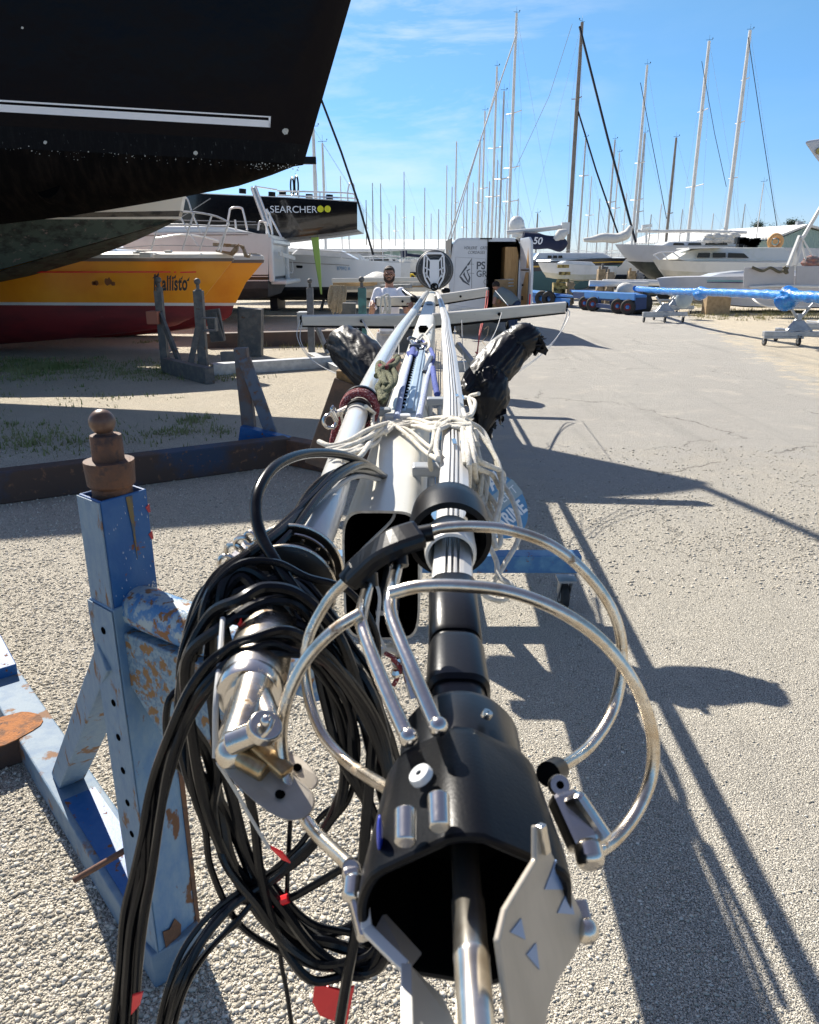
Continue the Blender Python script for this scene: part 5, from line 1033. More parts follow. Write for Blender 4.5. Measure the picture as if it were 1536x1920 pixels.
# blackletter spikes over the name
q = MB()
for x, y0, y1, w_ in ((289, 519, 512, 3), (294, 517, 510, 3), (318, 520, 515, 2.5), (327, 519, 514, 2.5), (340, 521, 517, 2), (352, 524, 519, 2.5), (306, 546, 549, 2), (330, 546, 549, 2), (293, 546, 550, 3), (346, 546, 549, 2)):
    q.add([P(x-w_, y0+3, YK-.005), P(x+w_, y0+3, YK-.005), P(x+w_+1, y1, YK-.005)], [(0, 1, 2)])
q.build('name_lettering', mat('lettering_black', (0, 0, 0)), ka, fix=False)
def rails(parent, lst, r, m, name='pulpit_rail'):
    q = MB()
    for Y, pts in lst: q.tube([P(x, y, Y) for x, y in pts], r, 8, k=4 if len(pts) > 2 else 1)
    return q.build(name, m, parent)
M_RAIL = mat('white_rail', (.70, .70, .70), .3, .2)
rails(ka, [(16.6, [(283, 470), (296, 424), (292, 402), (310, 397), (362, 398), (400, 404), (424, 414), (429, 420), (424, 432), (414, 472)]), (16.6, [(293, 422), (340, 421), (400, 424), (427, 424)]), (16.6, [(342, 470), (352, 436), (364, 400)]), (16.6, [(374, 470), (386, 436), (397, 405)]), (16.6, [(408, 470), (420, 440), (428, 420)]), (17.4, [(290, 447), (340, 440), (380, 444), (410, 452)]), (16.9, [(346, 372), (352, 374), (362, 404), (378, 438)]), (17, [(328, 376), (345, 420), (372, 462)])], .018, M_RAIL)
rails(ka, [(16.8, [(220, 466), (300, 460), (410, 462)]), (16.8, [(250, 440), (320, 418), (395, 372)])], .008, M_WIRE, 'guard_wire')
q = MB(); q.box(P(275, 478, 16.3), (.22, .2, .10)); q.box(P(262, 474, 16.3), (.26, .1, .04)); q.box(P(316, 472, 16.3), (.14, .1, .05)); q.bar(P(255, 470, 16.3), P(285, 470, 16.3), .04, .03); q.build('deck_cleat', M_CREAM, ka, bevel=.01)
an = thing('anchor', 'rusty brown plough anchor on the bow of the yellow catamaran', 'anchor', P(450, 478, 17))
q = MB(); q.bar(P(400, 458, 16.9), P(444, 461, 16.9), .10, .07); q.build('shank', mat('anchor_brown', (.22, .12, .05), .7, 0, (.35, .30, .22), 12), an, bevel=.01)
q = MB(); q.prism([P(446, 458, 16.9), P(454, 468, 16.9), P(458, 482, 16.9), P(466, 484, 16.9), P(470, 474, 16.9), P(464, 480, 16.9), P(460, 470, 16.9), P(456, 460, 16.9)], (0, .12, 0)); q.prism([P(432, 472, 16.8), P(440, 462, 16.8), P(448, 456, 16.8), P(446, 470, 16.8), P(436, 480, 16.8), P(418, 474, 16.8), P(405, 472, 16.8), P(404, 468, 16.8)], (0, .08, 0)); q.build('fluke', mat('anchor_brown', (0, 0, 0)), an, bevel=.01)

# ------------------------------------------------------------------ white catamaran with black stripes
wc = thing('white_catamaran', 'big white catamaran with a black striped hull and open stern, behind the yellow catamaran', 'catamaran', (-7, 26, 0))
YW = 24.0
def sidepoly(q, pts, Y, dy, mi=0): q.prism([P(x, y, Y) for x, y in pts], (0, dy, 0), mi)
q = MB()
rows = []
for px, top, wl_, bt in ((503, 439, 527, 558), (480, 438, 527, 561), (440, 436, 528, 562), (380, 436, 529, 563), (250, 436, 530, 564), (0, 436, 532, 566)):
    rows.append([P(px, top, YW), P(px, 500, YW), P(px, 515, YW), P(px, 517.5, YW), P(px, 519, YW), P(px, 525, YW), P(px, wl_, YW), P(px, wl_+14, YW+.05), P(px, bt-3, YW+.5), P(px, bt, YW+1.6)])
loft(q, rows, mirror=YW+1.75, mis=[0, 0, 1, 0, 1, 0, 2, 2, 2, 0]); q.build('hull', [M_WHITE, mat('stripe_black', (.01, .01, .012), .3), mat('grey_antifouling', (.045, .045, .05), .7, 0, (.07, .07, .07), 3)], wc)
xs = P(503, 500, YW).x
q = MB(); 
q.box((xs+.08, YW+.12, zat(480, YW)-.1), (.16, .22, 1.30)); q.box((xs+.06, YW+3.3, zat(480, YW)-.1), (.14, .2, 1.30)); q.box((xs+.25, YW+1.8, zat(530, YW)), (.5, 3.1, .12)); q.box((xs+.1, YW+1.75, zat(452, YW)), (.2, 3.3, .16)); q.build('stern_frame', M_WHITE, wc, bevel=.04)
q = MB(); q.box((xs+.004, YW+1.75, zat(490, YW)), (.02, 2.9, .9)); q.build('transom_panel', M_CREAM, wc)
q = MB(); q.tube([(xs+.3, YW+.8, zat(468, YW)), (xs+.35, YW+1.2, zat(500, YW)), (xs+.45, YW+1.9, zat(512, YW)), (xs+.4, YW+2.2, zat(470, YW))], .012, 6, k=5); q.bar((xs+.2, YW+.9, zat(475, YW)), (xs+.5, YW+2.2, zat(484, YW)), .04, .12); q.build('stern_line', M_CREAM, wc)
q = MB(); q.prism([P(252, 437, YW+.4), P(275, 424, YW+.5), P(420, 424, YW+.5), P(470, 436, YW+.4)], (0, 2.6, 0)); q.build('coachroof', M_WHITE, wc, bevel=.08)
q = MB(); q.prism([P(215, 441.0, YW-.01), P(465, 439, YW-.01), P(466, 441, YW-.01), P(216, 443.5, YW-.01)], (0, .02, 0)); q.build('side_moulding', mat('grey_trim', (.30, .27, .24), .5), wc)
q = MB()
for x0, x1 in ((183, 207), (212, 232)): q.prism([P(x0, 464, 17.9), P(x1, 464, 17.9), P(x1-14, 449, 18.2), P(x0-14, 449, 18.2)], (0, .03, 0))
q.build('deck_hatch', mat('striped_blue_cover', (.35, .42, .60), .6), ka)
rails(wc, [(24, [(424, 434), (430, 400), (432, 392), (440, 389), (452, 390), (456, 396), (464, 432)]), (24, [(441, 412), (443, 432)]), (24, [(484, 432), (486, 418), (490, 415), (500, 416), (502, 424)]), (24.2, [(472, 350), (480, 372), (498, 420), (505, 440)]), (24.2, [(479, 348), (497, 396), (510, 432)]), (24.5, [(500, 392), (500, 440)]), (24.5, [(500, 392), (528, 446)]), (24.5, [(505, 398), (511, 440)])], .03, M_RAIL)
rails(wc, [(24, [(300, 412), (480, 416)]), (24, [(300, 424), (490, 421)])], .012, M_WIRE, 'guard_wire')
q = MB(); q.bar(P(474, 352, 24.3), P(498, 418, 24.3), .17, .12); q.build('davit_arm', M_GALV, wc, bevel=.02)

# ------------------------------------------------------------------ black racing yacht
se = thing('black_racing_yacht', 'black racing yacht stern with white lettering, two yellow dots and a lime green rudder', 'yacht', (-8, 29, 0))
YS = 27.0; M_BG = mat('race_black', (.006, .006, .007), .12, coat=.5)
rows = []
for px, tp, bt in ((670, 379, 434), (655, 378, 436), (620, 375.5, 441), (560, 372, 448), (500, 369, 455), (430, 366, 460), (350, 362, 465), (200, 356, 470), (0, 350, 474)):
    rows.append([P(px, tp-1.5, YS), P(px, tp, YS), P(px, tp+(bt-tp)*.5, YS), P(px, bt-4, YS+.05), P(px, bt-2, YS+.5), P(px, bt-1, YS+1.2), P(px, bt, YS+2.0)])
q = MB(); loft(q, rows, mirror=YS+2.1, mis=[1, 0, 0, 2, 2, 2, 1]); q.build('hull', [M_BG, M_WHITE, mat('grey_underside', (.14, .14, .14), .5)], se)
text('name_lettering', 'SEARCHER', 1.0, P(505, 397.5, YS-.006), (1, 0, -.005), (0, 0, 1), mat('lettering_white', (.8, .8, .8), .4), se, .004, squash=1.0, space=1.0)
nl_ = kids(se)[-1]; xs_ = [v.co.x for v in nl_.data.vertices]; zs_ = [v.co.z for v in nl_.data.vertices]; w0 = max(xs_)-min(xs_); tw = (P(593, 390, YS)-P(505, 390, YS)).x; th_ = P(0, 384.5, YS).z-P(0, 397.5, YS).z; h0 = max(zs_)-min(zs_); mx0, mz0 = min(xs_), min(zs_)
for v in nl_.data.vertices: v.co.x = mx0+(v.co.x-mx0)*tw/w0; v.co.z = mz0+(v.co.z-mz0)*th_/h0
q = MB()
for x in (601, 614.5): c = P(x, 391.8, YS-.004); q.cyl(c+V((0, .01, 0)), c, .105, 28)
q.build('yellow_dot', mat('dot_yellow', (.75, .72, .02), .4), se)
q = MB(); q.prism([P(583, 445, YS+.4), P(597, 444, YS+.4), P(601, 490, YS+.4), P(604, 552, YS+.4), P(601, 552, YS+.4), P(592, 500, YS+.4)], (0, .07, 0)); q.build('rudder', mat('lime_green', (.42, .72, .02), .35, 0, (.40, .58, .12), .4, .48, .56), se, bevel=.02)
rails(se, [(27.2, [(520, 358), (600, 360), (650, 362), (668, 365)]), (27.2, [(520, 366), (668, 372)]), (27.2, [(652, 378), (652, 362), (655, 346), (660, 344), (664, 350), (666, 378)]), (27.2, [(600, 375), (600, 360)]), (27.2, [(560, 372), (560, 358)]), (28, [(482, 350), (520, 356)])], .025, M_RAIL)
q = MB()
for x, y, r in ((548, 350, .28), (556, 348, .30)): q.ring(P(x, y, 27.8), (1, .35, 0), r, .03, 28, 6)
q.build('steering_wheel', M_BLKM, se)
q = MB()
for x, y in ((455, 360), (510, 366), (530, 364), (580, 370), (618, 371)): q.cyl(P(x, y+3, 27.6), P(x, y-6, 27.6), .12, 12)
q.build('deck_winch', M_BLKM, se)
q = MB(); q.bar(P(560, 301, 28.6), P(593, 301, 28.6), .16, .24); q.build('boom_end', M_BLKM, se, bevel=.02)
q = MB(); q.bar((-12, YS+2.1, 0), (-12, YS+2.1, 2.8), 1.5, .3); q.build('keel', M_BG, se)

# white boat with registration number
wb = thing('white_yacht', 'white yacht with pale blue number and black bottom left of the man', 'yacht', (-4, 33, 0))
YB = 31.0; rows = []
for px, tp, e in ((752, 494, 1.0), (742, 493, .85), (725, 492, .6), (700, 489, .35), (660, 486, .15), (600, 481, .03), (540, 477, 0), (400, 472, 0), (250, 470, .1)):
    Yn = YB+1.75*e**1.4; rows.append([P(px, tp, Yn), P(px, 505, Yn), P(px-1, 538, Yn), P(px-2, 543, Yn), P(px-6, 556, Yn+.3*(1-e)), P(px-14, 563, YB+1.75)])
q = MB(); loft(q, rows, mirror=YB+1.8, mis=[0, 0, 1, 1, 1, 0]); q.build('hull', [mat('clean_white', (.78, .78, .77), .25, coat=.3), mat('black_bottom', (.012, .012, .014), .6)], wb)
q = MB(); q.add([P(543, 491, YB-.01), P(655, 497.0, YB+.02), P(655, 498, YB+.02), P(543, 492.5, YB-.01)], [(0, 1, 2, 3)]); q.build('sheer_stripe', mat('grey_trim', (0, 0, 0)), wb, fix=False)
q = MB(); q.prism([P(556, 497.5, YB-.01), P(567, 498, YB-.01), P(568, 501, YB-.01), P(566, 503, YB-.01), P(557, 502.5, YB-.01), P(555, 500, YB-.01)], (0, .01, 0)); q.build('portlight', M_GLASS, wb)
text('number_lettering', '87092 A', .19, P(632, 506.5, YB+.0), (1, .03, -.02), (0, 0, 1), mat('number_blue', (.12, .32, .55), .5), wb, .004, squash=.80)
q = MB(); q.prism([P(545, 478, YB+.8), P(560, 465, YB+1), P(640, 470, YB+1), P(670, 486, YB+.8)], (0, 1.8, 0)); q.build('coachroof', M_WHITE, wb, bevel=.06)
rails(wb, [(31, [(545, 466), (700, 478), (748, 482), (752, 494)]), (31, [(640, 486), (640, 472)]), (31, [(700, 489), (700, 477)]), (31, [(590, 480), (590, 468)])], .018, M_RAIL)
q = MB(); q.bar((-5.5, YB+1.8, 0), (-5.5, YB+1.8, 1.0), 2.0, .3); q.build('keel', mat('black_bottom', (0, 0, 0)), wb)
q = MB(); f0 = G(610, 582); 
for a in range(3): q.bar(f0+V((math.cos(a*2.1)*.35, math.sin(a*2.1)*.35, 0)), f0+zz*.55, .06, .06)
q.bar(f0+zz*.5, f0+zz*1.0, .07, .07); tag(q.build('tripod_prop', M_STAND), 'small black tripod prop under the white yacht with the number', 'boat prop')

# ------------------------------------------------------------------ generic sailing boats
def sailboat(label, px, base_y, top_y, Y, L=10., heading=0., wm=.11, hullc=None, botc=None, mastm=None, spr=((.45, 1.1), (.72, .8)), fore=False, black=False, cover=None, deck=1.9, hull=True, thick=None, group='masted sailing boats in the yard', rotx=0, wl=None, stays=True, cat='sailing boat'):
    """px: mast foot in the photograph, top_y: its head, Y: distance; heading 0 = bow to the left"""
    b = P(px, base_y, Y); ztop = P(px, top_y, Y).z; t = thing('sailing_boat', label, cat, (0, 0, 0), group)
    q = MB(); mm = mastm or M_MASTG; mx = 0.0; z0 = max(deck, .2)
    if hull:
        rows = []; B = L*.16
        for k, u in enumerate((0, .03, .08, .16, .28, .42, .58, .74, .88, 1.0)):
            x = -L*.55+L*u; wd = B*(math.sin(PI*min(1, u*.5+.02)) if u < .0 else (1-abs(1-u*2.0)**2.4 if u < .5 else (1-(u*2-1)**3*.35)))
            wd = B*max(.012, (1-(1-min(1, u/.55))**2.2)) * (1-.28*max(0, (u-.6)/.4)**2); zs = deck + .28*(1-u)**2 - .05*u
            zw_ = (wl or deck-.95); zk = zw_-.42*math.sin(PI*min(1, max(.02, u)))**.7; rk = (1-u)**3*.9
            rows.append([V((x-rk*.0, -wd, zs)), V((x+rk*.35, -wd*.96, (zs+zw_)/2)), V((x+rk*.62, -wd*.88, zw_+.06)), V((x+rk*.66, -wd*.86, zw_)), V((x+rk*.9, -wd*.6, zw_-(zw_-zk)*.6)), V((x+rk, -.01, zk))])
        q2 = MB(); loft(q2, rows, mirror=0, mis=[0, 0, 1, 2, 2, 3]); q2.build('hull', [hullc or M_WHITE, mat('boot_stripe', (.02, .04, .10), .4), botc or mat('dark_blue_bottom', (.02, .03, .045), .7), M_CREAM], t)
        q2 = MB(); q2.box((.2, 0, zk*.5), (L*.16, .22, deck-1.3)); q2.build('keel', botc or mat('dark_blue_bottom', (0, 0, 0)), t)
        q2 = MB(); cx = L*.02; hw = B*.62
        q2.prism([(-L*.16, -hw*.7, deck+.02), (-L*.10, -hw*.7, deck+.30), (L*.18, -hw, deck+.42), (L*.22, -hw, deck+.0)], (0, hw*1.7, 0)); cbn = q2.build('coachroof', M_WHITE, t, bevel=.05)
        q2 = MB(); q2.prism([(-L*.06, -hw-.01, deck+.14), (-L*.05, -hw-.01, deck+.27), (L*.16, -hw-.01, deck+.30), (L*.16, -hw-.01, deck+.16)], (0, .02, 0)); q2.build('cabin_window', M_GLASS, cbn)
        q2 = MB(); 
        for sgn in (-1, 1):
            q2.tube([(-L*.55+.1, 0, deck+.85), (-L*.48, sgn*B*.35, deck+.85), (-L*.3, sgn*B*.75, deck+.62), (0, sgn*B*.96, deck+.58), (L*.4, sgn*B*.8, deck+.60)], .014, 5, k=3)
            for u, wv in ((-.46, .4), (-.3, .75), (-.1, .93), (.1, .95), (.3, .86), (.42, .75)): q2.tube([(L*u, sgn*B*wv, deck), (L*u, sgn*B*wv, deck+.62)], .012, 5)
        q2.build('guard_rail', M_RAIL, t)
    q.tube([(mx, 0, z0), (mx, 0, ztop*.7), (mx, 0, ztop)], [thick or wm, thick or wm, (thick or wm)*.72], 10, flat=.8); ms = q.build('mast', mm, t)
    for f, hw in spr:
        z = z0+(ztop-z0)*f; q = MB(); q.tube([(.08, -hw, z+.06), (0, 0, z), (.08, hw, z+.06)], .035, 6); q.build('spreader', mm, ms)
    if Y < 75: q = MB(); q.tube([(0, 0, ztop), (.0, 0, ztop+.40)], .007, 5); q.tube([(-.25, 0, ztop+.06), (.25, 0, ztop+.10)], .012, 5); q.box((.25, 0, ztop+.18), (.03, .07, .08)); q.build('masthead_gear', M_BLKM, ms)
    if stays:
        q = MB(); r = .0065
        for sgn in (-1, 1):
            pz = [V((.3, sgn*L*.145, z0))]+[V((.08, sgn*hw, z0+(ztop-z0)*f)) for f, hw in spr]+[V((0, 0, ztop))]
            for a, b2 in zip(pz[:-1], pz[1:]): q.tube([a, b2], r, 4)
            if spr: q.tube([V((.25, sgn*L*.14, z0)), V((0, 0, z0+(ztop-z0)*spr[0][0]))], r, 4)
        q.tube([(0, 0, ztop), (L*.42, 0, z0)], r, 4); q.build('shroud', M_WIRE, t)
        if fore:
            q = MB(); q.tube([(0, 0, ztop-.2), (-L*.52, 0, z0+.4)], .022 if not black else .07, 6); q.build('furled_headsail', M_SAIL if not black else M_NAVYS, t)
    if cover:
        q = MB(); bz = z0+1.0; q.tube([(.12, 0, bz+.35), (L*.12, 0, bz+.28), (L*.25, 0, bz+.15), (L*.38, 0, bz)], [.20, .24, .17, .08], 10, k=4)
        vs = []
        for v in q.v: vs.append(v+V((0, 0, .10*mnoise.noise(v*1.7+V((px, 0, 0))))))
        q.v = vs; q.build('boom_cover', cover, t)
    t.location = (b.x, Y, 0); t.rotation_euler = (0, 0, heading); return t
W = M_MASTW; GY = M_MASTG; D = M_MASTD
BL = [
 ('tallest white masted boat just left of the two grey masts above the van roof', 953, 440, 25, 60, dict(L=12, heading=.5, wm=.135, mastm=W, spr=((.26, .9), (.40, .95), (.62, .9)))),
 ('sailing boat with a tall dark mast carrying two long black furled stays', 1066, 458, 42, 60, dict(L=11, heading=PI+.55, wm=.19, mastm=D, spr=((.25, .3), (.70, .5)), black=True, fore=False, cover=None, botc=mat('teal_bottom', (.06, .13, .14), .8))),
 ('sailing boat with a slim light mast, third tallest of the cluster above the van roof', 922, 442, 125, 63, dict(L=11, heading=.7, wm=.12, mastm=W, spr=((.35, .8), (.6, .7)))),
 ('sailing boat with a thin dark mast between the two white masts above the van roof', 936, 440, 171, 55, dict(L=10, heading=.6, wm=.09, mastm=GY, spr=((.5, .7),))),
 ('sailing boat whose mast leans over the left edge of the van roof', 903, 442, 208, 67, dict(L=10, heading=.4, wm=.10, mastm=W, spr=((.5, .7),))),
 ('low masted sailing boat hidden behind the left part of the van roof', 896, 442, 265, 62, dict(L=9, heading=.4, wm=.09, mastm=W, spr=((.5, .6),))),
 ('distant sailing boat with a slender mast over the warehouse end, left of the van', 853, 452, 265, 86, dict(L=9, heading=.3, wm=.11, mastm=W, spr=((.5, .6),), fore=False)),
 ('distant sailing boat with a short mast just above the round radar scanner', 836, 455, 310, 88, dict(L=9, heading=.2, wm=.08, mastm=W, spr=((.5, .6),), fore=False)),
 ('distant sailing boat with a hair thin mast over the middle of the white roof', 796, 458, 352, 90, dict(L=9, heading=.2, wm=.07, mastm=GY, spr=((.5, .6),), fore=False)),
 ('distant sailing boat with a thin mast directly above the head of the man', 758, 460, 322, 90, dict(L=9, heading=.3, wm=.07, mastm=GY, spr=((.5, .6),), fore=False)),
 ('distant sailing boat with a dark thin mast right of the black racing yacht', 715, 462, 344, 86, dict(L=9, heading=.1, wm=.06, mastm=D, spr=((.5, .6),), fore=False)),
 ('distant boat with the shorter of two close dark masts by the black racing yacht', 700, 462, 343, 78, dict(L=9, heading=.1, wm=.05, mastm=D, spr=(), fore=False)),
 ('sailing boat with a straight white mast in the gap right of the black stayed mast', 1186, 445, 122, 62, dict(L=11, heading=.35, wm=.135, mastm=W, spr=((.33, .8), (.52, .6)))),
 ('sailing boat with a grey mast half the height of the white mast beside it', 1192, 448, 250, 64, dict(L=10, heading=.3, wm=.14, mastm=GY, spr=((.4, .6),), fore=False)),
 ('sailing boat with a short dark mast standing alone between white masts on the right', 1250, 442, 258, 66, dict(L=10, heading=.2, wm=.14, mastm=D, spr=((.4, .5),))),
 ('sailing boat with a tall off white mast, second tallest in the right half', 1290, 448, 77, 62, dict(L=12, heading=.12, wm=.165, mastm=W, spr=((.36, 1.4), (.70, .8)))),
 ('sailing boat with the tallest right hand mast, carrying white spreaders at three levels', 1359, 448, 57, 60, dict(L=12, heading=.15, wm=.175, mastm=W, spr=((.38, .6), (.62, .6), (.80, .5)))),
 ('sailing boat with a pale mast just right of the foot of the black stays', 1139, 450, 262, 68, dict(L=10, heading=.5, wm=.11, mastm=GY, spr=((.5, .6),), fore=False)),
 ('sailing boat with a pale mast crossing behind the black furled stay', 1149, 450, 286, 70, dict(L=10, heading=.5, wm=.08, mastm=W, spr=((.5, .5),), fore=False)),
 ('sailing boat with a thin pale mast close right of the dark mast', 1086, 452, 258, 66, dict(L=10, heading=.6, wm=.10, mastm=GY, spr=((.7, .5),))),
 ('distant boat with a thin aerial like mast in front of the far shed roof', 1417, 455, 342, 66, dict(L=9, heading=.1, wm=.05, mastm=W, spr=(), fore=False)),
 ('distant sailing boat with a faint mast behind the furled stays left of the van', 885, 448, 342, 80, dict(L=9, heading=.2, wm=.08, mastm=W, spr=((.5, .5),), fore=False)),
 ('distant sailing boat with a low mast between the two tall masts above the van', 915, 445, 340, 75, dict(L=9, heading=.2, wm=.08, mastm=GY, spr=((.5, .5),), fore=False)),
 ('distant sailing boat with a low mast left of the round radar scanner', 822, 458, 392, 88, dict(L=8, heading=.1, wm=.07, mastm=GY, spr=(), fore=False)),
 ('distant boat with a dark pole mast above the open van door', 1006, 448, 400, 70, dict(L=8, heading=.4, wm=.09, mastm=D, spr=(), fore=False)),
 ('sailing boat with a grey mast seen close above the deck of the black racing yacht', 592, 372, 240, 40, dict(L=10, heading=.3, wm=.11, mastm=W, spr=((.3, .6),), hull=True)),
 ('sailing boat with a thin white mast just right of the black racing yacht wheels', 608, 372, 268, 46, dict(L=10, heading=.3, wm=.09, mastm=W, spr=((.5, .6),), hull=True)),
]
for (lab, px, by, ty, Y, kw) in BL: sailboat(lab, px, by, ty, Y, **kw)
# a crowd of thinner masts further off: each a boat of its own
FAR = [(642, 330, 'short', 90), (655, 352, 'thin', 95), (688, 375, 'dark', 100), (730, 400, 'pale', 105), (742, 385, 'short', 98), (776, 405, 'thin', 108), (808, 400, 'pale', 110), (846, 350, 'slim', 92), (868, 372, 'grey', 97), (874, 330, 'white', 88), (893, 360, 'thin', 90), (928, 300, 'pale', 84), (946, 330, 'grey', 86), (968, 372, 'short', 90), (1100, 330, 'slim', 80), (1118, 372, 'short', 84), (1166, 362, 'thin', 84), (1215, 402, 'stubby', 80), (1232, 382, 'faint', 90), (1272, 392, 'thin', 88), (1330, 400, 'short', 86), (1386, 382, 'slim', 84)]
near_w = {642: 'right of the black racing yacht stern', 655: 'over the rail of the black racing yacht', 688: 'over the left part of the white warehouse', 730: 'beside the head of the man on its left', 742: 'beside the head of the man on its right', 776: 'midway between the man and the radar scanner', 808: 'just above the top of the radar scanner', 846: 'right of the radar scanner', 868: 'at the left corner of the van roof', 874: 'behind the furled stays at the van corner', 893: 'over the left van door', 928: 'between the masts over the van door', 946: 'left of the tallest white mast foot', 968: 'over the open half of the van', 1100: 'left of the lower black stay', 1118: 'between the two black stays', 1166: 'under the long black stay', 1215: 'right of the black stays foot', 1232: 'left of the lone dark mast', 1272: 'right of the lone dark mast', 1330: 'between the two tallest right hand masts', 1386: 'right of the tallest right hand mast'}
for i, (px, ty, ad, Y) in enumerate(FAR):
    m_ = D if ad == 'dark' else (GY if i % 2 else W)
    sailboat('faraway boat with a %s mast %s' % (ad, near_w[px]), px, 470, ty, Y, L=8+i % 3, heading=.15*(i % 5), wm=.075, mastm=m_, spr=((.55, .55),) if i % 3 else (), fore=False, group='faraway masts on the horizon')
# long black stays and their spars
def stay(label, pts, r, m): q = MB(); q.tube([P(*p) for p in pts], r, 6); return tag(q.build('furled_stay', m), label, 'stay')
M_BST = mat('black_furled_sail', (.012, .012, .016), .7)
stay('long black furled stay running down right from the head of the dark mast', [(1087, 50, 60), (1140, 260, 57), (1192, 454, 54)], .08, M_BST)
stay('shorter black furled stay from midway up the dark mast down right', [(1083, 205, 60), (1118, 320, 58), (1164, 453, 56)], .06, M_BST)
stay('pale furled stay slanting down left from the tallest white mast', [(970, 60, 44), (900, 265, 42), (838, 457, 40)], .035, M_SAIL)
stay('pale furled stay slanting down left, right of its longer twin', [(935, 152, 50), (890, 300, 46), (846, 450, 42)], .03, M_SAIL)
stay('black wire running from the big black hull down right over the racing yacht stern', [(597, 172, 20), (640, 285, 20), (672, 380, 20), (700, 478, 20)], .028, M_BST)
stay('thin dark backstay right of the white mast in the gap', [(1201, 155, 46), (1225, 280, 45), (1250, 410, 44)], .018, M_BST)
stay('thin dark backstay right of the second tallest right hand mast', [(1316, 115, 45), (1340, 250, 44), (1362, 350, 43)], .015, M_BST)
stay('thin dark backstay right of the tallest right hand mast', [(1403, 70, 43), (1430, 250, 42), (1457, 425, 41)], .018, M_BST)
stay('faint wire from the head of the dark mast down left to the van roof', [(1073, 45, 38), (1030, 180, 37), (965, 320, 36)], .010, M_WIRE)

# ------------------------------------------------------------------ individually shaped boats on the right
def custom(name, label, cat, rows_px, Y, hb, mats_, mis, loc=None):
    t = thing(name, label, cat, (P(rows_px[0][0][0], 500, Y).x, Y+hb, 0)); rows = []
    for st_ in rows_px:
        e = st_[-1]; rows.append([P(x, y, Y+hb*.97*e) for x, y in st_[:-1]] + [P(st_[-2][0], st_[-2][1]+2, Y+hb*.98)])
    q = MB(); loft(q, rows, mirror=Y+hb, mis=mis); q.build('hull', mats_, t); return t
# motor cruiser
mc = custom('motor_cruiser', 'old off white motor cruiser with a long row of dark cabin windows on the right', 'motor boat',
  [[(1224, 487), (1238, 505), (1252, 520), (1262, 530), 1.0], [(1232, 487), (1244, 506), (1258, 525), (1268, 534), .8], [(1255, 488), (1265, 508), (1275, 528), (1285, 540), .45], [(1300, 490), (1304, 510), (1308, 532), (1315, 545), .15], [(1370, 492), (1372, 512), (1374, 534), (1378, 548), 0], [(1460, 493), (1462, 512), (1464, 534), (1466, 548), 0], [(1600, 492), (1600, 512), (1600, 534), (1600, 548), .1]], 38, 1.6, [M_CREAM, mat('cream_lower', (.60, .56, .47), .4, 0, (.45, .43, .30), 1.0, .5, .7)], [0, 1, 1, 1, 0])
q = MB(); q.prism([P(1268, 486, 38.6), P(1290, 472, 38.8), P(1308, 466, 39), P(1365, 464, 39), P(1470, 464, 39), P(1480, 472, 39), P(1482, 490, 38.6), P(1290, 490, 38.6)], (0, 2.2, 0)); cab = q.build('cabin', mat('cruiser_white', (.70, .68, .60), .35, 0, (.55, .56, .42), 1.2, .5, .75), mc, bevel=.05)
q = MB()
for a in ([(1307, 483), (1310, 474), (1332, 474), (1331, 483)], [(1337, 483), (1337, 474), (1361, 474), (1361, 483)], [(1365, 483), (1366, 474), (1395, 475), (1405, 484)]): q.prism([P(x, y, 38.75 - .19) for x, y in a], (0, .03, 0))
q.build('cabin_window', M_GLASS, cab)
q = MB(); q.bar(P(1280, 466, 39), P(1350, 464, 39), 1.8, .05); q.build('flying_bridge', M_WHITE, cab)
rails(mc, [(38.2, [(1226, 478), (1240, 473), (1265, 472)]), (38.2, [(1226, 478), (1236, 487)]), (38.2, [(1242, 473), (1252, 487)]), (38.2, [(1260, 472), (1280, 487)])], .03, M_RAIL)
# big grey white sloop hull behind
gs = custom('grey_sloop', 'large grey white sloop hull with black bottom behind the motor cruiser', 'yacht',
  [[(1154, 458), (1166, 475), (1178, 490), (1200, 505), 1.0], [(1165, 458), (1175, 476), (1186, 490), (1212, 512), .8], [(1195, 459), (1200, 477), (1208, 491), (1232, 522), .5], [(1250, 460), (1252, 478), (1256, 492), (1262, 530), .2], [(1330, 462), (1332, 478), (1334, 493), (1336, 535), 0], [(1470, 464), (1470, 478), (1470, 494), (1470, 535), 0], [(1560, 466), (1558, 480), (1555, 494), (1550, 535), .2]], 47, 1.9, [M_GREYH, mat('near_black_bottom', (.015, .02, .02), .7, 0, (.05, .06, .05), 1.5)], [0, 0, 1, 1, 0])
q = MB(); q.prism([P(1240, 461, 47.8), P(1255, 453, 48), P(1380, 451, 48), P(1420, 462, 47.8)], (0, 2.2, 0)); cr2 = q.build('coachroof', M_WHITE, gs, bevel=.06)
q = MB()
for x0, x1 in ((1262, 1284), (1290, 1316), (1322, 1365)): q.prism([P(x0, 459.5, 47.75), P(x0+2, 455.5, 47.75), P(x1-2, 455.5, 47.75), P(x1, 459.5, 47.75)], (0, .03, 0))
q.build('cabin_window', M_GLASS, cr2)
q = MB(); q.tube([P(1238, 434, 48), P(1300, 433, 48), P(1400, 436, 48)], .09, 8); q.tube([P(1195, 433, 48), P(1245, 434, 48)], .09, 8); q.build('boom', M_MASTW, gs)
q = MB(); 
for i in range(26): x = 1325+rr3.random()*60; y = 446+rr3.uniform(-6, 5); q.ball(P(x, y, 47.6), rr3.uniform(.12, .3), 8, sc=(1.3, 1, .7))
q.build('deck_gear', M_SAIL, gs)
q = MB()
for i in range(12): x = 1385+rr3.random()*35; y = 456+rr3.uniform(-6, 6); q.box(P(x, y, 40), (rr3.uniform(.1, .5), .4, rr3.uniform(.1, .5)))
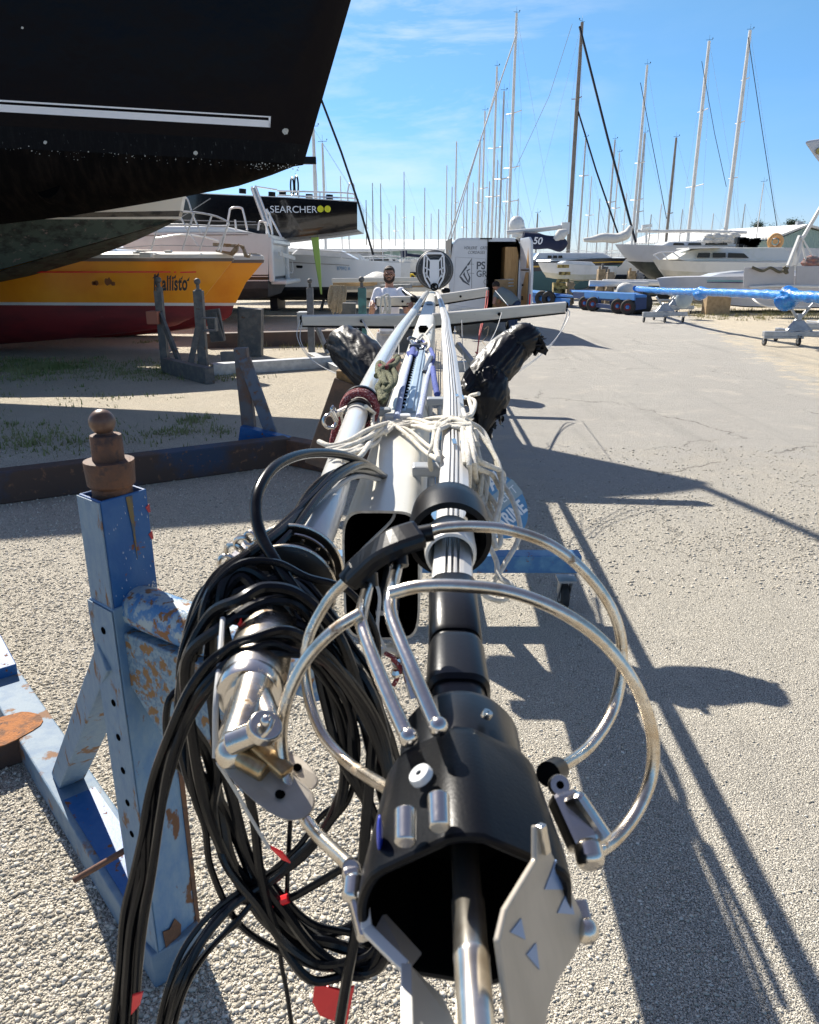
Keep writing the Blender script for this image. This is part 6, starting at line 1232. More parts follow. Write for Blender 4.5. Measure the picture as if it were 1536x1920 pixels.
q.build('cockpit_gear', M_BLKM, gs)
# long low trimaran
tri_ = custom('low_trimaran', 'long low grey white trimaran with teal and navy lines behind the blue wrapped mast', 'trimaran',
  [[(1232, 522), (1234, 526), (1236, 530), (1240, 545), 1.0], [(1260, 520), (1262, 528), (1264, 540), (1270, 556), .6], [(1310, 519), (1312, 530), (1314, 548), (1318, 566), .25], [(1390, 518), (1390, 532), (1390, 552), (1394, 574), .05], [(1480, 517), (1480, 532), (1480, 552), (1484, 576), 0], [(1700, 517), (1700, 532), (1700, 552), (1700, 576), .1]], 30, 1.2, [M_GREYH, mat('dark_grey_bottom', (.20, .20, .20), .5)], [0, 0, 0, 1, 0])  # lowest hull band in its own darker grey
q = MB(); q.prism([P(1326, 520, 30.6), P(1350, 513, 30.8), P(1394, 508, 30.9), P(1700, 508, 30.9), P(1700, 520, 30.6)], (0, 1.2, 0)); q.build('main_deck', M_WHITE, tri_, bevel=.04)
q = MB(); q.prism([P(1326, 526, 29.97), P(1394, 526, 29.97), P(1394, 528, 29.97), P(1326, 527.5, 29.97)], (0, .02, 0)); q.build('teal_line', mat('teal_line', (.05, .30, .32), .4), tri_)
q = MB(); q.prism([P(1326, 528.5, 29.97), P(1394, 529, 29.97), P(1394, 531, 29.97), P(1326, 530, 29.97)], (0, .02, 0)); q.build('navy_line', mat('navy_line', (.02, .03, .12), .4), tri_)
q = MB(); q.prism([P(1396, 502, 28.5), P(1490, 499, 28.5), P(1489, 540, 28.5), P(1394, 540, 28.5)], (0, .06, 0)); q.prism([P(1494, 499, 28.4), P(1700, 496, 28.4), P(1700, 542, 28.4), P(1492, 541, 28.4)], (0, .06, 0)); q.build('beam_fairing', mat('lilac_grey_panel', (.46, .45, .46), .4, 0, (.40, .39, .40), 1), tri_, bevel=.02)
q = MB(); q.prism([P(1412, 545, 28.3), P(1700, 551, 28.3), P(1700, 560, 28.3), P(1412, 552, 28.3)], (0, .1, 0)); q.tube([P(1405, 539, 28.4), P(1460, 536, 28.4), P(1600, 538, 28.4)], .05, 8); q.build('float_rail', M_WHITE, tri_)
q = MB(); q.tube([P(1409, 558, 27), P(1425, 570, 26.5), P(1450, 576, 26.3), P(1480, 568, 26), P(1500, 560, 26)], .03, 6, k=5); q.build('loose_hose', M_CREAM, tri_)
q = MB(); q.tube([P(1410, 501, 28.4), P(1430, 508, 28.3), P(1445, 502, 28.3), P(1462, 510, 28.3), P(1478, 502, 28.3)], .05, 6, k=4); q.tube([P(1470, 500, 28.3), P(1476, 512, 28.3), P(1468, 506, 28.3)], .06, 6, k=4); q.build('lashed_line', mat('dark_line', (.10, .09, .06), .8), tri_)
q = MB()
for i in range(22): q.ball(P(1512+rr3.random()*60, 496-rr3.random()*10, 28.6), rr3.uniform(.10, .26), 8, sc=(1.2, 1, .6))
q.build('red_cloth_heap', mat('faded_red_cloth', (.34, .15, .13), .85, 0, (.24, .22, .20), 6), tri_)
q = MB(); q.bar(P(1478, 498, 28.5), P(1500, 442, 28.6), .10, .10); q.bar(P(1500, 442, 28.6), P(1514, 498, 28.5), .06, .06); q.bar(P(1506, 445, 28.6), P(1550, 370, 28.6), .10, .10); q.bar(P(1490, 498, 28.5), P(1504, 442, 28.6), .16, .1); q.bar(P(1503, 445, 28.5), P(1536, 500, 28.5), .05, .05); q.build('a_frame', M_MASTW, tri_)
q = MB(); q.ring(P(1454, 453, 40), (0.1, 1, 0), .30, .11, 28, 8); q.cyl(P(1454, 453, 40.1), P(1454, 453, 39.9), .12, 12); tag(q.build('life_ring', mat('buff_ring', (.60, .33, .13), .6)), 'orange buff life ring by the far green shed', 'life ring')
q = MB(); q.box(P(1343, 572, 29.5), (.9, .5, .9)); tag(q.build('timber_block', M_CRATE, bevel=.03), 'rounded timber block propping the trimaran', 'timber block')
# hull tip poking in at the right edge
wt = thing('white_bow', 'white bow tip poking in at the right edge of the sky', 'boat', P(1540, 500, 16))
q = MB(); q.prism([P(1504, 264, 16), P(1560, 255, 16), P(1760, 250, 16), P(1760, 340, 16), P(1640, 350, 16), P(1548, 322, 16), P(1528, 298, 16)], (2.2, 1.6, 0)); q.build('hull', M_GREYH, wt, bevel=.05)
q = MB(); c = P(1536, 283, 15.98); q.cyl(c, c-V((0, .02, 0)), .06, 18); q.build('badge', mat('brass_badge', (.4, .3, .1), .4, .6), wt)
q = MB(); q.bar((P(1760, 340, 17).x, 17.2, 0), (P(1760, 340, 17).x, 17.2, 3.6), .3, .3); q.build('support', M_STAND, wt)
# navy boat with gold stripe, and small white sloop in front
ng = custom('navy_striped_boat', 'navy boat with a gold stripe and teal grey bottom right of the open van door', 'boat',
  [[(1176, 484), (1170, 490), (1168, 492), (1166, 496), (1150, 508), .9], [(1150, 484), (1148, 490), (1147, 492), (1144, 497), (1130, 520), .4], [(1100, 486), (1100, 492), (1100, 494), (1100, 500), (1096, 540), .1], [(1040, 490), (1040, 497), (1040, 500), (1040, 508), (1040, 548), 0], [(960, 490), (960, 500), (960, 503), (960, 510), (960, 548), .1]], 46, 1.8, [mat('navy_gelcoat', (.012, .014, .025), .3), mat('gold_stripe', (.55, .33, .05), .4), mat('teal_bottom', (0, 0, 0))], [0, 1, 0, 2, 2, 0])
q = MB(); q.prism([P(1000, 488, 46.8), P(1010, 474, 47), P(1130, 474, 47), P(1150, 484, 46.8)], (0, 2.0, 0)); c1_ = q.build('coachroof', M_WHITE, ng, bevel=.06)
q = MB()
for x in (1031, 1041, 1051): q.prism([P(x-4, 484, 46.75), P(x-3.5, 479, 46.75), P(x+3.5, 479, 46.75), P(x+4, 484, 46.75)], (0, .03, 0))
q.build('cabin_window', M_GLASS, c1_)
ws = custom('small_white_sloop', 'small white sloop with a stained lower edge behind the blue trailer step', 'boat',
  [[(1009, 492), (1014, 503), (1018, 510), (1024, 518), 1.0], [(1016, 492), (1020, 503), (1026, 511), (1036, 520), .7], [(1045, 493), (1047, 504), (1050, 513), (1056, 523), .3], [(1090, 497), (1090, 506), (1090, 515), (1092, 525), .05], [(1150, 499), (1150, 507), (1150, 514), (1150, 520), .1], [(1158, 499), (1158, 506), (1157, 511), (1155, 515), .5]], 41, 1.4, [M_WHITE, mat('stained_white', (.58, .56, .48), .5, 0, (.42, .42, .30), 1.5)], [0, 0, 1, 1, 0])
q = MB(); q.prism([P(1050, 495, 41.5), P(1062, 489, 41.6), P(1110, 491, 41.6), P(1118, 498, 41.5)], (0, 1.5, 0)); q.build('coachroof', M_WHITE, ws, bevel=.05)
q = MB(); q.bar(P(1080, 524, 42.4), G(1080, 560)+V((0, 6, 0)), .5, .2); q.build('keel', mat('teal_bottom', (0, 0, 0)), ws)
# navy sail cover with number
sc1 = thing('navy_sail_cover', 'navy sail cover with a white number bundled on a boom right of the van', 'sail cover', P(1035, 455, 37))
q = MB(); q.tube([P(980, 446, 37), P(1005, 452, 37), (P(1030, 455, 37)), P(1050, 458, 37), P(1062, 452, 37)], [.28, .34, .30, .32, .15], 14, k=6)
q.v = [v+V((0, 0, .10*mnoise.noise(v*1.3))) for v in q.v]; q.build('cover', M_NAVYS, sc1)
text('number_lettering', '50', .42, P(999, 457, 36.6), (1, 0, -.06), (0, 0, 1), mat('lettering_white', (0, 0, 0)), sc1, .01, shear=.2, squash=1.0, bold=.008)
q = MB(); q.tube([P(1040, 450, 36.8), P(1052, 440, 36.8), P(1063, 434, 36.8)], [.12, .26, .12], 10, k=4); q.build('flaked_sail', M_SAIL, sc1)
q = MB(); q.tube([P(950, 436, 37.2), P(1010, 431, 37.2), P(1060, 425, 37.2)], .10, 8); q.box(P(1060, 428, 37.2), (.35, .3, .5)); q.build('boom', M_MASTW, sc1)
ft = MB(); ft.tube([P(1094, 452, 40), P(1120, 446, 40), P(1150, 446, 40), P(1172, 440, 40), P(1184, 424, 40)], [.12, .20, .25, .28, .10], 12, k=6); ft.v = [v+V((0, 0, .16*mnoise.noise(v*1.1))) for v in ft.v]
tag(ft.build('furled_mainsail', M_SAIL), 'white mainsail bundled on its boom under the black stays', 'sail')
q = MB(); q.tube([P(757, 470, 60), P(758, 482, 60)], .25, 8); q.prism([P(757, 470, 60), P(763, 475, 60), P(795, 478, 60), P(795, 483, 60), P(763, 481, 60), P(757, 484, 60)], (0, .4, 0)); tag(q.build('navy_boom_cover', M_NAVYS), 'navy boom cover left of the radar scanner', 'sail cover')
# radar posts
q = MB(); q.tube([P(1212, 455, 44), P(1213, 428, 44)], .06, 8); q.cyl(P(1213, 427, 44), P(1213, 421, 44), .28, 14); q.box(P(1211, 430, 44), (.5, .3, .10)); tag(q.build('radar_post', M_WHITE), 'white radar post on a deck right of the black stays', 'radar post')
q = MB(); q.ball(P(969, 422, 50), .5, 12, sc=(1, 1, 1.1)); q.ball(P(974, 434, 50), .45, 10); q.cyl(P(968, 445, 50), P(968, 430, 50), .3, 10); tag(q.build('satellite_domes', M_WHITE), 'cluster of white domes above the van roof', 'antenna dome')
# ------------------------------------------------------------------ white van, rear doors one shut and one open
YV = 20.6; vx0, vx1 = P(842, 500, YV).x, P(980, 500, YV).x; vz1 = zat(446, YV)
M_VAN = mat('van_white', (.62, .65, .70), .28, 0, (.56, .59, .64), 1.0, .5, .7, coat=.5)
vn = thing('white_van', 'white panel van seen from behind with its right rear door open', 'van', ((vx0+vx1)/2, YV, 0))
def van_sec(k=1.0): 
    w_ = (vx1-vx0)/2; return [(-w_, .48), (-w_*1.0, 1.15), (-w_*.97, 1.7), (-w_*.92, vz1-.26), (-w_*.89, vz1-.14), (-w_*.84, vz1-.06), (-w_*.77, vz1-.015), (-w_*.66, vz1), (w_*.66, vz1), (w_*.77, vz1-.015), (w_*.84, vz1-.06), (w_*.89, vz1-.14), (w_*.92, vz1-.26), (w_*.97, 1.7), (w_*1.0, 1.15), (w_, .48)]
cx = (vx0+vx1)/2; sec = van_sec(); n_ = len(sec)
q = MB(); ysv = [YV, YV+.05, YV+3.6, YV+4.4, YV+5.0, YV+5.6]; scz = [1, 1, 1, .99, .55, .45]
for i, y in enumerate(ysv):
    for a, b in sec: q.v.append(V((cx+a, y, .48+(b-.48)*scz[i])))
for i in range(len(ysv)-1):
    for j in range(n_): q.f.append([i*n_+j, i*n_+(j+1) % n_, (i+1)*n_+(j+1) % n_, (i+1)*n_+j]); q.m.append(0); q.sm.append(False)
k = (len(ysv)-1)*n_; q.f.append([k+j for j in range(n_)]); q.m.append(0); q.sm.append(False)
# rear face with the door opening left out
ox0, ox1 = P(914, 500, YV).x, P(973, 500, YV).x; oz0, oz1 = .62, zat(453, YV)
w_ = (vx1-vx0)/2
q.add([V((cx-w_, YV, .48)), V((ox0, YV, .48)), V((ox0, YV, vz1)), V((cx-w_*.66, YV, vz1)), V((cx-w_*.77, YV, vz1-.015)), V((cx-w_*.84, YV, vz1-.06)), V((cx-w_*.89, YV, vz1-.14)), V((cx-w_*.92, YV, vz1-.26)), V((cx-w_*.97, YV, 1.7)), V((cx-w_, YV, 1.15))], [tuple(range(10))])
q.add([V((ox0, YV, oz1)), V((ox1, YV, oz1)), V((ox1, YV, .48)), V((cx+w_, YV, .48)), V((cx+w_, YV, 1.15)), V((cx+w_*.97, YV, 1.7)), V((cx+w_*.92, YV, vz1-.26)), V((cx+w_*.89, YV, vz1-.14)), V((cx+w_*.84, YV, vz1-.06)), V((cx+w_*.77, YV, vz1-.015)), V((cx+w_*.66, YV, vz1)), V((ox0, YV, vz1))], [tuple(range(12))])
q.add([V((ox0, YV, .48)), V((ox1, YV, .48)), V((ox1, YV, oz0)), V((ox0, YV, oz0))], [(0, 1, 2, 3)])
q.build('body', M_VAN, vn, fix=False)
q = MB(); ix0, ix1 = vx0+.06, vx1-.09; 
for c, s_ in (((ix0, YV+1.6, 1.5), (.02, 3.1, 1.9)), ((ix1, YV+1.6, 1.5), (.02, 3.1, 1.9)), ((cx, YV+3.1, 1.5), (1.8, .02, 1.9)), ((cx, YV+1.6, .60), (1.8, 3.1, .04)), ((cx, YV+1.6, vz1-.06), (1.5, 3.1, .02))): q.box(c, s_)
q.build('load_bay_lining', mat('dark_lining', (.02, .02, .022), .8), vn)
q = MB(); q.box(((P(947, 500, YV).x+P(972, 500, YV).x)/2, YV+.5, (zat(463, YV)+.62)/2), (P(972, 500, YV).x-P(947, 500, YV).x, .9, zat(463, YV)-.62)); q.build('plywood_cabinet', M_WOOD, vn)
q = MB()
for y in (525, 531, 537): q.tube([P(935, y, YV+.05), P(963, y-1, YV+.05)], .02, 8)
q.build('ladder_rung', M_WHITE, vn)
q = MB(); q.box((P(945, 550, YV).x, YV+.1, .95), (.55, .3, .5)); q.box(P(940, 535, YV+.12), (.35, .2, .3)); q.build('tool_box', M_CRATE, vn, bevel=.01)
# shut left door, proud of the body
dz0 = .70
q = MB(); q.prism([V((vx0+.03, YV-.02, dz0)), V((ox0-.005, YV-.02, dz0)), V((ox0-.005, YV-.02, vz1-.03)), V((cx-w_*.68, YV-.02, vz1-.03)), V((cx-w_*.80, YV-.02, vz1-.07)), V((cx-w_*.87, YV-.02, vz1-.16)), V((cx-w_*.96, YV-.02, 1.66)), V((vx0+.03, YV-.02, 1.2))], (0, .018, 0)); ld = q.build('rear_door', M_VAN, vn, bevel=.008)
q = MB(); q.tube([V((vx0+.13, YV-.023, 1.12)), V((ox0-.06, YV-.023, 1.12)), V((ox0-.06, YV-.023, zat(485, YV))), V((vx0+.17, YV-.023, zat(482, YV)))], .006, 5, closed=True); q.build('door_crease', mat('crease_grey', (.38, .40, .44), .4), ld)
q = MB(); q.bar((ox0-.01, YV-.03, .7), (ox0-.01, YV-.03, vz1-.03), .02, .02); q.box((ox0-.06, YV-.04, vz1-.02), (.3, .02, .03)); q.build('door_seal', M_BLKM, ld)
q = MB()
for z in (.95, 2.1): q.box((vx0+.01, YV-.03, z), (.05, .04, .12))
q.build('door_hinge', M_GALV, ld)
M_LT = mat('van_lettering', (.07, .08, .10), .4); YT = YV-.024
def vtext(body, x, y, size, **k): return text('lettering', body, size, P(x, y, YT), (1, 0, 0), (0, 0, 1), M_LT, ld, .003, **k)
vtext('VOILERIE', 869.5, 467.5, .105, shear=.25, squash=.80); vtext('GREE', 900, 467.5, .105, shear=.25, squash=.78); vtext('CORDAGES', 877, 476.0, .105, shear=.25, squash=.80)
vtext('PS', 893, 504.5, .26, bold=.006, squash=.95); vtext('GR', 893, 519, .22, bold=.003, squash=.93)
def VP(x, y, o=0): return P(820+x/3.657, 400+y/3.657, YT-o)
q = MB(); q.bar(VP(268, 391), VP(340, 391), .006, .002); q.bar(VP(236, 306), VP(236, 514), .010, .004, (0, 1, 0))
for a in ((218, 347), (220, 410)): q.bar(VP(a[0], a[1]), VP(a[0]+34, a[1]+2), .008, .004, (0, 1, 0))
q.prism([VP(238, 308), VP(205, 350), VP(208, 362), VP(220, 352)], (0, .004, 0)); q.prism([VP(202, 355), VP(175, 392), VP(150, 432), VP(160, 430), VP(182, 400), VP(205, 372)], (0, .004, 0)); q.prism([VP(150, 434), VP(175, 470), VP(222, 496), VP(220, 486), VP(186, 460), VP(164, 432)], (0, .004, 0))
q.prism([VP(186, 400), VP(176, 420), VP(206, 470), VP(216, 480), VP(214, 466), VP(192, 424)], (0, .004, 0)); q.prism([VP(222, 380), VP(200, 392), VP(218, 440), VP(212, 460), VP(220, 478), VP(228, 440), VP(208, 398), VP(226, 384)], (0, .004, 0))
q.build('sail_emblem', M_LT, ld)
q = MB(); q.ring(VP(333, 470), (0, 1, 0), .055, .004, 24, 5); q.build('door_lock', M_LT, ld)
# open right door
q = MB(); dx = P(995, 500, 19.75).x; hx = vx1-.02
q.prism([V((hx, YV-.02, dz0)), V((dx+.02, 19.7, dz0)), V((dx+.02, 19.7, 1.6)), V((dx-.02, 19.75, vz1-.10)), V((dx-.06, 19.85, vz1)), V((hx-.08, YV-.03, vz1-.02))], (.055, .004, 0)); rd_ = q.build('rear_door', M_VAN, vn, bevel=.012, label='open rear door lined with plywood')
q = MB(); 
def dpt(s, z, o=.006): a = V((hx, YV-.02, z)); b = V((dx, 19.72, z)); return a+(b-a)*s+V((-o-.03*max(0, (z-1.6)), 0, 0))
q.prism([dpt(.10, .80), dpt(.80, .80), dpt(.84, 1.62), dpt(.10, 1.62)], (-.01, 0, 0)); q.prism([dpt(.12, 1.72), dpt(.84, 1.72), dpt(.78, 2.2), dpt(.25, 2.26)], (-.01, 0, 0)); q.build('door_lining', M_WOOD, rd_, bevel=.004)
q = MB(); q.bar(dpt(.0, 1.67, .03), dpt(.9, 1.67, .03), .02, .03); q.box(dpt(.3, 1.3, .03), (.03, .08, .05)); q.box(dpt(.3, .98, .03), (.03, .08, .10)); q.build('door_latch', M_BLKM, rd_)
q = MB(); q.box(dpt(1.02, .95, .0)+V((.01, -.01, 0)), (.03, .02, .30)); q.build('red_reflector', M_RED, rd_)
q = MB(); q.box((cx, YV-.05, .50), (1.92, .14, .22)); q.box((cx, YV-.12, .40), (1.2, .08, .08)); bm_ = q.build('bumper', mat('bumper_black', (.015, .016, .018), .6), vn, bevel=.03)
q = MB(); q.box((vx0+.25, YV-.125, .55), (.28, .02, .07)); q.box((vx0+.28, YV-.125, .44), (.16, .02, .06)); q.build('bumper_light', M_RED, bm_)
q = MB(); q.box((cx-.35, YV-.03, .66), (.5, .02, .11)); q.build('number_plate', M_WHITE, vn)
for x in (vx0+.12, vx1-.12):
    for y in (YV+1.1, YV+4.6):
        q = MB(); q.lathe([(.10, -.10), (.30, -.10), (.34, -.07), (.34, .07), (.30, .10), (.10, .10)], (x, y, .34), (1, 0, 0), 28); wv = q.build('wheel', M_RUB, vn)
        q = MB(); q.cyl((x-.104, y, .34), (x-.08, y, .34), .19, 20); q.build('rim', M_GALV, wv)
q = MB()
q.ball(P(836, 545, YV-.3), .10, 12, sc=(1.2, 1, .8))
tag(q.build('black_fender', M_BLKM), 'black rounded fender by the left corner of the van', 'fender')

# ------------------------------------------------------------------ people
SK = mat('skin', (.42, .22, .15), .55, 0, (.36, .17, .12), 20, .4, .7); HAIR = mat('dark_hair', (.022, .014, .010), .7, bump=.6, bs=120)
def remesh(o, vox, it=4):
    k = o.modifiers.new('r', 'REMESH'); k.mode = 'VOXEL'; k.voxel_size = vox; k.use_smooth_shade = True
    k = o.modifiers.new('s', 'SMOOTH'); k.iterations = it; k.factor = .5
def hand(q, w_, d, side, s=1.0):
    """wrist w_, pointing d, thumb towards side"""
    d = V(d).normalized(); sd = V(side).normalized(); n = d.cross(sd).normalized()
    q.tube([w_-d*.02, w_+d*.03, w_+d*.085], [.026*s, .034*s, .036*s], 10, flat=.55)
    for i, (o, l) in enumerate(((-.027, .062), (-.009, .075), (.009, .082), (.027, .072))):
        a = w_+d*.075+sd*o; q.tube([a, a+d*l*.45+n*.006, a+d*l*.75+n*.024, a+d*l*.8+n*.045], [.0105, .0098, .0092, .008], 8)
    a = w_+d*.03+sd*.034; q.tube([a, a+sd*.022+d*.02, a+sd*.026+d*.05+n*.012], [.013, .011, .009], 8)
def person_front(label, bx, Y, ztop):
    t = thing('person', label, 'person', (bx, Y, 0)); Z = lambda f: ztop*f; B = lambda x, y, z: V((bx+x, Y+y, z*ztop))
    q = MB(); hc = B(0, 0, .938)
    q.ball(hc+V((0, .012, .012)), .088, 24, sc=(.86, 1.05, 1.22)); q.ball(hc+V((0, -.022, -.045)), .062, 20, sc=(.9, .95, 1.05)); q.ball(hc+V((0, -.100, -.014)), .016, 10, sc=(.8, 1.1, 1.3)); q.ball(hc+V((0, -.078, .016)), .03, 12, sc=(1.9, .5, .5)); q.ball(hc+V((0, -.078, -.050)), .02, 10, sc=(1.3, .6, .5))
    for s_ in (-1, 1): q.ball(hc+V((s_*.080, .01, -.008)), .022, 10, sc=(.4, .8, 1.3))
    q.tube([B(0, .02, .90), B(0, .03, .855), B(0, .03, .83)], [.056, .058, .075], 16)
    q.tube([B(0, .02, .83), B(0, .02, .76), B(0, .0, .66), B(0, .01, .57), B(0, .02, .50)], [.11, .165, .150, .145, .155], 24, flat=.66)
    q.ball(B(-.165, .02, .805), .062, 14); q.ball(B(.165, .02, .805), .062, 14)
    # right arm (viewer's left) down to the spreader end, left arm forward
    ha = P(698, 566, 10.95); hb_ = P(772, 566, 10.85)
    q.tube([B(-.175, .02, .80), B(-.235, -.02, .70), B(-.265, -.10, .625), (B(-.265, -.10, .625)+ha)*.5+V((0, 0, -.01)), ha], [.055, .048, .040, .037, .027], 14); hand(q, ha, V((.1, -.7, -.5)), V((1, 0, 0)))
    q.tube([B(.175, .02, .80), B(.235, -.04, .71), B(.245, -.16, .655), (B(.245, -.16, .655)+hb_)*.5, hb_], [.055, .048, .040, .037, .027], 14); hand(q, hb_, V((-.1, -.8, -.3)), V((-1, 0, 0)))
    for s_ in (-1, 1):
        q.tube([B(s_*.085, .02, .50), B(s_*.10, .01, .40), B(s_*.105, .0, .285), B(s_*.11, .02, .20), B(s_*.115, .03, .05)], [.092, .082, .055, .056, .036], 16)
        q.tube([B(s_*.115, .06, .025), B(s_*.12, -.05, .02), B(s_*.125, -.16, .012)], [.04, .042, .03], 12, flat=.8)
    o = q.build('body', SK, t, fix=False); remesh(o, .009)
    q = MB(); q.tube([B(0, .03, .835), B(0, .02, .76), B(0, .0, .66), B(0, .0, .57), B(0, .0, .495)], [.115, .180, .170, .168, .178], 28, flat=.68); 
    for s_, e, e2 in ((-1, B(-.235, -.02, .70), B(-.245, -.045, .675)), (1, B(.235, -.04, .71), B(.24, -.07, .69))): q.ball(B(s_*.165, .02, .803), .072, 16); q.tube([B(s_*.165, .02, .803), e, e2], [.072, .064, .064], 16)
    o = q.build('t_shirt', mat('white_cotton', (.80, .80, .86), .85, 0, bump=.35, bs=9, bd=.02), t, fix=False); remesh(o, .010)
    q = MB(); q.box(B(.075, -.128, .765), (.016, .006, .022)); q.box(B(.10, -.128, .757), (.016, .006, .03)); q.bar(B(.07, -.130, .75), B(.085, -.130, .765), .008, .004); q.build('chest_print', mat('print_navy', (.05, .05, .12), .7), t)
    q = MB(); q.tube([B(0, .01, .53), B(0, .01, .47)], [.17, .185], 24, flat=.72)
    for s_ in (-1, 1): q.tube([B(s_*.09, .01, .48), B(s_*.105, .0, .40), B(s_*.115, .0, .30)], [.105, .105, .10], 18)
    o = q.build('shorts', mat('pale_work_shorts', (.55, .53, .52), .85, 0, (.40, .38, .38), 6, bump=.4, bs=12, bd=.02), t, fix=False); remesh(o, .011)
    q = MB(); q.ball(hc+V((0, .028, .038)), .090, 20, sc=(.92, 1.02, 1.0)); q.ball(hc+V((0, -.03, .080)), .056, 16, sc=(1.2, 1.0, .45))
    for i in range(0):
        a = rr3.random()*6.28; b = rr3.random()*.9; d = V((math.cos(a)*math.cos(b), math.sin(a)*math.cos(b), math.sin(b)+.2)).normalized(); p = hc+V((0, .02, .04))+d*.088; 
        if p.y < Y-.06 and p.z < hc.z+.06: continue
        q.tube([p, p+d*.012+V((0, 0, .006))], [.010, .003], 5)
    q.build('hair', HAIR, t)
    q = MB(); q.tube([hc+V((-.072, -.012, -.02)), hc+V((-.062, -.050, -.065)), hc+V((-.03, -.078, -.095)), hc+V((0, -.086, -.103)), hc+V((.03, -.078, -.095)), hc+V((.062, -.050, -.065)), hc+V((.072, -.012, -.02))], [.010, .017, .021, .022, .021, .017, .010], 10, k=4); q.tube([hc+V((-.03, -.094, -.048)), hc+V((0, -.101, -.038)), hc+V((.03, -.094, -.048))], .007, 8, k=4); q.build('beard', mat('brown_beard', (.05, .028, .018), .8), t)
    q = MB()
    for s_ in (-1, 1): q.ring(hc+V((s_*.034, -.098, .008)), (0, 1, 0), .024, .003, 20, 5); q.tube([hc+V((s_*.058, -.096, .010)), hc+V((s_*.084, .0, .008))], .0028, 5)
    q.tube([hc+V((-.012, -.10, .010)), hc+V((.012, -.10, .010))], .003, 5); q.build('glasses', M_BLKM, t)
    q = MB()
    for s_ in (-1, 1): q.ball(hc+V((s_*.033, -.080, .006)), .012, 10, sc=(1.2, .7, .8))
    q.build('eyes', mat('dark_eye', (.03, .02, .015), .2), t)
    for s_ in (-1, 1): q = MB(); q.tube([B(s_*.115, .09, .022), B(s_*.12, -.05, .022), B(s_*.125, -.185, .016)], [.05, .052, .038], 14, flat=.85); q.build('shoe', M_STAND, t)
person_front('bearded man in glasses, white t-shirt and pale shorts holding the far spreader', P(730, 520, 11.5).x, 11.5, 1.79)
q = MB(); pb = P(770, 545, 11.0); q.tube([P(757, 545, 11.1), P(768, 555, 10.9)], [.03, .035], 12); q.tube([P(762, 548, 11.0), P(776, 560, 10.8), P(786, 566, 10.7)], [.02, .05, .02], 10, k=3); tag(q.build('tape_roll_and_tool', M_BLKM), 'black and silver hand tool by the left hand of the man', 'tool')
# bending person in the van doorway
def person_bent():
    Yp = YV-.75; c = lambda x, y, z=0: P(x, y, Yp+z); t = thing('person', 'person in a grey t-shirt and jeans bending into the open van', 'person', (c(950, 560).x, Yp, 0))
    hd = c(930, 536, .35); hip = c(965, 572, -.05); sh = c(938, 549, .25); q = MB()
    q.ball(hd, .10, 20, sc=(.9, 1.1, .95)); q.tube([hd, sh], [.06, .07], 12); q.tube([sh, (sh+hip)*.5+V((0, 0, .05)), hip], [.15, .16, .15], 20, flat=.8)
    kn = V((hip.x-.03, hip.y+.02, .50)); 
    for s_ in (-1, 1):
        o = V((.0, s_*.10, 0))+V((s_*.05, 0, 0)); q.tube([hip+o, kn+o, V((hip.x+.02, hip.y+.03, .07))+o], [.10, .07, .045], 14); f = V((hip.x+.02, hip.y+.03, .05))+o; q.tube([f+V((.05, 0, 0)), f+V((-.14, .08, -.02))], [.045, .035], 10)
    el = c(926, 568, .0); wr = c(936, 575, .45); q.tube([sh+V((-.10, -.08, 0)), el, wr], [.055, .042, .03], 12); hand(q, wr, V((.1, .9, -.2)), V((0, 0, 1)))
    el2 = sh+V((.05, .35, -.25)); q.tube([sh+V((.05, .15, 0)), el2, el2+V((-.05, .25, .0))], [.055, .042, .03], 12); hand(q, el2+V((-.05, .25, .0)), V((-.1, .9, -.2)), V((0, 0, 1)))
    o = q.build('body', SK, t, fix=False); remesh(o, .010)
    q = MB(); q.tube([sh+V((-.02, .03, .02)), (sh+hip)*.5+V((0, 0, .055)), hip+V((.02, 0, .02))], [.165, .175, .165], 22, flat=.82); q.tube([sh+V((-.08, -.06, 0)), (sh+V((-.10, -.08, 0))+el)*.5], [.085, .07], 12); o = q.build('t_shirt', mat('grey_green_cotton', (.17, .21, .22), .9, 0, bump=.4, bs=9, bd=.02), t, fix=False); remesh(o, .012)
    q = MB(); q.tube([hip+V((-.04, 0, .02)), hip+V((.06, 0, -.06))], [.15, .165], 18)
    for s_ in (-1, 1): o_ = V((.0, s_*.10, 0))+V((s_*.05, 0, 0)); q.tube([hip+o_, kn+o_, V((hip.x+.02, hip.y+.03, .10))+o_], [.115, .085, .068], 14)
    o = q.build('jeans', mat('blue_jeans', (.03, .05, .10), .85), t, fix=False); remesh(o, .012)
    q = MB(); q.ball(hd+V((0, .0, .025)), .107, 16, sc=(.95, 1.1, .9)); q.build('hair', HAIR, t)
person_bent()

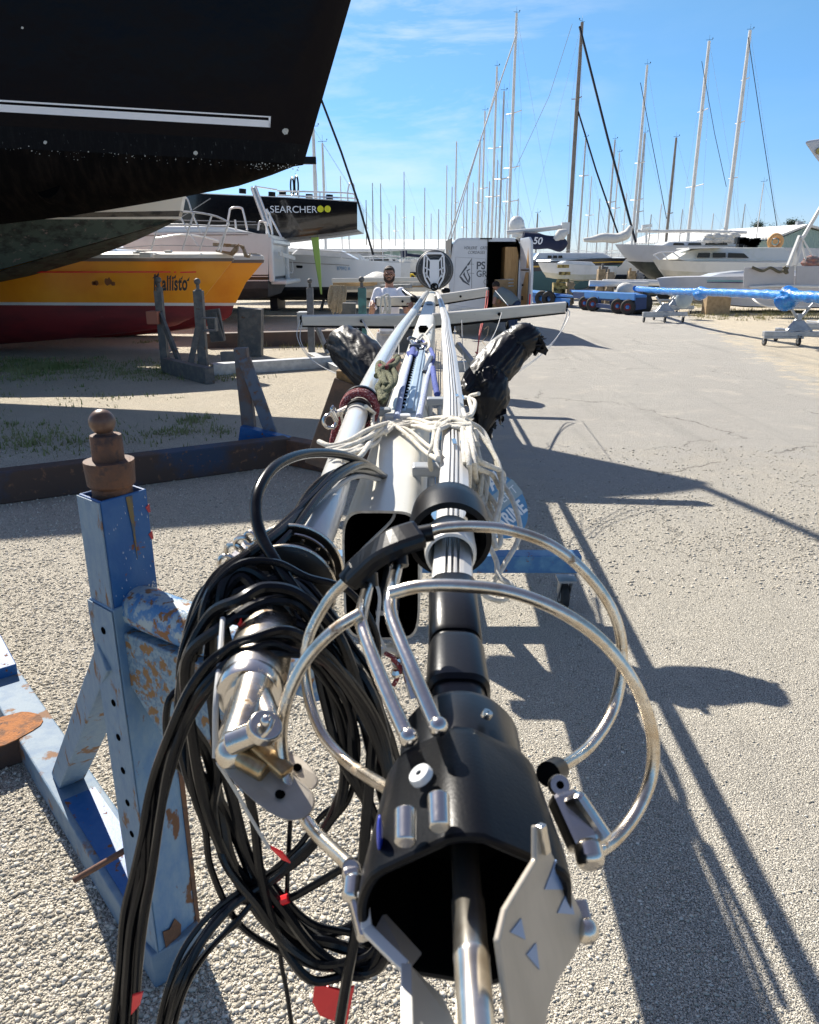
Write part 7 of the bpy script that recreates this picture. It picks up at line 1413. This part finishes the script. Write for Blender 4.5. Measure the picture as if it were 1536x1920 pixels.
# ------------------------------------------------------------------ far yellow van
yv = thing('yellow_van', 'small bright yellow van parked far off between the man and the radar scanner', 'van', (P(770, 530, 70).x, 70, 0))
Yy = 70.; q = MB(); q.prism([P(758, 531, Yy), P(757, 516, Yy), P(761, 513, Yy), P(775, 513, Yy), P(781, 521, Yy), P(786, 524, Yy), P(787, 530, Yy)], (0, 1.7, 0)); q.build('body', mat('bright_yellow', (.75, .52, .01), .35), yv, bevel=.05)
q = MB(); q.prism([P(771, 516, Yy-.02), P(775, 516, Yy-.02), P(779.5, 521, Yy-.02), P(771, 521, Yy-.02)], (0, .02, 0)); q.build('side_window', M_GLASS, yv)
q = MB()
for x in (763, 782): c = V((P(x, 528, Yy).x, Yy-.04, .33)); q.cyl(c, c+V((0, .2, 0)), .33, 16)
q.build('wheel', M_RUB, yv)
q = MB(); q.prism([P(762, 524, Yy-.03), P(768, 522, Yy-.03), P(766, 526, Yy-.03)], (0, .01, 0)); q.build('red_graphic', M_RED, yv)

# ------------------------------------------------------------------ blue flatbed trailer
M_TB = mat('trailer_blue', (.04, .17, .50), .45, 0, (.05, .20, .45), .8, .45, .6); M_TD = mat('trailer_navy', (.015, .04, .13), .5)
tb = thing('flatbed_trailer', 'long low blue flatbed trailer with red hubbed wheels on the right of the van', 'trailer', G(1160, 590))
def xz(px, py, Y): return P(px, py, Y)
Yt = 29.0
q = MB(); q.prism([P(1076, 546, Yt+4), P(1190, 553, Yt), P(1213, 553, Yt), P(1213, 558, Yt), P(1190, 558, Yt), P(1076, 550, Yt+4)], (.3, 2.4, 0)); q.build('deck', M_TB, tb, bevel=.02)
q = MB(); q.prism([P(1190, 559, Yt+.05), P(1213, 556, Yt+.05), P(1212, 579, Yt+.05), P(1191, 582, Yt+.05)], (.3, 2.3, 0)); q.bar(P(1080, 553, Yt+4), P(1190, 560, Yt+.3), .3, .26); q.bar(P(1120, 572, Yt+2.2), P(1155, 577, Yt+1.2), .14, .16); q.bar(P(1124, 556, Yt+2.2), P(1124, 573, Yt+2.2), .12, .12, (0, 1, 0)); q.bar(P(1146, 558, Yt+1.6), P(1146, 575, Yt+1.6), .10, .10, (0, 1, 0)); q.build('chassis', M_TD, tb, bevel=.01)
q = MB(); q.bar(P(1078, 551.5, Yt+3.9), P(1191, 557, Yt-.06), .06, .24); q.build('side_rail', M_TB, tb, bevel=.01)
q = MB(); q.prism([P(985, 546, Yt+7), P(1000, 546, Yt+7), P(1075, 554, Yt+4.5), P(1075, 558, Yt+4.5), P(990, 556, Yt+7)], (.2, 2.4, 0)); q.prism([P(1000, 556, Yt+6.6), P(1070, 560, Yt+4.6), P(1068, 573, Yt+4.6), P(1062, 574, Yt+4.7), P(1000, 568, Yt+6.6)], (.2, 2.0, 0)); q.build('front_deck', M_TB, tb, bevel=.02)
def twheel(px, py, Y, r=.36):
    c = P(px, py, Y); ax = V((-.55, -.84, 0)); q = MB(); q.lathe([(.12, -.12), (r*.86, -.12), (r, -.08), (r, .08), (r*.86, .12), (.12, .12)], c, ax, 26); w1 = q.build('wheel', M_RUB, tb)
    q = MB(); q.lathe([(1e-3, .10), (r*.38, .10), (r*.50, .128), (r*.52, .10)], c, ax, 22); q.ball(c+ax.normalized()*.10, .08, 8, mi=1); q.build('hub', [mat('red_hub', (.20, .035, .035), .7), M_TB], w1)
for px, Y in ((1098, 32.2), (1112, 31.4), (1160, 29.9), (1178, 29.3)): c = V((P(px, 560, Y).x, Y, .36)); 
for px, Y in ((1098, 32.2), (1113, 31.4), (1160, 29.9), (1179, 29.2)):
    yy = 960 - F*math.tan(PITCH+0) if False else None
    c = V((P(px, 570, Y).x, Y, .28)); dd = c-V((0, 0, H)); 
    ax = V((-.55, -.84, 0)); q = MB(); r = .28; q.lathe([(.12, -.12), (r*.86, -.12), (r, -.08), (r, .08), (r*.86, .12), (.12, .12)], c, ax, 26); w1 = q.build('wheel', M_RUB, tb)
    q = MB(); q.lathe([(1e-3, .10), (r*.38, .10), (r*.50, .128), (r*.52, .10)], c, ax, 22); q.ball(c+ax.normalized()*.10, .08, 8, mi=1); q.build('hub', [mat('red_hub', (.20, .035, .035), .7), M_TB], w1)
q = MB(); q.lathe([(.12, -.3), (.34, -.3), (.37, -.25), (.37, .25), (.34, .3), (.12, .3)], (P(1202, 575, Yt+.5).x, Yt+.6, .37), (1, .3, 0), 26); q.build('wheel', M_RUB, tb)
for i, (px, Y) in enumerate(((1016, 35.2), (1029, 34.6))):
    c = V((P(px, 565, Y).x, Y, .34)); q = MB(); q.lathe([(.12, -.1), (.30, -.1), (.34, .0), (.30, .1), (.12, .1)], c, (-.55, -.84, 0), 22); q.build('wheel', M_RUB, tb)
# timber and crate stacks beyond the trailer
rr4 = random.Random(5)
stk = [(1048, 530, 35.5, (.16, .10, .03), 'yellowish worn crate'), (1068, 528, 36, (.40, .30, .18), 'pale upright timber prop'), (1125, 505, 37, (.36, .26, .15), 'tall tan timber prop'), (1142, 510, 37.5, (.30, .24, .17), 'grey brown timber prop'), (1182, 508, 38, (.40, .28, .15), 'light timber prop'), (1196, 512, 38, (.22, .22, .22), 'grey steel prop'), (1130, 500, 38, (.16, .15, .14), 'dark thin prop')]
pos_w = ['left of the trailer deck step', 'beside the yellow crate', 'over the near trailer deck', 'second from the left over the near deck', 'over the right end of the trailer', 'rightmost over the trailer end', 'tallest over the trailer']
for (px, py, Y, col, nm), pw in zip(stk, pos_w):
    q = MB(); b = G(px, 560, 0); b = V((P(px, 540, Y).x, Y, 0)); z = P(px, py, Y).z; q.box((b.x, Y, z/2), (.32 if 'prop' in nm else .55, .4, z)); q.box((b.x-.1, Y-.1, z*.5+.1), (.1, .1, z*1.05)); q.box((b.x+.15, Y-.05, z*.4), (.12, .3, .7)); q.bar((b.x-.35, Y-.2, .3), (b.x+.2, Y-.2, z*.9), .07, .07)
    if 'crate' in nm:
        for j in range(5): q.box((b.x+rr4.uniform(-.2, .2), Y-.2, .5+j*.3), (.5, .2, .14))
    tag(q.build('timber_prop' if 'prop' in nm else 'worn_crate', mat('timber_%d' % px, (tuple(c for c in (col if 'crate' not in nm else (.48, .34, .10)))), .8, 0, tuple(c*.6 for c in col), 6, .45, .6), bevel=.02), '%s standing %s' % (nm, pw), 'prop' if 'prop' in nm else 'crate')
for i, (x0, x1, y, Y) in enumerate(((1105, 1215, 531, 33), (1130, 1330, 529, 34))):
    q = MB(); q.tube([P(x0, y, Y), P(x1, y+2, Y)], .12, 10); o = tag(q.build('spare_spar', M_MASTW), ('short white spar lying behind the trailer deck', 'long white spar reaching from behind the trailer to the blue mast')[i], 'spar')
q = MB(); q.ball(P(1173, 543, 32.5), .38, 16, sc=(1, .8, .75)); tag(q.build('white_tarp_bundle', M_SAIL), 'white tarpaulin bundle behind the right end of the trailer', 'bundle')
dk = thing('parked_car', 'dark car half hidden behind the trailer end and the blue wrapped mast', 'car', (P(1225, 560, 40).x, 40, 0))
q = MB(); q.prism([P(1190, 556, 40), P(1190, 538, 40), P(1203, 534, 40), P(1212, 524, 40), P(1240, 524, 40), P(1256, 536, 40), P(1258, 556, 40)], (0, 1.7, 0)); q.build('body', mat('dark_green_car', (.015, .03, .03), .25, coat=.4), dk, bevel=.08)
q = MB(); q.prism([P(1207, 534, 39.98), P(1214, 527, 39.98), P(1238, 527, 39.98), P(1246, 534, 39.98)], (0, .02, 0)); q.build('side_window', M_GLASS, dk)
q = MB()
for x in (1202, 1246): c = V((P(x, 550, 40).x, 39.95, .31)); q.cyl(c, c+V((0, .2, 0)), .31, 16)
q.build('wheel', M_RUB, dk)

# ------------------------------------------------------------------ blue wrapped mast on two wheeled stands
def wrap(q, pts, r, seed=0, fins=()):
    base = smooth(pts, 24); q.tube(base, r, 22); L_ = len(base); out = []
    for idx, v in enumerate(q.v):
        d = min(idx//22, L_-1); c = base[d]; rr = v-c; t = d/(L_-1); ang = math.atan2(rr.z, rr.y)
        f = .05*math.sin(t*150+math.cos(ang)*1.3) + .10*mnoise.noise((t*30, math.cos(ang), math.sin(ang)))
        for ft_, wd, am in fins: f += am*math.exp(-((t-ft_)/wd)**2)*(.5+.8*max(0, math.cos(ang*1.0-PI/2-.0)) if False else (.10+.90*max(0, -math.sin(ang))**.7 + .35*max(0, math.sin(ang))**2))
        out.append(c+rr*(1+f))
    q.v = out
M_BW = mat('blue_pallet_wrap', (.005, .17, .58), .22, 0, (.02, .28, .68), 5, .5, .62, (.25, .55, .82), 9, .68, .74, .8, 14, coat=.3, bd=.03, stretch=(1, 3, 1))
q = MB(); wp = [P(1196, 541, 30.5), P(1240, 545.5, 25.8), P(1290, 547, 23), P(1350, 548.5, 21), P(1430, 552, 18.9), P(1510, 556, 17.3), P(1600, 560, 15.9)]
wrap(q, wp, [.10, .105, .105, .105, .11, .125, .13], fins=((.405, .007, 1.3), (.418, .004, .8), (.765, .010, 1.9), (.785, .006, 1.2)))
wm_ = q.build('blue_wrapped_mast', M_BW, fix=False); tag(wm_, 'long mast wrapped in bright blue plastic lying on two wheeled stands at the right', 'wrapped mast')
def wstand(label, cx_, cy, topz, s=1.0):
    t = thing('wheeled_stand', label, 'trestle', (cx_, cy, 0), 'galvanised wheeled mast stands'); M1 = M_GALV
    q = MB(); hw = .72*s
    q.bar((cx_-hw, cy-.25, .27), (cx_+hw, cy-.25, .27), .14, .12); q.bar((cx_-hw, cy-.30, .19), (cx_+.1, cy-.30, .19), .05, .05); q.bar((cx_+.0, cy-.25, .27), (cx_+.0, cy+.85, .27), .12, .12)
    q.bar((cx_-.28, cy-.2, .33), (cx_-.02, cy-.1, .60), .07, .05); q.bar((cx_+.32, cy-.2, .33), (cx_+.02, cy-.1, .60), .07, .05); q.bar((cx_, cy-.15, .30), (cx_, cy-.12, topz-.3), .11, .11, (0, 1, 0))
    q.prism([V((cx_-.30, cy-.28, .34)), V((cx_+.30, cy-.28, .34)), V((cx_+.10, cy-.20, .58)), V((cx_-.10, cy-.20, .58))], (0, .03, 0)); q.build('base_frame', M1, t, bevel=.012)
    q = MB(); q.bar((cx_-.02, cy-.12, topz-.42), (cx_-.30, cy-.12, topz-.06), .06, .05, (0, 1, 0)); q.bar((cx_+.02, cy-.12, topz-.42), (cx_+.30, cy-.12, topz-.06), .06, .05, (0, 1, 0)); q.bar((cx_-.22, cy-.12, topz-.17), (cx_+.22, cy-.12, topz-.17), .07, .05); q.build('cradle_arm', M1, t, bevel=.008)
    for x, y in ((-hw+.06, -.28), (.0, -.34), (hw-.10, -.25), (.0, .8)): caster(t, cx_+x, cy+y, .085*s)
    return t
tz1 = wp[1].z; wstand('galvanised wheeled stand under the far end of the blue wrapped mast', wp[1].x+.05, 25.6, tz1-.10, 1.0)
wstand('galvanised wheeled stand at the right edge under the near part of the blue wrapped mast', P(1480, 600, 18.2).x+.2, 18.3, wp[5].z-.12, 1.15)
wstand('galvanised wheeled stand partly out of frame at the right edge behind the near stand', P(1560, 590, 20.5).x, 20.8, 1.05, 1.0)
wstand('small galvanised stand with casters behind the far wheeled stand', P(1300, 560, 29).x-.5, 29.5, .85, .9)
q = MB(); q.ball(P(1283, 560, 27), .30, 14, sc=(1, .7, 1.1)); tag(q.build('clear_plastic_bundle', mat('cloudy_plastic', (.35, .42, .46), .3, bump=.8, bs=8, bd=.05)), 'crumpled cloudy plastic bundle behind the far wheeled stand', 'bundle')

# ------------------------------------------------------------------ sheds
def shed(label, name, roof, wallparts, Y, depth, roofm):
    t = thing(name, label, 'warehouse', (P(wallparts[0][0], 490, Y).x, Y, 0))
    q = MB(); q.prism([P(x, y, Y-.5 if y > 460 else Y+depth*.5) for x, y in roof], (0, 0, -.25)); q.build('roof', roofm, t)
    for x0, x1, yt, m in wallparts:
        a, b = P(x0, yt, Y), P(x1, yt, Y); q = MB(); q.box(((a.x+b.x)/2, Y+depth/2, a.z/2), (b.x-a.x-.02, depth, a.z)); q.build('wall', m, t)
    return t
def ribbed(name, c, sc=3.0, dirx=True):
    m = mat(name, c, .5, .1, tuple(x*.92 for x in c), .4, .4, .6); n = m.node_tree.nodes; l = m.node_tree.links.new
    wv = n.new('ShaderNodeTexWave'); wv.wave_type = 'BANDS'; wv.bands_direction = 'X'; wv.inputs['Scale'].default_value = sc; t = n.new('ShaderNodeTexCoord'); l(t.outputs['Object'], wv.inputs[0]); bp = n.new('ShaderNodeBump'); bp.inputs['Strength'].default_value = .6; bp.inputs['Distance'].default_value = .1; l(wv.outputs[0], bp.inputs['Height']); l(bp.outputs[0], n['Principled BSDF'].inputs['Normal']); return m
s_a = thing('warehouse', 'long warehouse with white ribbed roof and pale green wall behind the man', 'warehouse', (-6, 95, 0)); Yw = 95
roofz0, roofz1 = zat(467, Yw), zat(449, Yw+14)
xa, xb = P(520, 460, Yw).x, P(846, 460, Yw).x
q = MB(); q.prism([V((xa, Yw-.6, roofz0)), V((xb+2, Yw-.6, roofz0)), V((xb+2, Yw+14, roofz1)), V((xa, Yw+14, roofz1))], (0, 0, -.2)); q.prism([V((xa, Yw+14, roofz1)), V((xb+2, Yw+14, roofz1)), V((xb+2, Yw+28, roofz0)), V((xa, Yw+28, roofz0))], (0, 0, -.2)); q.build('roof', ribbed('white_ribbed_roof', (.66, .66, .64), 1.2), s_a, fix=False)
q = MB(); q.box(((P(715, 1, Yw).x+xb)/2, Yw+13, roofz0/2), (xb-P(715, 1, Yw).x, 26, roofz0-.1)); q.build('wall', ribbed('pale_green_cladding', (.34, .46, .42), 2), s_a)
q = MB(); q.box(((P(715, 1, Yw).x+xa)/2-.05, Yw+13, roofz0/2), (P(715, 1, Yw).x-xa-.1, 26, roofz0-.12)); q.build('wall', ribbed('grey_cladding', (.42, .42, .41), 2), s_a)
q = MB()
for x in (576, 787): p = P(x, 455, Yw+8); q.box((p.x, Yw+8, zat(455, Yw+8)-.35), (1.6, 1.2, .4))
q.build('roof_vent', M_GALV, s_a)
s_b = thing('warehouse', 'gabled shed with white roof and green ribbed wall at the far right', 'warehouse', (P(1460, 480, 75).x, 75, 0)); Yq = 75
xl, xm, xr = P(1388, 470, Yq).x, P(1510, 430, Yq).x, P(1640, 470, Yq).x; ze, zp = zat(460, Yq), zat(427, Yq)
q = MB(); q.prism([V((xl+3.3, Yq, 0)), V((xr, Yq, 0)), V((xr, Yq, ze)), V((xm, Yq, zp)), V((xl+3.3, Yq, ze+.45))], (0, 25, 0)); q.build('wall', ribbed('green_cladding', (.27, .38, .36), 2), s_b)
q = MB(); q.prism([V((xl+2.9, Yq-.4, ze+.55)), V((xm, Yq-.4, zp+.12)), V((xm, Yq-.4, zp+.30)), V((xl+2.9, Yq-.4, ze+.73))], (-7.0, 26, 0)); q.prism([V((xm, Yq-.4, zp+.12)), V((xr+.3, Yq-.4, ze+.05)), V((xr+.3, Yq-.4, ze+.25)), V((xm, Yq-.4, zp+.30))], (0, 26, 0)); q.build('roof', ribbed('white_ribbed_roof', (0, 0, 0)), s_b)
q = MB(); q.box((P(1510, 420, Yq).x-.1, Yq+1, zat(424, Yq)), (.5, .5, .9)); q.build('roof_vent', M_GALV, s_b)
# concrete yard strip and low white block beyond the numbered yacht
q = MB(); a = P(700, 500, 34); q.box((a.x-.1, 34.5, .9), (.5, .5, 1.8)); tag(q.build('white_tank', M_WHITE, bevel=.03), 'white upright tank between the numbered yacht and the man', 'tank')

# ------------------------------------------------------------------ trees at the far right
M_LEAF = mat('cypress_leaf', (.022, .045, .020), .8, 0, (.05, .08, .03), .6, .45, .6)
def tree(label, px, py_top, Y, wpx, seed, tall=False):
    rr = random.Random(seed); b = V((P(px, 480, Y).x, Y, 0)); top = P(px, py_top, Y).z; r = wpx/1493*Y/2; t = thing('pine_tree' if not tall else 'cypress_tree', label, 'tree', b, 'dark trees beyond the far shed')
    q = MB(); q.tube([b, b+V((.2, 0, top*.5)), b+V((0, 0, top*.85))], [.30, .20, .08], 8)
    for i in range(6): a = rr.random()*6.28; z = top*rr.uniform(.55, .8); q.tube([b+V((0, 0, z)), b+V((math.cos(a)*r*.7, math.sin(a)*r*.7, z+top*.1))], [.07, .02], 5)
    q.build('trunk', M_STAND, t)
    vs = []; fs = []
    cl = []
    for i in range(26):
        z = top*rr.uniform(.62, .97); k = (1-((z/top-.60)/.42)**(1.0 if tall else 2.5)); a = rr.random()*6.28; d = r*max(.1, k)*math.sqrt(rr.random()); cl.append((b+V((math.cos(a)*d, math.sin(a)*d*.8, z)), rr.uniform(.35, .8)))
    for i in range(3600):
        c, cr_ = rr.choice(cl); d = V((rr.gauss(0, 1), rr.gauss(0, 1), rr.gauss(0, .75))); p = c+d*cr_*.5; n1 = V((rr.gauss(0, 1), rr.gauss(0, 1), rr.gauss(0, 1))).normalized(); n2 = n1.orthogonal().normalized(); s = rr.uniform(.06, .16); k = len(vs)
        vs += [p-n1*s, p+n2*s*.6, p+n1*s]; fs.append((k, k+1, k+2))
    me = bpy.data.meshes.new('crown'); me.from_pydata([v-b for v in vs], [], fs); me.materials.append(M_LEAF); o = bpy.data.objects.new('crown', me); S.collection.objects.link(o); o.parent = t
tree('dark pointed tree, tallest of the row over the shed roof', 1476, 412, 92, 18, 3, True)
tree('dark tree at the left end of the row over the shed roof', 1414, 416, 92, 20, 4, True)
tree('dark spreading tree in the middle of the row over the shed roof', 1440, 425, 94, 34, 5)
tree('dark tree at the right end of the row over the shed roof', 1496, 418, 94, 30, 6)
tree('low dark tree between the left end tree and the spreading tree', 1427, 428, 95, 26, 7)
tree('low dark tree just right of the spreading tree', 1458, 426, 95, 26, 8)

# ------------------------------------------------------------------ haze
# (clear day: no haze box is needed)
